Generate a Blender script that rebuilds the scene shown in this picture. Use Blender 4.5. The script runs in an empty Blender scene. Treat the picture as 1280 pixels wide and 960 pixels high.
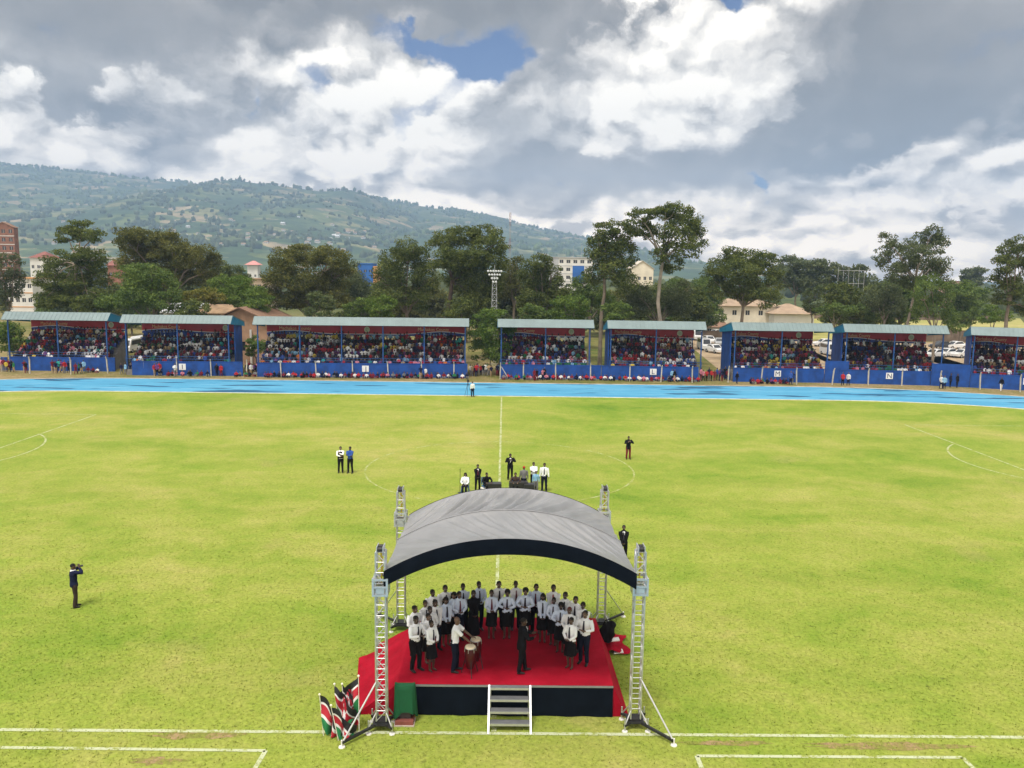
import bpy, bmesh, math, random
from math import sin, cos, pi, radians, sqrt, atan2, exp
from mathutils import Vector, Matrix, noise

S = bpy.context.scene
COL = S.collection

# ------------------------------------------------------------------ camera
CAM_X, CAM_Y, CAM_Z = 0.14, -55.75, 13.36
YAW, PITCH, ROLL, FPX = 0.0110, 0.1330, 0.0141, 1035.1
_R0 = Vector((cos(YAW), -sin(YAW), 0))
_F = Vector((sin(YAW) * cos(PITCH), cos(YAW) * cos(PITCH), -sin(PITCH)))
_U0 = Vector((sin(YAW) * sin(PITCH), cos(YAW) * sin(PITCH), cos(PITCH)))
_R = _R0 * cos(ROLL) + _U0 * sin(ROLL)
_U = _R0 * -sin(ROLL) + _U0 * cos(ROLL)
cam_data = bpy.data.cameras.new('camera')
cam = bpy.data.objects.new('camera', cam_data)
COL.objects.link(cam)
cam_data.sensor_fit = 'HORIZONTAL'
cam_data.sensor_width = 36.0
cam_data.lens = 36.0 * FPX / 1280.0
cam_data.clip_start = 0.5
cam_data.clip_end = 20000
M3 = Matrix((_R, _U, -_F)).transposed()
cam.matrix_world = Matrix.Translation((CAM_X, CAM_Y, CAM_Z)) @ M3.to_4x4()
S.camera = cam
CAMP = Vector((CAM_X, CAM_Y, CAM_Z))


def ray(u, v):
    return (_R * (u - 640) - _U * (v - 480) + _F * FPX).normalized()


def at(u, v, Y):
    """point on the vertical plane y = Y that is seen at (u, v) of the 1280 x 960 survey picture"""
    d = ray(u, v)
    return CAMP + d * ((Y - CAM_Y) / d.y)


def gp(u, v, z=0.0):
    d = ray(u, v)
    return CAMP + d * ((z - CAM_Z) / d.z)


# ------------------------------------------------------------------ render look
S.view_settings.view_transform = 'Standard'
S.view_settings.look = 'None'
S.view_settings.gamma = 1
S.view_settings.use_curve_mapping = False
S.view_settings.exposure = 0.62
S.render.engine = 'CYCLES'
S.cycles.max_bounces = 5
S.cycles.diffuse_bounces = 3
S.cycles.glossy_bounces = 2
S.cycles.transparent_max_bounces = 8
S.cycles.volume_bounces = 0
S.cycles.use_denoising = True

# ------------------------------------------------------------------ sun
SUN_EL, SUN_AZ = radians(66), radians(205)      # azimuth clockwise from +Y: behind and left of the camera
sun_data = bpy.data.lights.new('sun', 'SUN')
sun_data.energy = 2.1
sun_data.angle = radians(13)
sun_data.color = (1.0, 0.95, 0.87)
sun = bpy.data.objects.new('sun', sun_data)
COL.objects.link(sun)
_sd = Vector((sin(SUN_AZ) * cos(SUN_EL), cos(SUN_AZ) * cos(SUN_EL), sin(SUN_EL)))
sun.rotation_euler = (-_sd).to_track_quat('-Z', 'Y').to_euler()

# ------------------------------------------------------------------ world: Nishita sky behind a procedural cloud deck
W = bpy.data.worlds.new('World')
S.world = W
W.use_nodes = True
NT = W.node_tree
NT.nodes.clear()


class G:
    """tiny node-graph helper"""
    def __init__(s, nt): s.nt = nt

    def n(s, t, **kw):
        nd = s.nt.nodes.new(t)
        for k, v in kw.items(): setattr(nd, k, v)
        return nd

    def put(s, sock, v):
        if isinstance(v, bpy.types.NodeSocket): s.nt.links.new(v, sock)
        elif v is not None: sock.default_value = v

    def m(s, op, a, b=None, c=None, clamp=False):
        nd = s.n('ShaderNodeMath', operation=op, use_clamp=clamp)
        s.put(nd.inputs[0], a); s.put(nd.inputs[1], b); s.put(nd.inputs[2], c)
        return nd.outputs[0]

    def vm(s, op, a, b=None, scale=None):
        nd = s.n('ShaderNodeVectorMath', operation=op)
        s.put(nd.inputs[0], a); s.put(nd.inputs[1], b)
        if scale is not None: s.put(nd.inputs['Scale'], scale)
        return nd.outputs['Value'] if op in ('LENGTH', 'DOT_PRODUCT', 'DISTANCE') else nd.outputs[0]

    def noise(s, vec, scale, detail=4, rough=.5, dist=0.0, lac=2.0, color=False, dims='2D'):
        nd = s.n('ShaderNodeTexNoise', noise_dimensions=dims)
        s.put(nd.inputs['Vector'], vec); s.put(nd.inputs['Scale'], scale); s.put(nd.inputs['Detail'], detail)
        s.put(nd.inputs['Roughness'], rough); s.put(nd.inputs['Distortion'], dist); s.put(nd.inputs['Lacunarity'], lac)
        return nd.outputs['Color'] if color else nd.outputs['Fac']

    def vor(s, vec, scale, feature='F1', smooth=None, out='Distance', rand=1.0, dims='2D'):
        nd = s.n('ShaderNodeTexVoronoi', feature=feature, voronoi_dimensions=dims)
        s.put(nd.inputs['Vector'], vec); s.put(nd.inputs['Scale'], scale); s.put(nd.inputs['Randomness'], rand)
        if smooth is not None: s.put(nd.inputs['Smoothness'], smooth)
        return nd.outputs[out]

    def mapr(s, v, a, b, c=0.0, d=1.0, kind='SMOOTHSTEP'):
        nd = s.n('ShaderNodeMapRange', interpolation_type=kind)
        s.put(nd.inputs[0], v); s.put(nd.inputs[1], a); s.put(nd.inputs[2], b); s.put(nd.inputs[3], c); s.put(nd.inputs[4], d)
        return nd.outputs[0]

    def ramp(s, v, stops, interp='LINEAR'):
        nd = s.n('ShaderNodeValToRGB')
        cr = nd.color_ramp; cr.interpolation = interp
        while len(cr.elements) < len(stops): cr.elements.new(.5)
        for e, (p, c) in zip(cr.elements, stops):
            e.position = p; e.color = (*c, 1) if len(c) == 3 else c
        s.put(nd.inputs[0], v)
        return nd.outputs[0]

    def mix(s, f, a, b, blend='MIX'):
        nd = s.n('ShaderNodeMix', data_type='RGBA', blend_type=blend)
        s.put(nd.inputs[0], f)
        for i, v in ((6, a), (7, b)):
            if isinstance(v, tuple) and len(v) == 3: v = (*v, 1)
            s.put(nd.inputs[i], v)
        return nd.outputs[2]

    def xyz(s, x, y, z):
        nd = s.n('ShaderNodeCombineXYZ')
        s.put(nd.inputs[0], x); s.put(nd.inputs[1], y); s.put(nd.inputs[2], z)
        return nd.outputs[0]


def build_world():
    g = G(NT)
    out = g.n('ShaderNodeOutputWorld')
    bg = g.n('ShaderNodeBackground')
    bg.inputs['Strength'].default_value = 0.1
    NT.links.new(bg.outputs[0], out.inputs[0])
    sky = g.n('ShaderNodeTexSky', sky_type='NISHITA')
    sky.sun_disc = False
    sky.sun_elevation = SUN_EL
    sky.sun_rotation = SUN_AZ
    sky.altitude = 1600
    sky.air_density = 1.0; sky.dust_density = .6
    tc = g.n('ShaderNodeTexCoord')
    sp = g.n('ShaderNodeSeparateXYZ')
    D = tc.outputs['Generated']
    NT.links.new(D, sp.inputs[0])
    x, y, z = sp.outputs
    az = g.m('ARCTAN2', x, y)
    el = g.m('ARCSINE', z)
    zc = g.m('MAXIMUM', z, 0.0)
    # foreshorten towards the horizon: a layer seen from below
    e2 = g.m('LOGARITHM', g.m('ADD', zc, 0.26), 2.718281828)
    P = g.xyz(g.m('MULTIPLY', az, 3.0), g.m('MULTIPLY', e2, 1.95), 0.0)
    wv = g.noise(P, 1.7, 5, .55, color=True)
    wv = g.vm('SUBTRACT', wv, (.5, .5, .5))
    # ragged coordinates for the placed masses
    A = g.xyz(az, el, 0.0)
    A = g.vm('ADD', A, g.vm('SCALE', wv, scale=0.10))
    wf = g.vm('SUBTRACT', g.noise(P, 9.0, 5, .62, color=True), (.5, .5, .5))
    A = g.vm('ADD', A, g.vm('SCALE', wf, scale=0.034))

    def blob(px, py, sx, sy, w, rot=0.0):
        d = ray(px, py)
        a0, e0 = atan2(d.x, d.y), math.asin(d.z)
        v = g.vm('SUBTRACT', A, (a0, e0, 0))
        if rot:
            nd = g.n('ShaderNodeVectorRotate', rotation_type='Z_AXIS')
            g.put(nd.inputs['Vector'], v); g.put(nd.inputs['Angle'], radians(rot)); v = nd.outputs[0]
        v = g.vm('MULTIPLY', v, (FPX / sx, FPX / sy, 0))
        q = g.vm('DOT_PRODUCT', v, v)
        return g.m('MULTIPLY', g.m('POWER', 2.718281828, g.m('MULTIPLY', q, -1.0)), w)

    def total(lst):
        r = None
        for b in lst:
            v = blob(*b)
            r = v if r is None else g.m('ADD', r, v)
        return r

    # -- relief of the clouds (billows) and the same a little sunwards, for their light and dark sides
    Pw = g.vm('ADD', P, g.vm('SCALE', wv, scale=0.16))
    Pw = g.vm('ADD', Pw, g.vm('SCALE', wf, scale=0.09))

    def relief(vec):
        n = g.noise(vec, 1.9, 9, .60)
        b = g.vor(vec, 4.3, 'SMOOTH_F1', .35)
        b2 = g.vor(vec, 11.0, 'SMOOTH_F1', .35)
        r = g.m('SUBTRACT', n, g.m('MULTIPLY', b, .34))
        return g.m('SUBTRACT', r, g.m('MULTIPLY', b2, .16))
    h0 = relief(Pw)
    h1 = relief(g.vm('ADD', Pw, (-.03, .075, 0)))
    lit = g.m('SUBTRACT', h0, h1)
    soft = g.noise(g.vm('ADD', g.vm('MULTIPLY', Pw, (.8, 1.1, 0)), (3.1, 1.7, 0)), 1.15, 6, .46)

    # -- where the deck is dark, where it is bright, where it is open   (x, y, half-width, half-height, weight[, tilt])
    dark = total([
        (180, 10, 330, 50, .60), (450, 0, 200, 40, .5), (120, 140, 160, 80, .30), (225, 165, 90, 55, .40), (640, 195, 90, 55, .50), (690, 75, 90, 60, .40), (800, 5, 120, 30, .2),
        (1130, 95, 210, 95, .70, 12), (900, 210, 260, 34, .58, -8), (1180, 30, 160, 60, .18),
        (1030, 258, 110, 18, .30), (1180, 272, 90, 16, .22), (330, 130, 40, 30, .18), (480, 215, 70, 22, .2),
    ])
    bright = total([
        (340, 85, 80, 50, .62), (470, 90, 75, 50, .68), (410, 165, 160, 60, .72), (260, 175, 65, 48, .55), (15, 175, 55, 35, .42), (545, 140, 45, 60, .5),
        (620, 105, 70, 28, .62), (580, 165, 45, 50, .45), (30, 95, 50, 40, .15),
        (785, 120, 75, 60, .85), (890, 90, 105, 70, .85, -25), (985, 25, 100, 48, .9, -25), (690, 173, 50, 12, .55), (640, 222, 60, 14, .35),
        (740, 262, 210, 26, .62), (960, 238, 120, 26, .55, -6), (1190, 222, 180, 22, .55, -6), (1000, 298, 180, 32, .62), (1230, 298, 150, 32, .62),
        (520, 256, 110, 22, .55), (1150, 328, 240, 20, .5), (370, 212, 170, 22, .5),
    ])
    hole = total([
        (600, 76, 66, 24, .95, -12), (520, 56, 46, 13, .62, 10), (396, 100, 20, 24, .42), (516, 152, 18, 34, .46), (548, 120, 26, 18, .46), (308, 108, 8, 12, .3),
        (944, 226, 12, 26, .85, -28), (912, 2, 16, 12, .6), (685, 232, 22, 8, .35),
    ])
    # -- shade: a grey deck, crisp bright cumulus in front of it, soft dark bases in front of both
    hc = g.m('SUBTRACT', h0, .22)
    low = g.mapr(el, .19, .03)
    val = g.m('ADD', .53, g.m('MULTIPLY', g.m('SUBTRACT', soft, .5), 1.1))
    val = g.m('ADD', val, g.m('MULTIPLY', low, .07))
    val = g.m('ADD', val, g.m('MULTIPLY', lit, .55))
    cm = g.mapr(g.m('ADD', bright, g.m('MULTIPLY', hc, 1.3)), .25, .43)
    cs = g.m('ADD', .79, g.m('MULTIPLY', lit, 1.7))
    cs = g.m('ADD', cs, g.m('MULTIPLY', hc, .55))
    cs = g.m('ADD', cs, g.m('MULTIPLY', g.m('SUBTRACT', bright, .4), .25))
    val = g.mix(cm, val, cs)
    dk = g.mapr(g.m('ADD', dark, g.m('MULTIPLY', g.m('SUBTRACT', soft, .5), .9)), .05, .75)
    ds = g.m('ADD', .31, g.m('MULTIPLY', g.m('SUBTRACT', soft, .5), .6))
    ds = g.m('ADD', ds, g.m('MULTIPLY', lit, .12))
    val = g.mix(g.m('MULTIPLY', dk, .88), val, ds)
    cloud = g.ramp(val, [
        (0.0, (.92, .88, .86)), (0.30, (1.58, 1.50, 1.45)), (0.45, (2.75, 2.62, 2.52)), (0.60, (4.4, 4.28, 4.12)), (0.78, (7.4, 7.2, 6.9)), (1.0, (10.5, 10.2, 9.6))])
    # low clouds made brighter and warmer to offset the haze before them
    cloud = g.vm('MULTIPLY', cloud, g.mix(low, (1.08, 1.02, .94), (1.95, 1.68, 1.38)))
    # glow added round the sun, unseen behind the camera, to fill the shade
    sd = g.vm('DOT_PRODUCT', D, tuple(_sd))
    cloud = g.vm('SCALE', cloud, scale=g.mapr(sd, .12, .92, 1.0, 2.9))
    # -- cover
    cov = g.m('SUBTRACT', 1.0, g.mapr(g.m('SUBTRACT', hole, g.m('MULTIPLY', hc, 1.0)), .20, .56))
    blue = g.mix(1.0, sky.outputs[0], (.26, .38, .60), 'MULTIPLY')
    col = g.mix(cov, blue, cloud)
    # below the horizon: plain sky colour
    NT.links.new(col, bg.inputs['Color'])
    W.cycles.sampling_method = 'NONE'


build_world()

# ------------------------------------------------------------------ helpers: materials
def new_mat(name):
    m = bpy.data.materials.new(name); m.use_nodes = True
    nt = m.node_tree; nt.nodes.clear()
    g = G(nt)
    out = g.n('ShaderNodeOutputMaterial'); b = g.n('ShaderNodeBsdfPrincipled')
    nt.links.new(b.outputs[0], out.inputs[0])
    return m, g, b, out


_MC = {}


def mat(col, rough=.7, var=.12, scale=3.0, metal=0.0, bump=0.0, bscale=None, spec=.4, name=None, sheen=0):
    """plain procedural surface: a colour with uneven wear, and optional relief"""
    key = (tuple(round(c, 4) for c in col), rough, var, scale, metal, bump, bscale, spec, sheen)
    if key in _MC: return _MC[key]
    m, g, b, out = new_mat(name or 'surface')
    tc = g.n('ShaderNodeTexCoord').outputs['Object']
    n = g.noise(tc, scale, 5, .6, dims='3D')
    f = g.mapr(n, .3, .7, 1 - var, 1 + var, kind='LINEAR')
    c = g.vm('SCALE', (col[0], col[1], col[2]), scale=f)
    g.put(b.inputs['Base Color'], c)
    b.inputs['Roughness'].default_value = rough
    b.inputs['Metallic'].default_value = metal
    b.inputs['Specular IOR Level'].default_value = spec
    if sheen:
        b.inputs['Sheen Weight'].default_value = sheen
    if bump:
        bn = g.n('ShaderNodeBump'); bn.inputs['Strength'].default_value = bump; bn.inputs['Distance'].default_value = .02
        g.put(bn.inputs['Height'], g.noise(tc, bscale or scale * 4, 4, .6, dims='3D'))
        g.put(b.inputs['Normal'], bn.outputs[0])
    _MC[key] = m
    return m


def pos_of(g):
    return g.n('ShaderNodeNewGeometry').outputs['Position']


# ------------------------------------------------------------------ helpers: meshes
class MB:
    """collects faces, then links them as ONE mesh object"""
    def __init__(s): s.v = []; s.f = []; s.mi = []; s.sm = []

    def face(s, pts, mi=0, smooth=False):
        i = len(s.v); s.v += [tuple(p) for p in pts]
        s.f.append(tuple(range(i, i + len(pts)))); s.mi.append(mi); s.sm.append(smooth)

    def add(s, verts, faces, mi=0, smooth=False):
        i = len(s.v); s.v += [tuple(p) for p in verts]
        for f in faces:
            s.f.append(tuple(k + i for k in f)); s.mi.append(mi); s.sm.append(smooth)

    def box(s, c, size, mi=0, M=None, bev=0):
        x, y, z = (q / 2 for q in size)
        vs = [Vector((sx * x, sy * y, sz * z)) for sz in (-1, 1) for sy in (-1, 1) for sx in (-1, 1)]
        if M is not None: vs = [M @ v for v in vs]
        vs = [v + Vector(c) for v in vs]
        s.add(vs, [(0, 2, 3, 1), (4, 5, 7, 6), (0, 1, 5, 4), (2, 6, 7, 3), (0, 4, 6, 2), (1, 3, 7, 5)], mi)

    def box2(s, a, b, mi=0):
        a, b = Vector(a), Vector(b)
        s.box((a + b) / 2, (abs(b.x - a.x), abs(b.y - a.y), abs(b.z - a.z)), mi)

    def bar(s, a, b, w, h=None, mi=0):
        """square bar from a to b"""
        a, b = Vector(a), Vector(b); d = b - a
        q = d.to_track_quat('Z', 'Y').to_matrix()
        s.box((a + b) / 2, (w, h or w, d.length), mi, q)

    def tube(s, a, b, r0, r1=None, n=8, mi=0, cap=True, smooth=True):
        s.chain([a, b], [r0, r0 if r1 is None else r1], n, mi, cap, smooth)

    def chain(s, pts, rs, n=8, mi=0, cap=True, smooth=True, closed_top=False, flat=None):
        """round section swept along a polyline; flat = (axis vector, factor) squashes the section"""
        pts = [Vector(p) for p in pts]; rings = []
        up = Vector((0, 0, 1))
        t0 = (pts[1] - pts[0]).normalized()
        a = t0.cross(up if abs(t0.z) < .95 else Vector((0, 1, 0))).normalized()
        for i, p in enumerate(pts):
            t = (pts[min(i + 1, len(pts) - 1)] - pts[max(i - 1, 0)]).normalized()
            a = (a - t * a.dot(t)).normalized(); b = t.cross(a)
            r = rs[i]
            ra, rb = (r if isinstance(r, tuple) else (r, r))
            rings.append([p + a * (cos(2 * pi * k / n) * ra) + b * (sin(2 * pi * k / n) * rb) for k in range(n)])
        vs = [v for R_ in rings for v in R_]; fs = []
        for i in range(len(rings) - 1):
            for k in range(n):
                fs.append((i * n + k, i * n + (k + 1) % n, (i + 1) * n + (k + 1) % n, (i + 1) * n + k))
        s.add(vs, fs, mi, smooth)
        if cap:
            s.add(rings[0][::-1], [tuple(range(n))], mi); s.add(rings[-1], [tuple(range(n))], mi)

    def rings(s, secs, n=16, mi=0, cap=True, smooth=True):
        """loft of horizontal ellipses: (cx, cy, z, rx, ry)"""
        vs = []; fs = []
        for (cx, cy, z, rx, ry) in secs:
            vs += [(cx + rx * cos(2 * pi * k / n), cy + ry * sin(2 * pi * k / n), z) for k in range(n)]
        for i in range(len(secs) - 1):
            for k in range(n):
                fs.append((i * n + k, i * n + (k + 1) % n, (i + 1) * n + (k + 1) % n, (i + 1) * n + k))
        s.add(vs, fs, mi, smooth)
        if cap:
            s.add(vs[:n][::-1], [tuple(range(n))], mi); s.add(vs[-n:], [tuple(range(n))], mi)

    def ball(s, c, r, n=10, m=7, mi=0, M=None):
        rx, ry, rz = r if isinstance(r, (tuple, list)) else (r, r, r)
        vs = []; fs = []
        for j in range(m + 1):
            th = pi * j / m
            for k in range(n):
                v = Vector((rx * sin(th) * cos(2 * pi * k / n), ry * sin(th) * sin(2 * pi * k / n), rz * cos(th)))
                if M is not None: v = M @ v
                vs.append(v + Vector(c))
        for j in range(m):
            for k in range(n):
                fs.append((j * n + k, (j + 1) * n + k, (j + 1) * n + (k + 1) % n, j * n + (k + 1) % n))
        s.add(vs, fs, mi, True)

    def prism(s, poly, d, mi=0):
        """flat polygon given a thickness along vector d"""
        d = Vector(d); P = [Vector(p) for p in poly]; Q = [p + d for p in P]; n = len(P)
        s.add(P + Q, [tuple(range(n))[::-1], tuple(range(n, 2 * n))] + [(i, (i + 1) % n, n + (i + 1) % n, n + i) for i in range(n)], mi)

    def mesh(s, name, mats):
        me = bpy.data.meshes.new(name)
        me.from_pydata(s.v, [], s.f)
        for m in (mats if isinstance(mats, (list, tuple)) else [mats]): me.materials.append(m)
        me.polygons.foreach_set('material_index', s.mi)
        me.polygons.foreach_set('use_smooth', s.sm)
        me.update()
        return me

    def build(s, name, mats, parent=None, label=None):
        return link(name, s.mesh(name, mats), parent, label)


def link(name, me, parent=None, label=None):
    o = bpy.data.objects.new(name, me); COL.objects.link(o)
    if parent is not None: o.parent = parent
    if label: o['label'] = label
    return o


def empty(name, loc=(0, 0, 0), rz=0.0):
    o = bpy.data.objects.new(name, None); COL.objects.link(o)
    o.location = loc; o.rotation_euler.z = rz; o.empty_display_size = .3
    return o


def tag(o, label=None, cat=None, group=None, kind=None):
    if label: o['label'] = label
    if cat: o['category'] = cat
    if group: o['group'] = group
    if kind: o['kind'] = kind
    return o


def kids(o):
    return [c for c in bpy.data.objects if c.parent == o]


def copy_tree(o, parent=None, table=None):
    c = o.copy(); COL.objects.link(c)
    if parent is not None:
        c.parent = parent
    for ch in o.children: copy_tree(ch, c)
    return c


def text_mesh(txt, size, depth=.01):
    cu = bpy.data.curves.new('lettering', 'FONT'); cu.body = txt; cu.size = size; cu.extrude = depth / 2
    cu.resolution_u = 2
    ob = bpy.data.objects.new('lettering', cu); COL.objects.link(ob)
    dg = bpy.context.evaluated_depsgraph_get()
    me = bpy.data.meshes.new_from_object(ob.evaluated_get(dg))
    bpy.data.objects.remove(ob)
    return me


rnd = random.Random(7)

# ------------------------------------------------------------------ setting materials
def grass_material():
    m, g, b, out = new_mat('pitch turf')
    P = pos_of(g)
    w = g.vm('ADD', P, g.vm('SCALE', g.vm('SUBTRACT', g.noise(P, .08, 3, .5, color=True), (.5, .5, .5)), scale=7.0))
    big = g.noise(g.vm('MULTIPLY', w, (.6, 1.0, 1)), .045, 4, .55)
    mid = g.noise(g.vm('MULTIPLY', w, (.8, 1.1, 1)), .22, 5, .62)
    sml = g.noise(P, 1.3, 5, .65)
    fin = g.noise(P, 7.0, 4, .7)
    tuft = g.noise(P, 3.4, 3, .55)
    t = g.m('ADD', g.m('MULTIPLY', big, .50), g.m('ADD', g.m('MULTIPLY', mid, .50), g.m('MULTIPLY', sml, .22)))
    t = g.mapr(t, .36, .86, 0, 1, 'LINEAR')
    c = g.ramp(t, [(0.0, (.115, .212, .018)), (.28, (.182, .265, .031)), (.52, (.248, .300, .050)), (.76, (.314, .326, .080)), (1.0, (.380, .345, .122))])
    # bare, trampled earth
    e = g.noise(g.vm('ADD', P, (31, 7, 0)), .16, 5, .6)
    e = g.mapr(g.m('ADD', e, g.m('MULTIPLY', fin, .12)), .70, .80)
    c = g.mix(g.m('MULTIPLY', e, .22), c, (.36, .27, .13))
    # blades: light and dark grain, tuft shadows painted in as dark flecks
    f2 = g.mapr(fin, .30, .72, .80, 1.20, 'LINEAR')
    c = g.vm('SCALE', c, scale=f2)
    f3 = g.mapr(g.m('ADD', tuft, g.m('MULTIPLY', fin, .45)), .44, .60, .64, 1.0)
    thick = g.mapr(g.noise(g.vm('ADD', P, (9, 3, 0)), .28, 4, .6), .42, .62)
    c = g.mix(thick, c, g.vm('SCALE', c, scale=f3))
    drag = g.noise(g.vm('MULTIPLY', P, (.16, 1.3, 1)), .35, 4, .6)
    c = g.vm('SCALE', c, scale=g.mapr(drag, .35, .65, .96, 1.03, 'LINEAR'))
    g.put(b.inputs['Base Color'], c)
    b.inputs['Roughness'].default_value = .95
    b.inputs['Specular IOR Level'].default_value = .12
    bn = g.n('ShaderNodeBump'); bn.inputs['Strength'].default_value = .55; bn.inputs['Distance'].default_value = .06
    g.put(bn.inputs['Height'], g.m('ADD', fin, g.m('MULTIPLY', tuft, .8)))
    g.put(b.inputs['Normal'], bn.outputs[0])
    return m


def dry_ground_material():
    m, g, b, out = new_mat('dry verge')
    P = pos_of(g)
    n1 = g.noise(P, .018, 5, .6); n2 = g.noise(P, .35, 5, .65); n3 = g.noise(P, 3.0, 4, .7)
    t = g.m('ADD', g.m('MULTIPLY', n1, .5), g.m('ADD', g.m('MULTIPLY', n2, .42), g.m('MULTIPLY', n3, .2)))
    c = g.ramp(g.mapr(t, .40, .72, 0, 1, 'LINEAR'), [(0, (.085, .115, .025)), (.35, (.155, .150, .045)), (.6, (.215, .180, .075)), (1, (.30, .225, .125))])
    sp = g.n('ShaderNodeSeparateXYZ'); g.put(sp.inputs[0], P)
    scrub = g.ramp(n1, [(.35, (.040, .065, .018)), (.65, (.105, .125, .038))])
    c = g.mix(g.mapr(g.m('ADD', sp.outputs[1], g.m('MULTIPLY', n1, 120.0)), 190, 330), c, scrub)
    c = g.vm('SCALE', c, scale=g.mapr(n3, .3, .7, .75, 1.2, 'LINEAR'))
    g.put(b.inputs['Base Color'], c); b.inputs['Roughness'].default_value = .95
    b.inputs['Specular IOR Level'].default_value = .1
    bn = g.n('ShaderNodeBump'); bn.inputs['Strength'].default_value = .4; bn.inputs['Distance'].default_value = .05
    g.put(bn.inputs['Height'], n3); g.put(b.inputs['Normal'], bn.outputs[0])
    return m


def track_material():
    m, g, b, out = new_mat('blue running track')
    P = pos_of(g)
    st = g.vm('MULTIPLY', P, (.22, 1.0, 1))
    n1 = g.noise(st, .35, 4, .6); n2 = g.noise(st, 1.6, 4, .6)
    c = g.ramp(g.m('ADD', g.m('MULTIPLY', n1, .65), g.m('MULTIPLY', n2, .35)), [(.3, (.060, .250, .430)), (.5, (.080, .305, .490)), (.72, (.125, .370, .545))])
    # worn black patches where the top coat is gone
    q = g.noise(g.vm('ADD', g.vm('MULTIPLY', P, (.17, .95, 1)), (4.2, 2.0, 0)), .55, 3, .5)
    q = g.mapr(q, .605, .645)
    c = g.mix(g.m('MULTIPLY', q, .85), c, (.014, .060, .13))
    q2 = g.mapr(g.noise(g.vm('MULTIPLY', P, (.12, 1.2, 1)), .9, 3, .5), .66, .72)
    c = g.mix(g.m('MULTIPLY', q2, .35), c, (.30, .50, .62))
    g.put(b.inputs['Base Color'], c); b.inputs['Roughness'].default_value = .85
    b.inputs['Specular IOR Level'].default_value = .15
    return m


def line_material(wear, amt=1.0, col=(.52, .56, .40), under=(.25, .29, .05)):
    m, g, b, out = new_mat('worn line paint')
    P = pos_of(g)
    n = g.noise(P, 1.1, 4, .65); f = g.noise(P, 9.0, 3, .7)
    k = g.mapr(g.m('ADD', g.m('MULTIPLY', n, .55), g.m('MULTIPLY', f, .45)), wear - .07, wear + .13)
    c = g.mix(g.m('MULTIPLY', k, amt), under, col)
    g.put(b.inputs['Base Color'], c); b.inputs['Roughness'].default_value = .9
    b.inputs['Specular IOR Level'].default_value = .1
    return m


GRASS, DRY, TRACK = grass_material(), dry_ground_material(), track_material()


def oval(r, n=72, xr=37.0, xl=-44.0, yc=-2.6):
    pts = []
    for k in range(n + 1):
        a = -pi / 2 + pi * k / n; pts.append((xr + r * cos(a), yc + r * sin(a)))
    for k in range(n + 1):
        a = pi / 2 + pi * k / n; pts.append((xl + r * cos(a), yc + r * sin(a)))
    return pts


def ring_sheet(mb, r0, r1, z0, z1=None, mi=0):
    a, b = oval(r0), oval(r1); n = len(a); z1 = z0 if z1 is None else z1
    for i in range(n):
        j = (i + 1) % n
        mb.face([(*a[i], z0), (*b[i], z1), (*b[j], z1), (*a[j], z0)], mi)


def structure(o):
    o['kind'] = 'structure'; return o


# ground: one sheet to the horizon
gb = MB()
ext = [-4500, -1500, -390, -150, 0, 150, 390, 1500, 4500]
EY = [-390, -120, -40, 40, 120, 300, 900, 2500, 5350]
for i in range(8):
    for j in range(8):
        gb.face([(ext[i], EY[j], 0), (ext[i + 1], EY[j], 0), (ext[i + 1], EY[j + 1], 0), (ext[i], EY[j + 1], 0)])
structure(gb.build('ground', DRY))
pb = MB(); pb.face([(*p, .010) for p in oval(36.4)]); structure(pb.build('pitch', GRASS))
tb = MB(); ring_sheet(tb, 36.5, 47.3, .014); structure(tb.build('running_track', TRACK))
kb = MB()
ring_sheet(kb, 36.28, 36.30, .0, .06); ring_sheet(kb, 36.30, 36.48, .06); ring_sheet(kb, 36.48, 36.50, .06, .015)
structure(kb.build('track_kerb', mat((.50, .50, .42), .9, .25, 1.5)))
ob_ = MB(); ring_sheet(ob_, 47.3, 47.34, .015, .07); ring_sheet(ob_, 47.34, 47.55, .07); ring_sheet(ob_, 47.55, 47.6, .07, 0)
structure(ob_.build('track_edging', mat((.36, .31, .24), .95, .35, .8)))
lb = MB()
for k in range(1, 8): ring_sheet(lb, 36.5 + 1.35 * k - .03, 36.5 + 1.35 * k + .03, .019)
structure(lb.build('lane_lines', line_material(.52, .4, (.62, .68, .72), (.080, .305, .490))))


def strip(mb, a, b, w=.12, z=.020):
    a, b = Vector((*a, z)), Vector((*b, z)); d = (b - a).normalized(); n = Vector((-d.y, d.x, 0)) * w / 2
    mb.face([a - n, b - n, b + n, a + n])


def arc(mb, c, r, a0, a1, w=.12, n=60, z=.020):
    for k in range(n):
        t0 = a0 + (a1 - a0) * k / n; t1 = a0 + (a1 - a0) * (k + 1) / n
        mb.face([(c[0] + (r + s_) * cos(t), c[1] + (r + s_) * sin(t), z) for s_, t in ((-w / 2, t0), (w / 2, t0), (w / 2, t1), (-w / 2, t1))])


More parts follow.
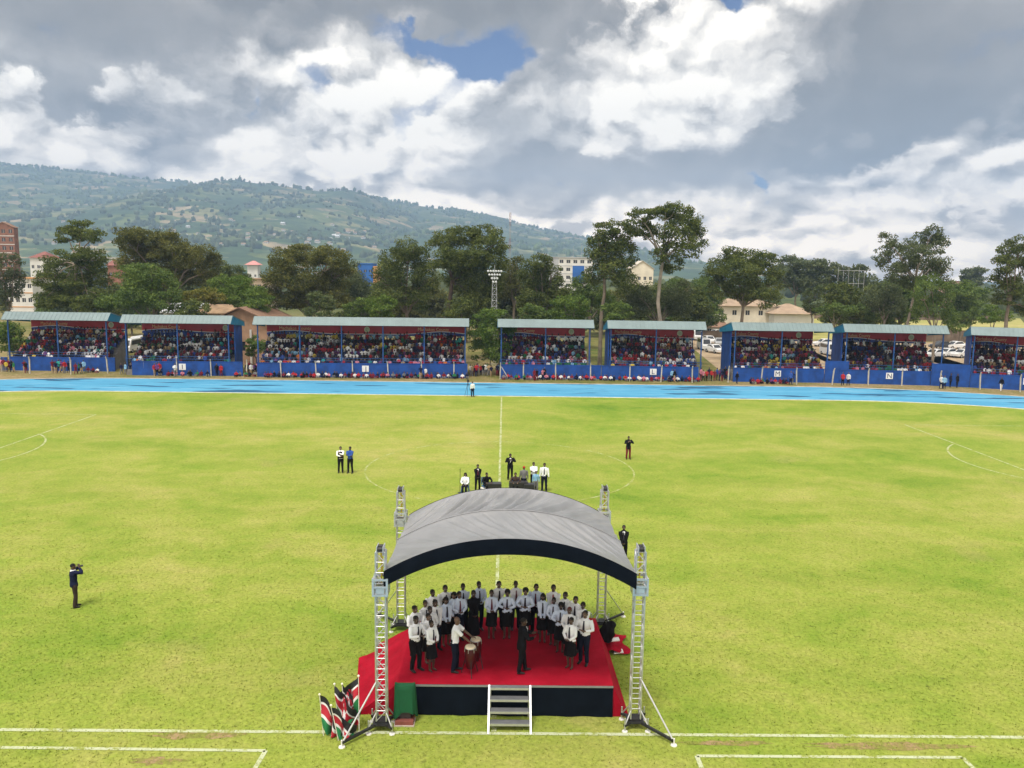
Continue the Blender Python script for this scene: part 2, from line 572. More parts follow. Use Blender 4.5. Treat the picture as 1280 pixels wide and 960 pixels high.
HALF_L, HALF_W = 53.3, 33.1
m_ = MB(); strip(m_, (0, -33.0), (0, 33.3), .15); structure(m_.build('halfway_line', line_material(.46, .75)))
m_ = MB(); arc(m_, (0, 0), 9.15, -pi, pi, .13, 120); structure(m_.build('centre_circle', line_material(.50, .55)))
m_ = MB(); strip(m_, (-54, -33.15), (54, -33.05), .15); structure(m_.build('touchline', line_material(.42, .8)))
for sg, apex, corner in ((-1, gp(35, 565.5), gp(120, 518.5)), (1, gp(1205, 577.5), gp(1131, 531))):
    m_ = MB()
    lx = abs(corner.x); top = corner.y
    strip(m_, (sg * lx, -20), (sg * lx, top), .15)
    strip(m_, (sg * lx, top), (sg * (lx + 16), top), .10)
    arc(m_, (sg * (abs(apex.x) + 9.15), apex.y), 9.15, (pi - .83) if sg > 0 else -.83, (pi + .83) if sg > 0 else .83, .14, 40, z=.024)
    structure(m_.build('penalty_line', line_material(.44, .6)))
m_ = MB()
c0, c1 = gp(332, 939), gp(0, 934.4)
strip(m_, (c1.x - 3, c1.y), (c0.x, c0.y), .13); strip(m_, (c0.x, c0.y), (c0.x - .15, c0.y - 2.6), .13)
structure(m_.build('technical_area_line', line_material(.40, .8)))
m_ = MB()
c0, c1 = gp(871, 945.6), gp(1203, 947.5)
strip(m_, (c0.x, c0.y), (c1.x, c1.y), .13); strip(m_, (c0.x, c0.y), (c0.x, c0.y - 2.4), .13); strip(m_, (c1.x, c1.y), (c1.x + .1, c1.y - 2.4), .13)
structure(m_.build('technical_area_line', line_material(.40, .8)))
# bare earth scars by the near touchline
eb = MB()
rr = random.Random(5)
for (u, v, rx, ry) in ((247, 919, 1.5, .28), (195, 952, .9, .2), (1110, 933, 2.6, .22), (905, 930, 1.6, .16)):
    c = gp(u, v)
    eb.face([(c.x + rx * cos(2 * pi * k / 28) * rr.uniform(.55, 1.1), c.y + ry * sin(2 * pi * k / 28) * rr.uniform(.5, 1.2), .0145) for k in range(28)])
def earth_mat():
    m, g, b, out = new_mat('bare earth')
    P = pos_of(g)
    n = g.noise(P, 2.2, 5, .7)
    c = g.ramp(n, [(.40, (.20, .22, .035)), (.52, (.24, .20, .06)), (.68, (.33, .23, .12))])
    c = g.vm('SCALE', c, scale=g.mapr(g.noise(P, 9.0, 3, .7), .3, .7, .7, 1.15, 'LINEAR'))
    g.put(b.inputs['Base Color'], c); b.inputs['Roughness'].default_value = 1.0
    return m
structure(eb.build('bare_earth', earth_mat()))

# short turf: blades standing up from the near part of the pitch, which nobody could count
import numpy as np
def blades(name, n, xr, yr, hmin, hmax, seed):
    r = np.random.default_rng(seed)
    x = r.uniform(*xr, n); y = r.uniform(*yr, n)
    keep = r.uniform(0, 1, n) < np.clip((2 - y) / 32, 0, 1) ** 1.6
    x, y = x[keep], y[keep]; n = len(x)
    h = r.uniform(hmin, hmax, n); a = r.uniform(0, 2 * pi, n); w = r.uniform(.012, .03, n)
    lx = r.normal(0, .5, n) * h; ly = r.normal(0, .5, n) * h
    V = np.zeros((n, 3, 3), np.float32)
    V[:, 0] = np.stack([x - np.cos(a) * w, y - np.sin(a) * w, np.full(n, .008)], 1)
    V[:, 1] = np.stack([x + np.cos(a) * w, y + np.sin(a) * w, np.full(n, .008)], 1)
    V[:, 2] = np.stack([x + lx, y + ly, .008 + h], 1)
    me = bpy.data.meshes.new(name)
    me.vertices.add(n * 3); me.vertices.foreach_set('co', V.ravel())
    me.loops.add(n * 3); me.loops.foreach_set('vertex_index', np.arange(n * 3, dtype=np.int32))
    me.polygons.add(n); me.polygons.foreach_set('loop_start', np.arange(0, n * 3, 3, dtype=np.int32))
    me.update(calc_edges=True)
    me.materials.append(GRASS)
    return link(name, me)
tag(blades('grass', 260000, (-34, 34), (-37.5, 2), .02, .055, 3), 'short green and straw coloured turf on the near side of the pitch', 'grass', kind='stuff')

# ------------------------------------------------------------------ hills
def hill_material():
    m, g, b, out = new_mat('farmed hillside')
    P = pos_of(g)
    w = g.vm('ADD', P, g.vm('SCALE', g.vm('SUBTRACT', g.noise(P, .004, 4, .6, color=True, dims='3D'), (.5, .5, .5)), scale=160.0))
    n = g.noise(w, .0045, 6, .6, dims='3D')
    nd = g.n('ShaderNodeTexVoronoi'); g.put(nd.inputs['Vector'], g.vm('MULTIPLY', w, (.6, .6, 1.6))); nd.inputs['Scale'].default_value = .019
    sp = g.n('ShaderNodeSeparateColor'); g.put(sp.inputs[0], nd.outputs['Color'])
    c = g.ramp(sp.outputs[0], [(0, (.055, .090, .032)), (.45, (.090, .125, .045)), (.62, (.125, .155, .045)), (.76, (.21, .21, .085)), (.88, (.32, .26, .15))], 'CONSTANT')
    wood = g.mapr(n, .47, .62)
    c = g.mix(wood, c, (.048, .080, .032))
    f = g.noise(P, .035, 5, .65, dims='3D')
    c = g.vm('SCALE', c, scale=g.mapr(f, .3, .7, .6, 1.35, 'LINEAR'))
    g.put(b.inputs['Base Color'], c); b.inputs['Roughness'].default_value = 1.0
    b.inputs['Specular IOR Level'].default_value = .05
    return m


HILLM = hill_material()


def make_hill(name, ridge, Yr, Y0, back, seed, nx=170, ny=60):
    pts = sorted((at(u, v, Yr).x, at(u, v, Yr).z) for u, v in ridge)
    def H(x):
        if x <= pts[0][0]: return max(0, pts[0][1] + (x - pts[0][0]) * .02)
        for (xa, za), (xb, zb) in zip(pts, pts[1:]):
            if x <= xb:
                t = (x - xa) / (xb - xa); return za + (zb - za) * t
        return max(-20, pts[-1][1] - (x - pts[-1][0]) * .12)
    x0, x1 = pts[0][0] - 1400, pts[-1][0] + 900
    def Z(x, y):
        h = H(x)
        if y <= Yr:
            t = max(0, (y - Y0) / (Yr - Y0)); k = t ** 1.12
        else:
            k = 1 - .35 * (y - Yr) / back
        z = h * k
        n = noise.fractal(Vector((x * .0022 + seed, y * .0022, 0)), 1.0, 2.0, 5)
        return z + n * min(1, max(0, h) / 150) * (26 * min(1, 4 * t * (1 - t)) if y <= Yr else 8) - 1.5
    b = MB(); vs = []
    for j in range(ny + 1):
        y = Y0 + (Yr + back - Y0) * j / ny
        for i in range(nx + 1):
            x = x0 + (x1 - x0) * i / nx
            vs.append((x, y, Z(x, y)))
    fs = [(j * (nx + 1) + i, j * (nx + 1) + i + 1, (j + 1) * (nx + 1) + i + 1, (j + 1) * (nx + 1) + i) for j in range(ny) for i in range(nx)]
    b.add(vs, fs, 0, True)
    structure(b.build(name, HILLM))
    return Z, (x0, x1)


RIDGE_FAR = [(-120, 196), (0, 205), (60, 210), (100, 214), (160, 221), (230, 227), (350, 237), (450, 244), (500, 252), (545, 260), (580, 264), (640, 277), (690, 289), (740, 298), (785, 315), (830, 332), (870, 350)]
RIDGE_NEAR = [(-100, 318), (0, 300), (80, 284), (150, 262), (200, 244), (240, 233), (290, 223), (350, 231), (400, 238), (440, 236), (470, 248), (500, 263), (540, 283), (600, 307), (680, 328), (720, 342), (760, 352)]
ZF, XF = make_hill('hills', RIDGE_FAR, 4300, 1500, 900, 3.0)
ZN, XN = make_hill('hills', RIDGE_NEAR, 3500, 1300, 500, 9.0)

# ------------------------------------------------------------------ foliage
def np_mesh(name, V, F, mats, attr=None, smooth=False):
    """V (n,3), F (m,k) -> mesh"""
    me = bpy.data.meshes.new(name)
    n, (m, k) = len(V), F.shape
    me.vertices.add(n); me.vertices.foreach_set('co', np.ascontiguousarray(V, np.float32).ravel())
    me.loops.add(m * k); me.loops.foreach_set('vertex_index', np.ascontiguousarray(F, np.int32).ravel())
    me.polygons.add(m); me.polygons.foreach_set('loop_start', np.arange(0, m * k, k, dtype=np.int32))
    if attr is not None:
        for nm, val in attr.items():
            if val.ndim == 1:
                a = me.attributes.new(nm, 'FLOAT', 'FACE'); a.data.foreach_set('value', np.ascontiguousarray(val, np.float32))
            else:
                a = me.attributes.new(nm, 'FLOAT_COLOR', 'FACE')
                v4 = np.concatenate([val, np.ones((len(val), 1))], 1)
                a.data.foreach_set('color', np.ascontiguousarray(v4, np.float32).ravel())
    for mm in mats: me.materials.append(mm)
    if smooth: me.polygons.foreach_set('use_smooth', np.ones(m, bool))
    me.update(calc_edges=True)
    return me


def leaf_mat(dark, light, trans=.34):
    key = ('leaf', dark, light)
    if key in _MC: return _MC[key]
    m, g, b, out = new_mat('leaves')
    at_ = g.n('ShaderNodeAttribute', attribute_name='tint')
    c = g.ramp(at_.outputs['Fac'], [(0, dark), (.55, tuple((a + q) / 2 for a, q in zip(dark, light))), (1, light)])
    g.put(b.inputs['Base Color'], c); b.inputs['Roughness'].default_value = .75
    b.inputs['Specular IOR Level'].default_value = .25
    t = g.n('ShaderNodeBsdfTranslucent'); g.put(t.inputs['Color'], c)
    mx = g.n('ShaderNodeMixShader'); mx.inputs[0].default_value = trans
    m.node_tree.links.new(b.outputs[0], mx.inputs[1]); m.node_tree.links.new(t.outputs[0], mx.inputs[2])
    m.node_tree.links.new(mx.outputs[0], out.inputs[0])
    _MC[key] = m
    return m


LEAF = {
    'dark': leaf_mat((.038, .066, .014), (.195, .225, .052)),
    'olive': leaf_mat((.046, .064, .014), (.225, .222, .054)),
    'mid': leaf_mat((.054, .102, .020), (.200, .270, .060)),
    'bright': leaf_mat((.060, .120, .015), (.180, .250, .045)),
    'yellow': leaf_mat((.090, .120, .018), (.340, .290, .060)),
    'grey': leaf_mat((.054, .080, .032), (.170, .200, .088)),
    'pale': leaf_mat((.050, .080, .024), (.160, .190, .070)),
}
BARK = mat((.20, .165, .125), .95, .35, 1.2, bump=.3)
BARKD = mat((.085, .065, .05), .95, .35, 1.2, bump=.3)
BARKP = mat((.27, .235, .19), .9, .35, .9, bump=.2)


def leaf_cloud(lobes, leaf, cover, r, droop=0.0, gap=.30, sub=.36):
    """lobes (x,y,z,rx,rz): sprays of leaves on uneven clumps round each lobe; returns V, F, tint"""
    VV, TT = [], []
    for (x, y, z, rx, rz) in lobes:
        ks = max(5, int(15 * (rx * rz) ** .35))
        cz = r.uniform(-1, 1, ks); ca = r.uniform(0, 2 * pi, ks); cr = r.uniform(.35, .95, ks) ** .6
        sx = np.sqrt(1 - cz ** 2)
        cen = np.stack([x + cr * sx * np.cos(ca) * rx, y + cr * sx * np.sin(ca) * rx, z + cr * cz * rz], 1)
        for c in cen:
            sr = sub * rx * r.uniform(.55, 1.25); sz = sub * rz * r.uniform(.5, 1.05)
            n = int(cover * 4 * pi * sr * sr / (leaf * leaf)) + 6
            d = r.normal(0, 1, (n, 3)); d /= np.linalg.norm(d, axis=1)[:, None]
            rad = r.uniform(.15, 1.0, n) ** .45
            p = c + d * rad[:, None] * np.array([sr, sr, sz])
            nz = d * .5 + r.normal(0, .55, (n, 3)) + np.array([0, 0, .35])
            nz /= np.linalg.norm(nz, axis=1)[:, None]
            t1 = np.cross(nz, r.normal(0, 1, (n, 3))); t1 /= np.linalg.norm(t1, axis=1)[:, None] + 1e-9
            t2 = np.cross(nz, t1)
            if droop:
                t1 = t1 * (1 - droop) + np.array([0, 0, -1.0]) * droop
            L = leaf * r.uniform(.6, 1.5, n)[:, None]; Wd = leaf * r.uniform(.30, .62, n)[:, None]
            q = np.stack([p - t1 * L * .5, p + t2 * Wd * .5, p + t1 * L * .5, p - t2 * Wd * .5], 1)
            VV.append(q); TT.append(np.clip(r.normal(.45, .22, n) + r.normal(0, .12), 0, 1))
    V = np.concatenate(VV); T = np.concatenate(TT)
    n = len(V)
    return V.reshape(-1, 3), np.arange(n * 4, dtype=np.int32).reshape(n, 4), T


def limb(mb, a, b, r0, r1, rr, wob=.06, n=7, mi=0):
    a, b = Vector(a), Vector(b); L = (b - a).length
    pts, rs = [], []
    for k in range(6):
        t = k / 5
        p = a.lerp(b, t)
        if 0 < k < 5: p = p + Vector((rr.uniform(-1, 1), rr.uniform(-1, 1), rr.uniform(-.4, .6))) * L * wob
        pts.append(p); rs.append(r0 + (r1 - r0) * t)
    mb.chain(pts, rs, n, mi)
    return pts


def tree(name, label, Y, lobes_px, kind, base_u=None, bark=None, leaf=.34, cover=.95, trunk=.22, fork_v=None, seed=0, group=None, droop=0.0, sub=.47, cat='tree', fork2=None, base_z=0.0, grow=1.10):
    """lobes_px: (u, v, half-width, half-height) of the crown's masses as they stand on the plane y = Y; each gets a depth of its own"""
    r = np.random.default_rng(seed + 11); rr = random.Random(seed)
    us = [l[0] for l in lobes_px]
    bu = base_u if base_u is not None else sum(us) / len(us)
    base = at(bu, 400, Y); base.z = base_z
    sc = (Y - CAM_Y) / FPX
    L = []
    wid = (max(us) - min(us)) * sc * .5 + 1
    for (u, v, hw, hh) in lobes_px:
        hw *= grow; hh *= grow
        dy = rr.uniform(-.55, .55) * wid
        p = at(u, v, Y + dy)
        L.append((p.x, p.y, p.z, hw * sc, hh * sc))
    root = empty(name, base)
    tag(root, label, cat, group)
    loc = np.array(base)
    V, F, T = leaf_cloud(L, leaf, cover, r, droop, sub=sub)
    me = np_mesh('crown', V - loc, F, [LEAF[kind]], {'tint': T})
    link('crown', me, root)
    tm = MB()
    zs = min(l[2] - l[4] for l in L)
    ztop = max(l[2] for l in L)
    fz = at(bu, fork_v, Y).z if fork_v else base_z + max(1.2, (zs - base_z) * .8 + (ztop - zs) * .12)
    cx = sum(l[0] for l in L) / len(L)
    fx = at(fork2, 400, Y).x if fork2 else base.x + (cx - base.x) * .35
    fork = Vector((fx, Y, fz)) - base
    pts = limb(tm, (0, 0, -.3), fork, trunk * 1.25, trunk * .8, rr, .02, 8)
    for l in L:
        tip = Vector((l[0], l[1], l[2] - l[4] * .15)) - base
        st = fork if rr.random() < .7 or tip.z < fork.z else fork.lerp(tip, .15)
        mid = st.lerp(tip, .5) + Vector((0, 0, (tip - st).length * .10))
        tm.chain([st - Vector((0, 0, .15)), st.lerp(mid, .5) + Vector((rr.uniform(-.2, .2), rr.uniform(-.2, .2), 0)), mid, tip], [trunk * .62, trunk * .46, trunk * .34, trunk * .12], 6)
        for q in range(3):
            e = tip + Vector((rr.uniform(-1, 1) * l[3] * .7, rr.uniform(-1, 1) * l[3] * .7, rr.uniform(-.2, .8) * l[4]))
            tm.chain([mid.lerp(tip, .5), mid.lerp(e, .7), e], [trunk * .26, trunk * .16, trunk * .06], 5)
    tm.build('trunk', bark or BARK, root)
    return root


def bush(label, Y, lobes_px, kind, seed, leaf=.34, name='bush', group=None):
    """a shrub whose foliage reaches the ground, on short stems"""
    return tree(name, label, Y, lobes_px, kind, leaf=leaf, cover=1.1, trunk=.07, seed=seed, group=group, cat='shrub', bark=BARKD)


TREES = 'trees beyond the stands'
# left side
tree('tree', 'grey-green feathery tree cut by the left edge of the photo', 80, [(2, 338, 14, 18), (18, 352, 12, 18), (4, 372, 16, 18), (20, 326, 7, 8)], 'grey', seed=1, group=TREES)
tree('pine_tree', 'pine with a flat detached top tuft, left of the brown wide tree', 62, [(84, 293, 14, 9), (103, 288, 17, 11), (118, 294, 10, 8), (92, 316, 18, 9), (122, 324, 14, 11), (72, 330, 16, 11), (104, 336, 20, 10), (62, 350, 16, 12), (92, 356, 22, 12), (124, 348, 14, 12), (72, 372, 22, 14), (112, 375, 24, 13)], 'dark', base_u=99, trunk=.26, seed=2, group=TREES, fork_v=330)
tree('tree', 'wide dark olive tree with a brownish domed crown behind the second stand from the left', 82, [(160, 300, 17, 13), (186, 298, 22, 13), (208, 306, 20, 14), (168, 322, 20, 16), (200, 326, 24, 16), (228, 318, 16, 13), (250, 322, 18, 14), (236, 338, 22, 17), (262, 336, 14, 14), (190, 350, 24, 16)], 'olive', trunk=.35, seed=3, group=TREES)
tree('tree', 'mid-green bushy tree in front of the wide olive tree', 60, [(168, 346, 17, 14), (190, 342, 16, 14), (208, 352, 14, 13), (176, 368, 22, 14), (206, 374, 18, 13), (150, 378, 20, 12), (222, 384, 12, 9)], 'mid', trunk=.2, seed=4, group=TREES)
tree('tree', 'low dark tree on the hill side of the bright green tree, beside the pagoda roof', 110, [(276, 338, 13, 11), (292, 342, 12, 10), (300, 352, 12, 10)], 'dark', trunk=.2, seed=5, group=TREES)
tree('tree', 'bright yellow-green spreading tree between the rusty roof and the round dark tree', 68, [(280, 354, 17, 10), (304, 356, 18, 10), (322, 366, 16, 10), (290, 370, 20, 10), (314, 380, 18, 10)], 'bright', trunk=.2, seed=6, group=TREES)
tree('tree', 'flowering yellow shrub-like tree above the white warehouse roof', 64, [(240, 372, 12, 8), (256, 368, 14, 8), (270, 374, 10, 7)], 'yellow', trunk=.12, leaf=.34, seed=7, group=TREES)
tree('tree', 'big round-headed dark tree behind the left half of the longest stand', 76, [(356, 326, 17, 15), (384, 318, 22, 14), (410, 324, 20, 14), (428, 336, 14, 14), (348, 348, 16, 16), (378, 345, 24, 18), (412, 350, 22, 18), (352, 374, 18, 14), (384, 376, 22, 14), (418, 376, 20, 14)], 'olive', trunk=.36, seed=8, group=TREES)
tree('tree', 'pale green young tree against the round-headed dark tree', 58, [(398, 372, 11, 9), (408, 378, 11, 10), (400, 388, 16, 9)], 'pale', trunk=.12, leaf=.34, seed=9, group=TREES)
tree('tree', 'slender grey-green tree left of the blue-roofed building', 88, [(440, 340, 10, 15), (448, 356, 13, 16), (438, 372, 14, 14), (462, 376, 12, 12)], 'grey', trunk=.2, seed=10, group=TREES)
tree('tree', 'pyramid-shaped dark tree right of the blue-roofed building', 74, [(510, 312, 15, 12), (494, 324, 18, 13), (526, 322, 16, 13), (484, 346, 16, 18), (508, 345, 20, 18), (532, 346, 14, 18), (490, 372, 20, 14), (522, 374, 18, 14)], 'dark', trunk=.3, seed=11, group=TREES)
tree('eucalyptus_tree', 'tallest broad eucalyptus left of the floodlight mast, bare paired trunks below', 70, [(556, 300, 17, 12), (580, 294, 18, 12), (604, 292, 16, 11), (622, 302, 13, 13), (560, 322, 20, 14), (590, 318, 22, 16), (618, 324, 16, 16), (578, 344, 22, 16), (606, 350, 22, 16), (594, 374, 22, 14)], 'dark', base_u=551, bark=BARKD, trunk=.34, fork_v=352, seed=12, group=TREES)
tree('tree', 'narrow mid-green tree directly behind the floodlight mast', 84, [(636, 338, 10, 14), (648, 332, 9, 12), (634, 360, 14, 14), (652, 356, 12, 16)], 'olive', trunk=.22, seed=13, group=TREES)
tree('tree', 'dense dark tree right of the floodlight mast, before the office block', 76, [(676, 328, 14, 11), (662, 340, 14, 13), (690, 342, 14, 13), (674, 356, 20, 15), (700, 362, 13, 12), (662, 376, 18, 13), (690, 380, 18, 10)], 'dark', trunk=.3, seed=14, group=TREES)
tree('tree', 'low yellow-green tree above the roof of the stand right of the mast', 62, [(704, 378, 13, 9), (722, 380, 14, 9), (712, 392, 20, 8)], 'bright', trunk=.15, leaf=.34, seed=15, group=TREES)
tree('eucalyptus_tree', 'dark eucalyptus on a straight bare trunk, close left of the forked one', 66, [(758, 286, 12, 8), (776, 290, 11, 10), (748, 298, 11, 9), (768, 306, 15, 12), (784, 318, 11, 14), (756, 322, 13, 12), (772, 338, 17, 13), (744, 344, 11, 9), (782, 356, 12, 12), (742, 316, 8, 8)], 'dark', base_u=751, bark=BARK, trunk=.26, fork_v=345, grow=1.25, seed=16, group=TREES)
tree('eucalyptus_tree', 'tall eucalyptus with forked pale trunk and open umbrella crown', 62, [(800, 270, 13, 7), (795, 284, 12, 10), (812, 290, 11, 8), (832, 264, 13, 7), (848, 266, 14, 9), (864, 278, 12, 12), (870, 298, 10, 12), (846, 286, 12, 11), (858, 310, 12, 10), (834, 300, 9, 9), (838, 328, 12, 9), (822, 320, 8, 7)], 'dark', base_u=822, bark=BARKP, trunk=.27, fork_v=322, fork2=826, seed=17, group=TREES, sub=.45, grow=1.38)
tree('tree', 'greyish bushy tree under the forked eucalyptus', 70, [(796, 366, 14, 12), (812, 376, 14, 12), (790, 386, 18, 10), (840, 370, 14, 14), (856, 362, 12, 12), (850, 384, 16, 12)], 'grey', trunk=.2, seed=18, group=TREES)
tree('tree', 'dark bushy tree between the straight eucalyptus and the office block', 72, [(728, 352, 13, 11), (742, 366, 14, 12), (724, 374, 14, 12), (758, 378, 14, 12)], 'mid', trunk=.2, seed=19, group=TREES)
tree('tree', 'heavy dark tree on two trunks in front of the cream house', 72, [(914, 318, 14, 9), (934, 322, 18, 11), (956, 326, 14, 11), (896, 336, 15, 13), (922, 342, 20, 15), (950, 346, 20, 15), (968, 352, 10, 16), (900, 358, 16, 12), (932, 364, 22, 12), (960, 370, 14, 14)], 'dark', base_u=926, bark=BARK, trunk=.28, fork_v=382, seed=20, group=TREES)
# right side
far = [
    ('hazy grey-green tree in the row behind the tan-roofed house, nearest the house', [(986, 330, 14, 9), (1004, 334, 13, 9), (976, 346, 14, 12), (996, 352, 18, 13), (1010, 356, 10, 10)]),
    ('hazy grey-green tree in the middle of the row behind the tan-roofed house', [(1024, 334, 13, 9), (1040, 338, 11, 9), (1026, 350, 18, 12), (1044, 356, 12, 12)]),
    ('hazy tree behind the lattice gantry', [(1060, 344, 11, 9), (1074, 340, 11, 8), (1068, 356, 16, 12), (1086, 352, 12, 12)]),
]
for i, (lb_, lo) in enumerate(far):
    tree('tree', lb_, 170, lo, 'grey', leaf=.7, trunk=.3, seed=30 + i, group=TREES, cover=.9)
tree('tree', 'round pale shrub-like tree right of the tan-roofed house', 95, [(1010, 372, 8, 9), (1020, 366, 8, 9), (1016, 382, 13, 9)], 'pale', trunk=.15, leaf=.4, seed=33, group=TREES)
tree('tree', 'low olive bushy tree at the near edge of the yellow field', 80, [(1042, 384, 10, 7), (1058, 388, 13, 7), (1030, 390, 10, 6)], 'mid', trunk=.12, leaf=.36, seed=34, group=TREES)
tree('tree', 'drooping dark tree left of the pale-trunked tall one', 86, [(1106, 362, 14, 10), (1094, 374, 14, 11), (1118, 374, 14, 12), (1104, 386, 18, 9)], 'grey', trunk=.2, leaf=.38, seed=35, group=TREES, droop=.3)
tree('silky_oak_tree', 'tall airy tree on a leaning pale trunk behind the stand marked N', 72, [(1108, 300, 8, 9), (1120, 312, 12, 9), (1104, 322, 9, 9), (1146, 300, 10, 9), (1164, 292, 9, 8), (1172, 306, 11, 10), (1150, 316, 13, 9), (1130, 326, 11, 9), (1178, 326, 10, 11), (1160, 336, 12, 10), (1118, 342, 13, 9), (1182, 346, 8, 9), (1140, 350, 12, 9)], 'grey', base_u=1130, bark=BARKP, trunk=.2, fork_v=352, fork2=1140, seed=36, group=TREES, sub=.42, cover=.9, grow=1.42)
tree('tree', 'deep green weeping tree right of the pale leaning trunk', 66, [(1164, 352, 14, 11), (1150, 364, 14, 12), (1178, 366, 13, 13), (1168, 384, 18, 13), (1186, 396, 10, 12), (1150, 388, 12, 9), (1192, 408, 12, 7)], 'mid', trunk=.2, seed=37, group=TREES, droop=.3)
tree('tree', 'small far tree with a round top beside the pink building', 260, [(1210, 342, 9, 6), (1222, 340, 9, 6), (1216, 350, 13, 7)], 'grey', leaf=.8, trunk=.3, seed=38, group=TREES)
tree('tree', 'dark green tree before the pink building, left of the edge tree', 130, [(1212, 362, 12, 9), (1224, 370, 12, 10), (1206, 378, 14, 8)], 'mid', leaf=.55, trunk=.25, seed=39, group=TREES)
tree('tree', 'bright bushy tree at the field edge left of the last stand', 84, [(1240, 388, 10, 7), (1250, 394, 12, 7), (1236, 398, 10, 6)], 'bright', leaf=.36, trunk=.12, seed=40, group=TREES)
tree('tree', 'dark tree cut by the right edge of the photo', 70, [(1262, 312, 12, 11), (1276, 306, 13, 12), (1256, 330, 14, 12), (1278, 332, 16, 14), (1250, 350, 12, 11), (1272, 358, 18, 13), (1258, 374, 14, 9), (1284, 384, 14, 12)], 'dark', base_u=1258, bark=BARK, trunk=.28, fork_v=380, seed=41, group=TREES)
# bushes close to the stands
bush('large bright green bush filling the gap behind the floodlight mast', 54, [(604, 398, 12, 9), (620, 394, 12, 8), (596, 416, 12, 14), (616, 416, 16, 16), (634, 408, 10, 12), (602, 438, 14, 12), (622, 440, 14, 12)], 'bright', 50)
bush('bright green bush left of the leftmost stand, at the photo edge', 58, [(4, 412, 12, 11), (18, 416, 10, 12), (26, 424, 8, 12), (8, 430, 16, 12)], 'bright', 51)
bush('bright green bush between the second stand from the left and the longest stand', 56, [(318, 426, 9, 6), (326, 432, 9, 7), (314, 438, 10, 7)], 'bright', 52)
more = [(452, 384, 'mid', 66, 'low green tree behind the roof of the longest stand, under the slender grey-green tree'), (476, 380, 'bright', 62, 'small lime green tree behind the longest stand, under the pyramid-shaped tree'), (574, 384, 'dark', 64, 'low dark tree at the foot of the tallest broad eucalyptus'), (772, 388, 'mid', 60, 'low green tree behind the gap between the stands marked K and L'), (666, 392, 'mid', 62, 'low green tree behind the roof of the first stand right of the mast'), (242, 388, 'dark', 56, 'small dark tree left of the white warehouse roof'), (1078, 392, 'mid', 92, 'small bush-like tree standing alone in the yellow field')]
for i, (u, v, k, Y, lb_) in enumerate(more):
    tree('tree', lb_, Y, [(u - 9, v, 11, 8), (u + 8, v - 2, 11, 8), (u, v - 7, 9, 7), (u - 2, v + 8, 16, 8)], k, leaf=.34, trunk=.12, seed=60 + i, group=TREES)

rb = random.Random(77)
BELT = [u for u in range(432, 890, 19)] + [u for u in range(60, 330, 22)] + [1052, 1088, 1120, 1196]
for i, u in enumerate(BELT):
    u += rb.uniform(-6, 6); Y = rb.uniform(88, 135); top = rb.uniform(346, 366)
    lo = [(u + rb.uniform(-13, 13), top + rb.uniform(8, 40), rb.uniform(9, 15), rb.uniform(9, 13)) for _ in range(6)] + [(u, top + 8, 10, 8), (u - 8, 398, 14, 10), (u + 8, 394, 14, 10)]
    tree('tree', 'mid-sized leafy tree in the thick tree belt behind the stands', Y, lo, rb.choice(['dark', 'mid', 'olive', 'grey', 'dark']), leaf=.48, cover=1.0, trunk=.2, seed=200 + i, group='belt of trees behind the stands')


# far-off woods: read as one mass
def clumps(name, P, R, kind, label, seed, tall=1.0):
    r = np.random.default_rng(seed)
    ico = bmesh.new(); bmesh.ops.create_icosphere(ico, subdivisions=1, radius=1)
    iv = np.array([v.co[:] for v in ico.verts]); jf = np.array([[v.index for v in f.verts] for f in ico.faces], np.int32); ico.free()
    n = len(P); k = len(iv)
    V = iv[None] * (1 + r.normal(0, .22, (n, k, 1)))
    V = V * np.stack([R * r.uniform(.7, 1.3, n), R * r.uniform(.7, 1.3, n), R * tall * r.uniform(.7, 1.5, n)], 1)[:, None, :]
    V = V + P[:, None, :]
    F = (jf[None] + (np.arange(n) * k)[:, None, None]).reshape(-1, 3)
    T = np.repeat(np.clip(r.normal(.4, .25, n), 0, 1), len(jf)) + r.normal(0, .08, n * len(jf))
    o = link(name, np_mesh(name, V.reshape(-1, 3), F, [LEAF[kind]], {'tint': np.clip(T, 0, 1)}))
    return tag(o, label, 'woods', kind='stuff')


def hill_points(Z, X, y0, y1, n, seed, thr, ridge_y=None, nridge=0):
    rr = random.Random(seed); out = []
    while len(out) < n:
        x = rr.uniform(*X); y = rr.uniform(y0, y1)
        if noise.noise(Vector((x * .004, y * .004, seed))) * .7 + noise.noise(Vector((x * .016, y * .016, seed))) * .5 < thr + rr.uniform(-.25, .25): continue
        z = Z(x, y)
        if z < 3: continue
        out.append((x, y, z + 2))
    for _ in range(nridge):
        x = rr.uniform(*X); y = ridge_y + rr.uniform(-60, 60)
        if noise.noise(Vector((x * .006, seed, 0))) < -.15 and rr.random() < .7: continue
        out.append((x, y, Z(x, y) + rr.uniform(1, 7)))
    return np.array(out)


Pn = hill_points(ZN, XN, 1700, 3560, 4600, 1, .04, 3500, 480)
clumps('hillside_woods', Pn, np.random.default_rng(2).uniform(3.5, 9, len(Pn)), 'pale', 'scattered woods and hedgerows on the nearer sunlit hill spur', 4, 1.15)
Pf = hill_points(ZF, XF, 2200, 4350, 5200, 2, -.02, 4300, 900)
clumps('hillside_woods', Pf, np.random.default_rng(3).uniform(4.5, 10, len(Pf)), 'mid', 'blue-hazed woods covering the far ridge behind the spur', 5, 1.2)
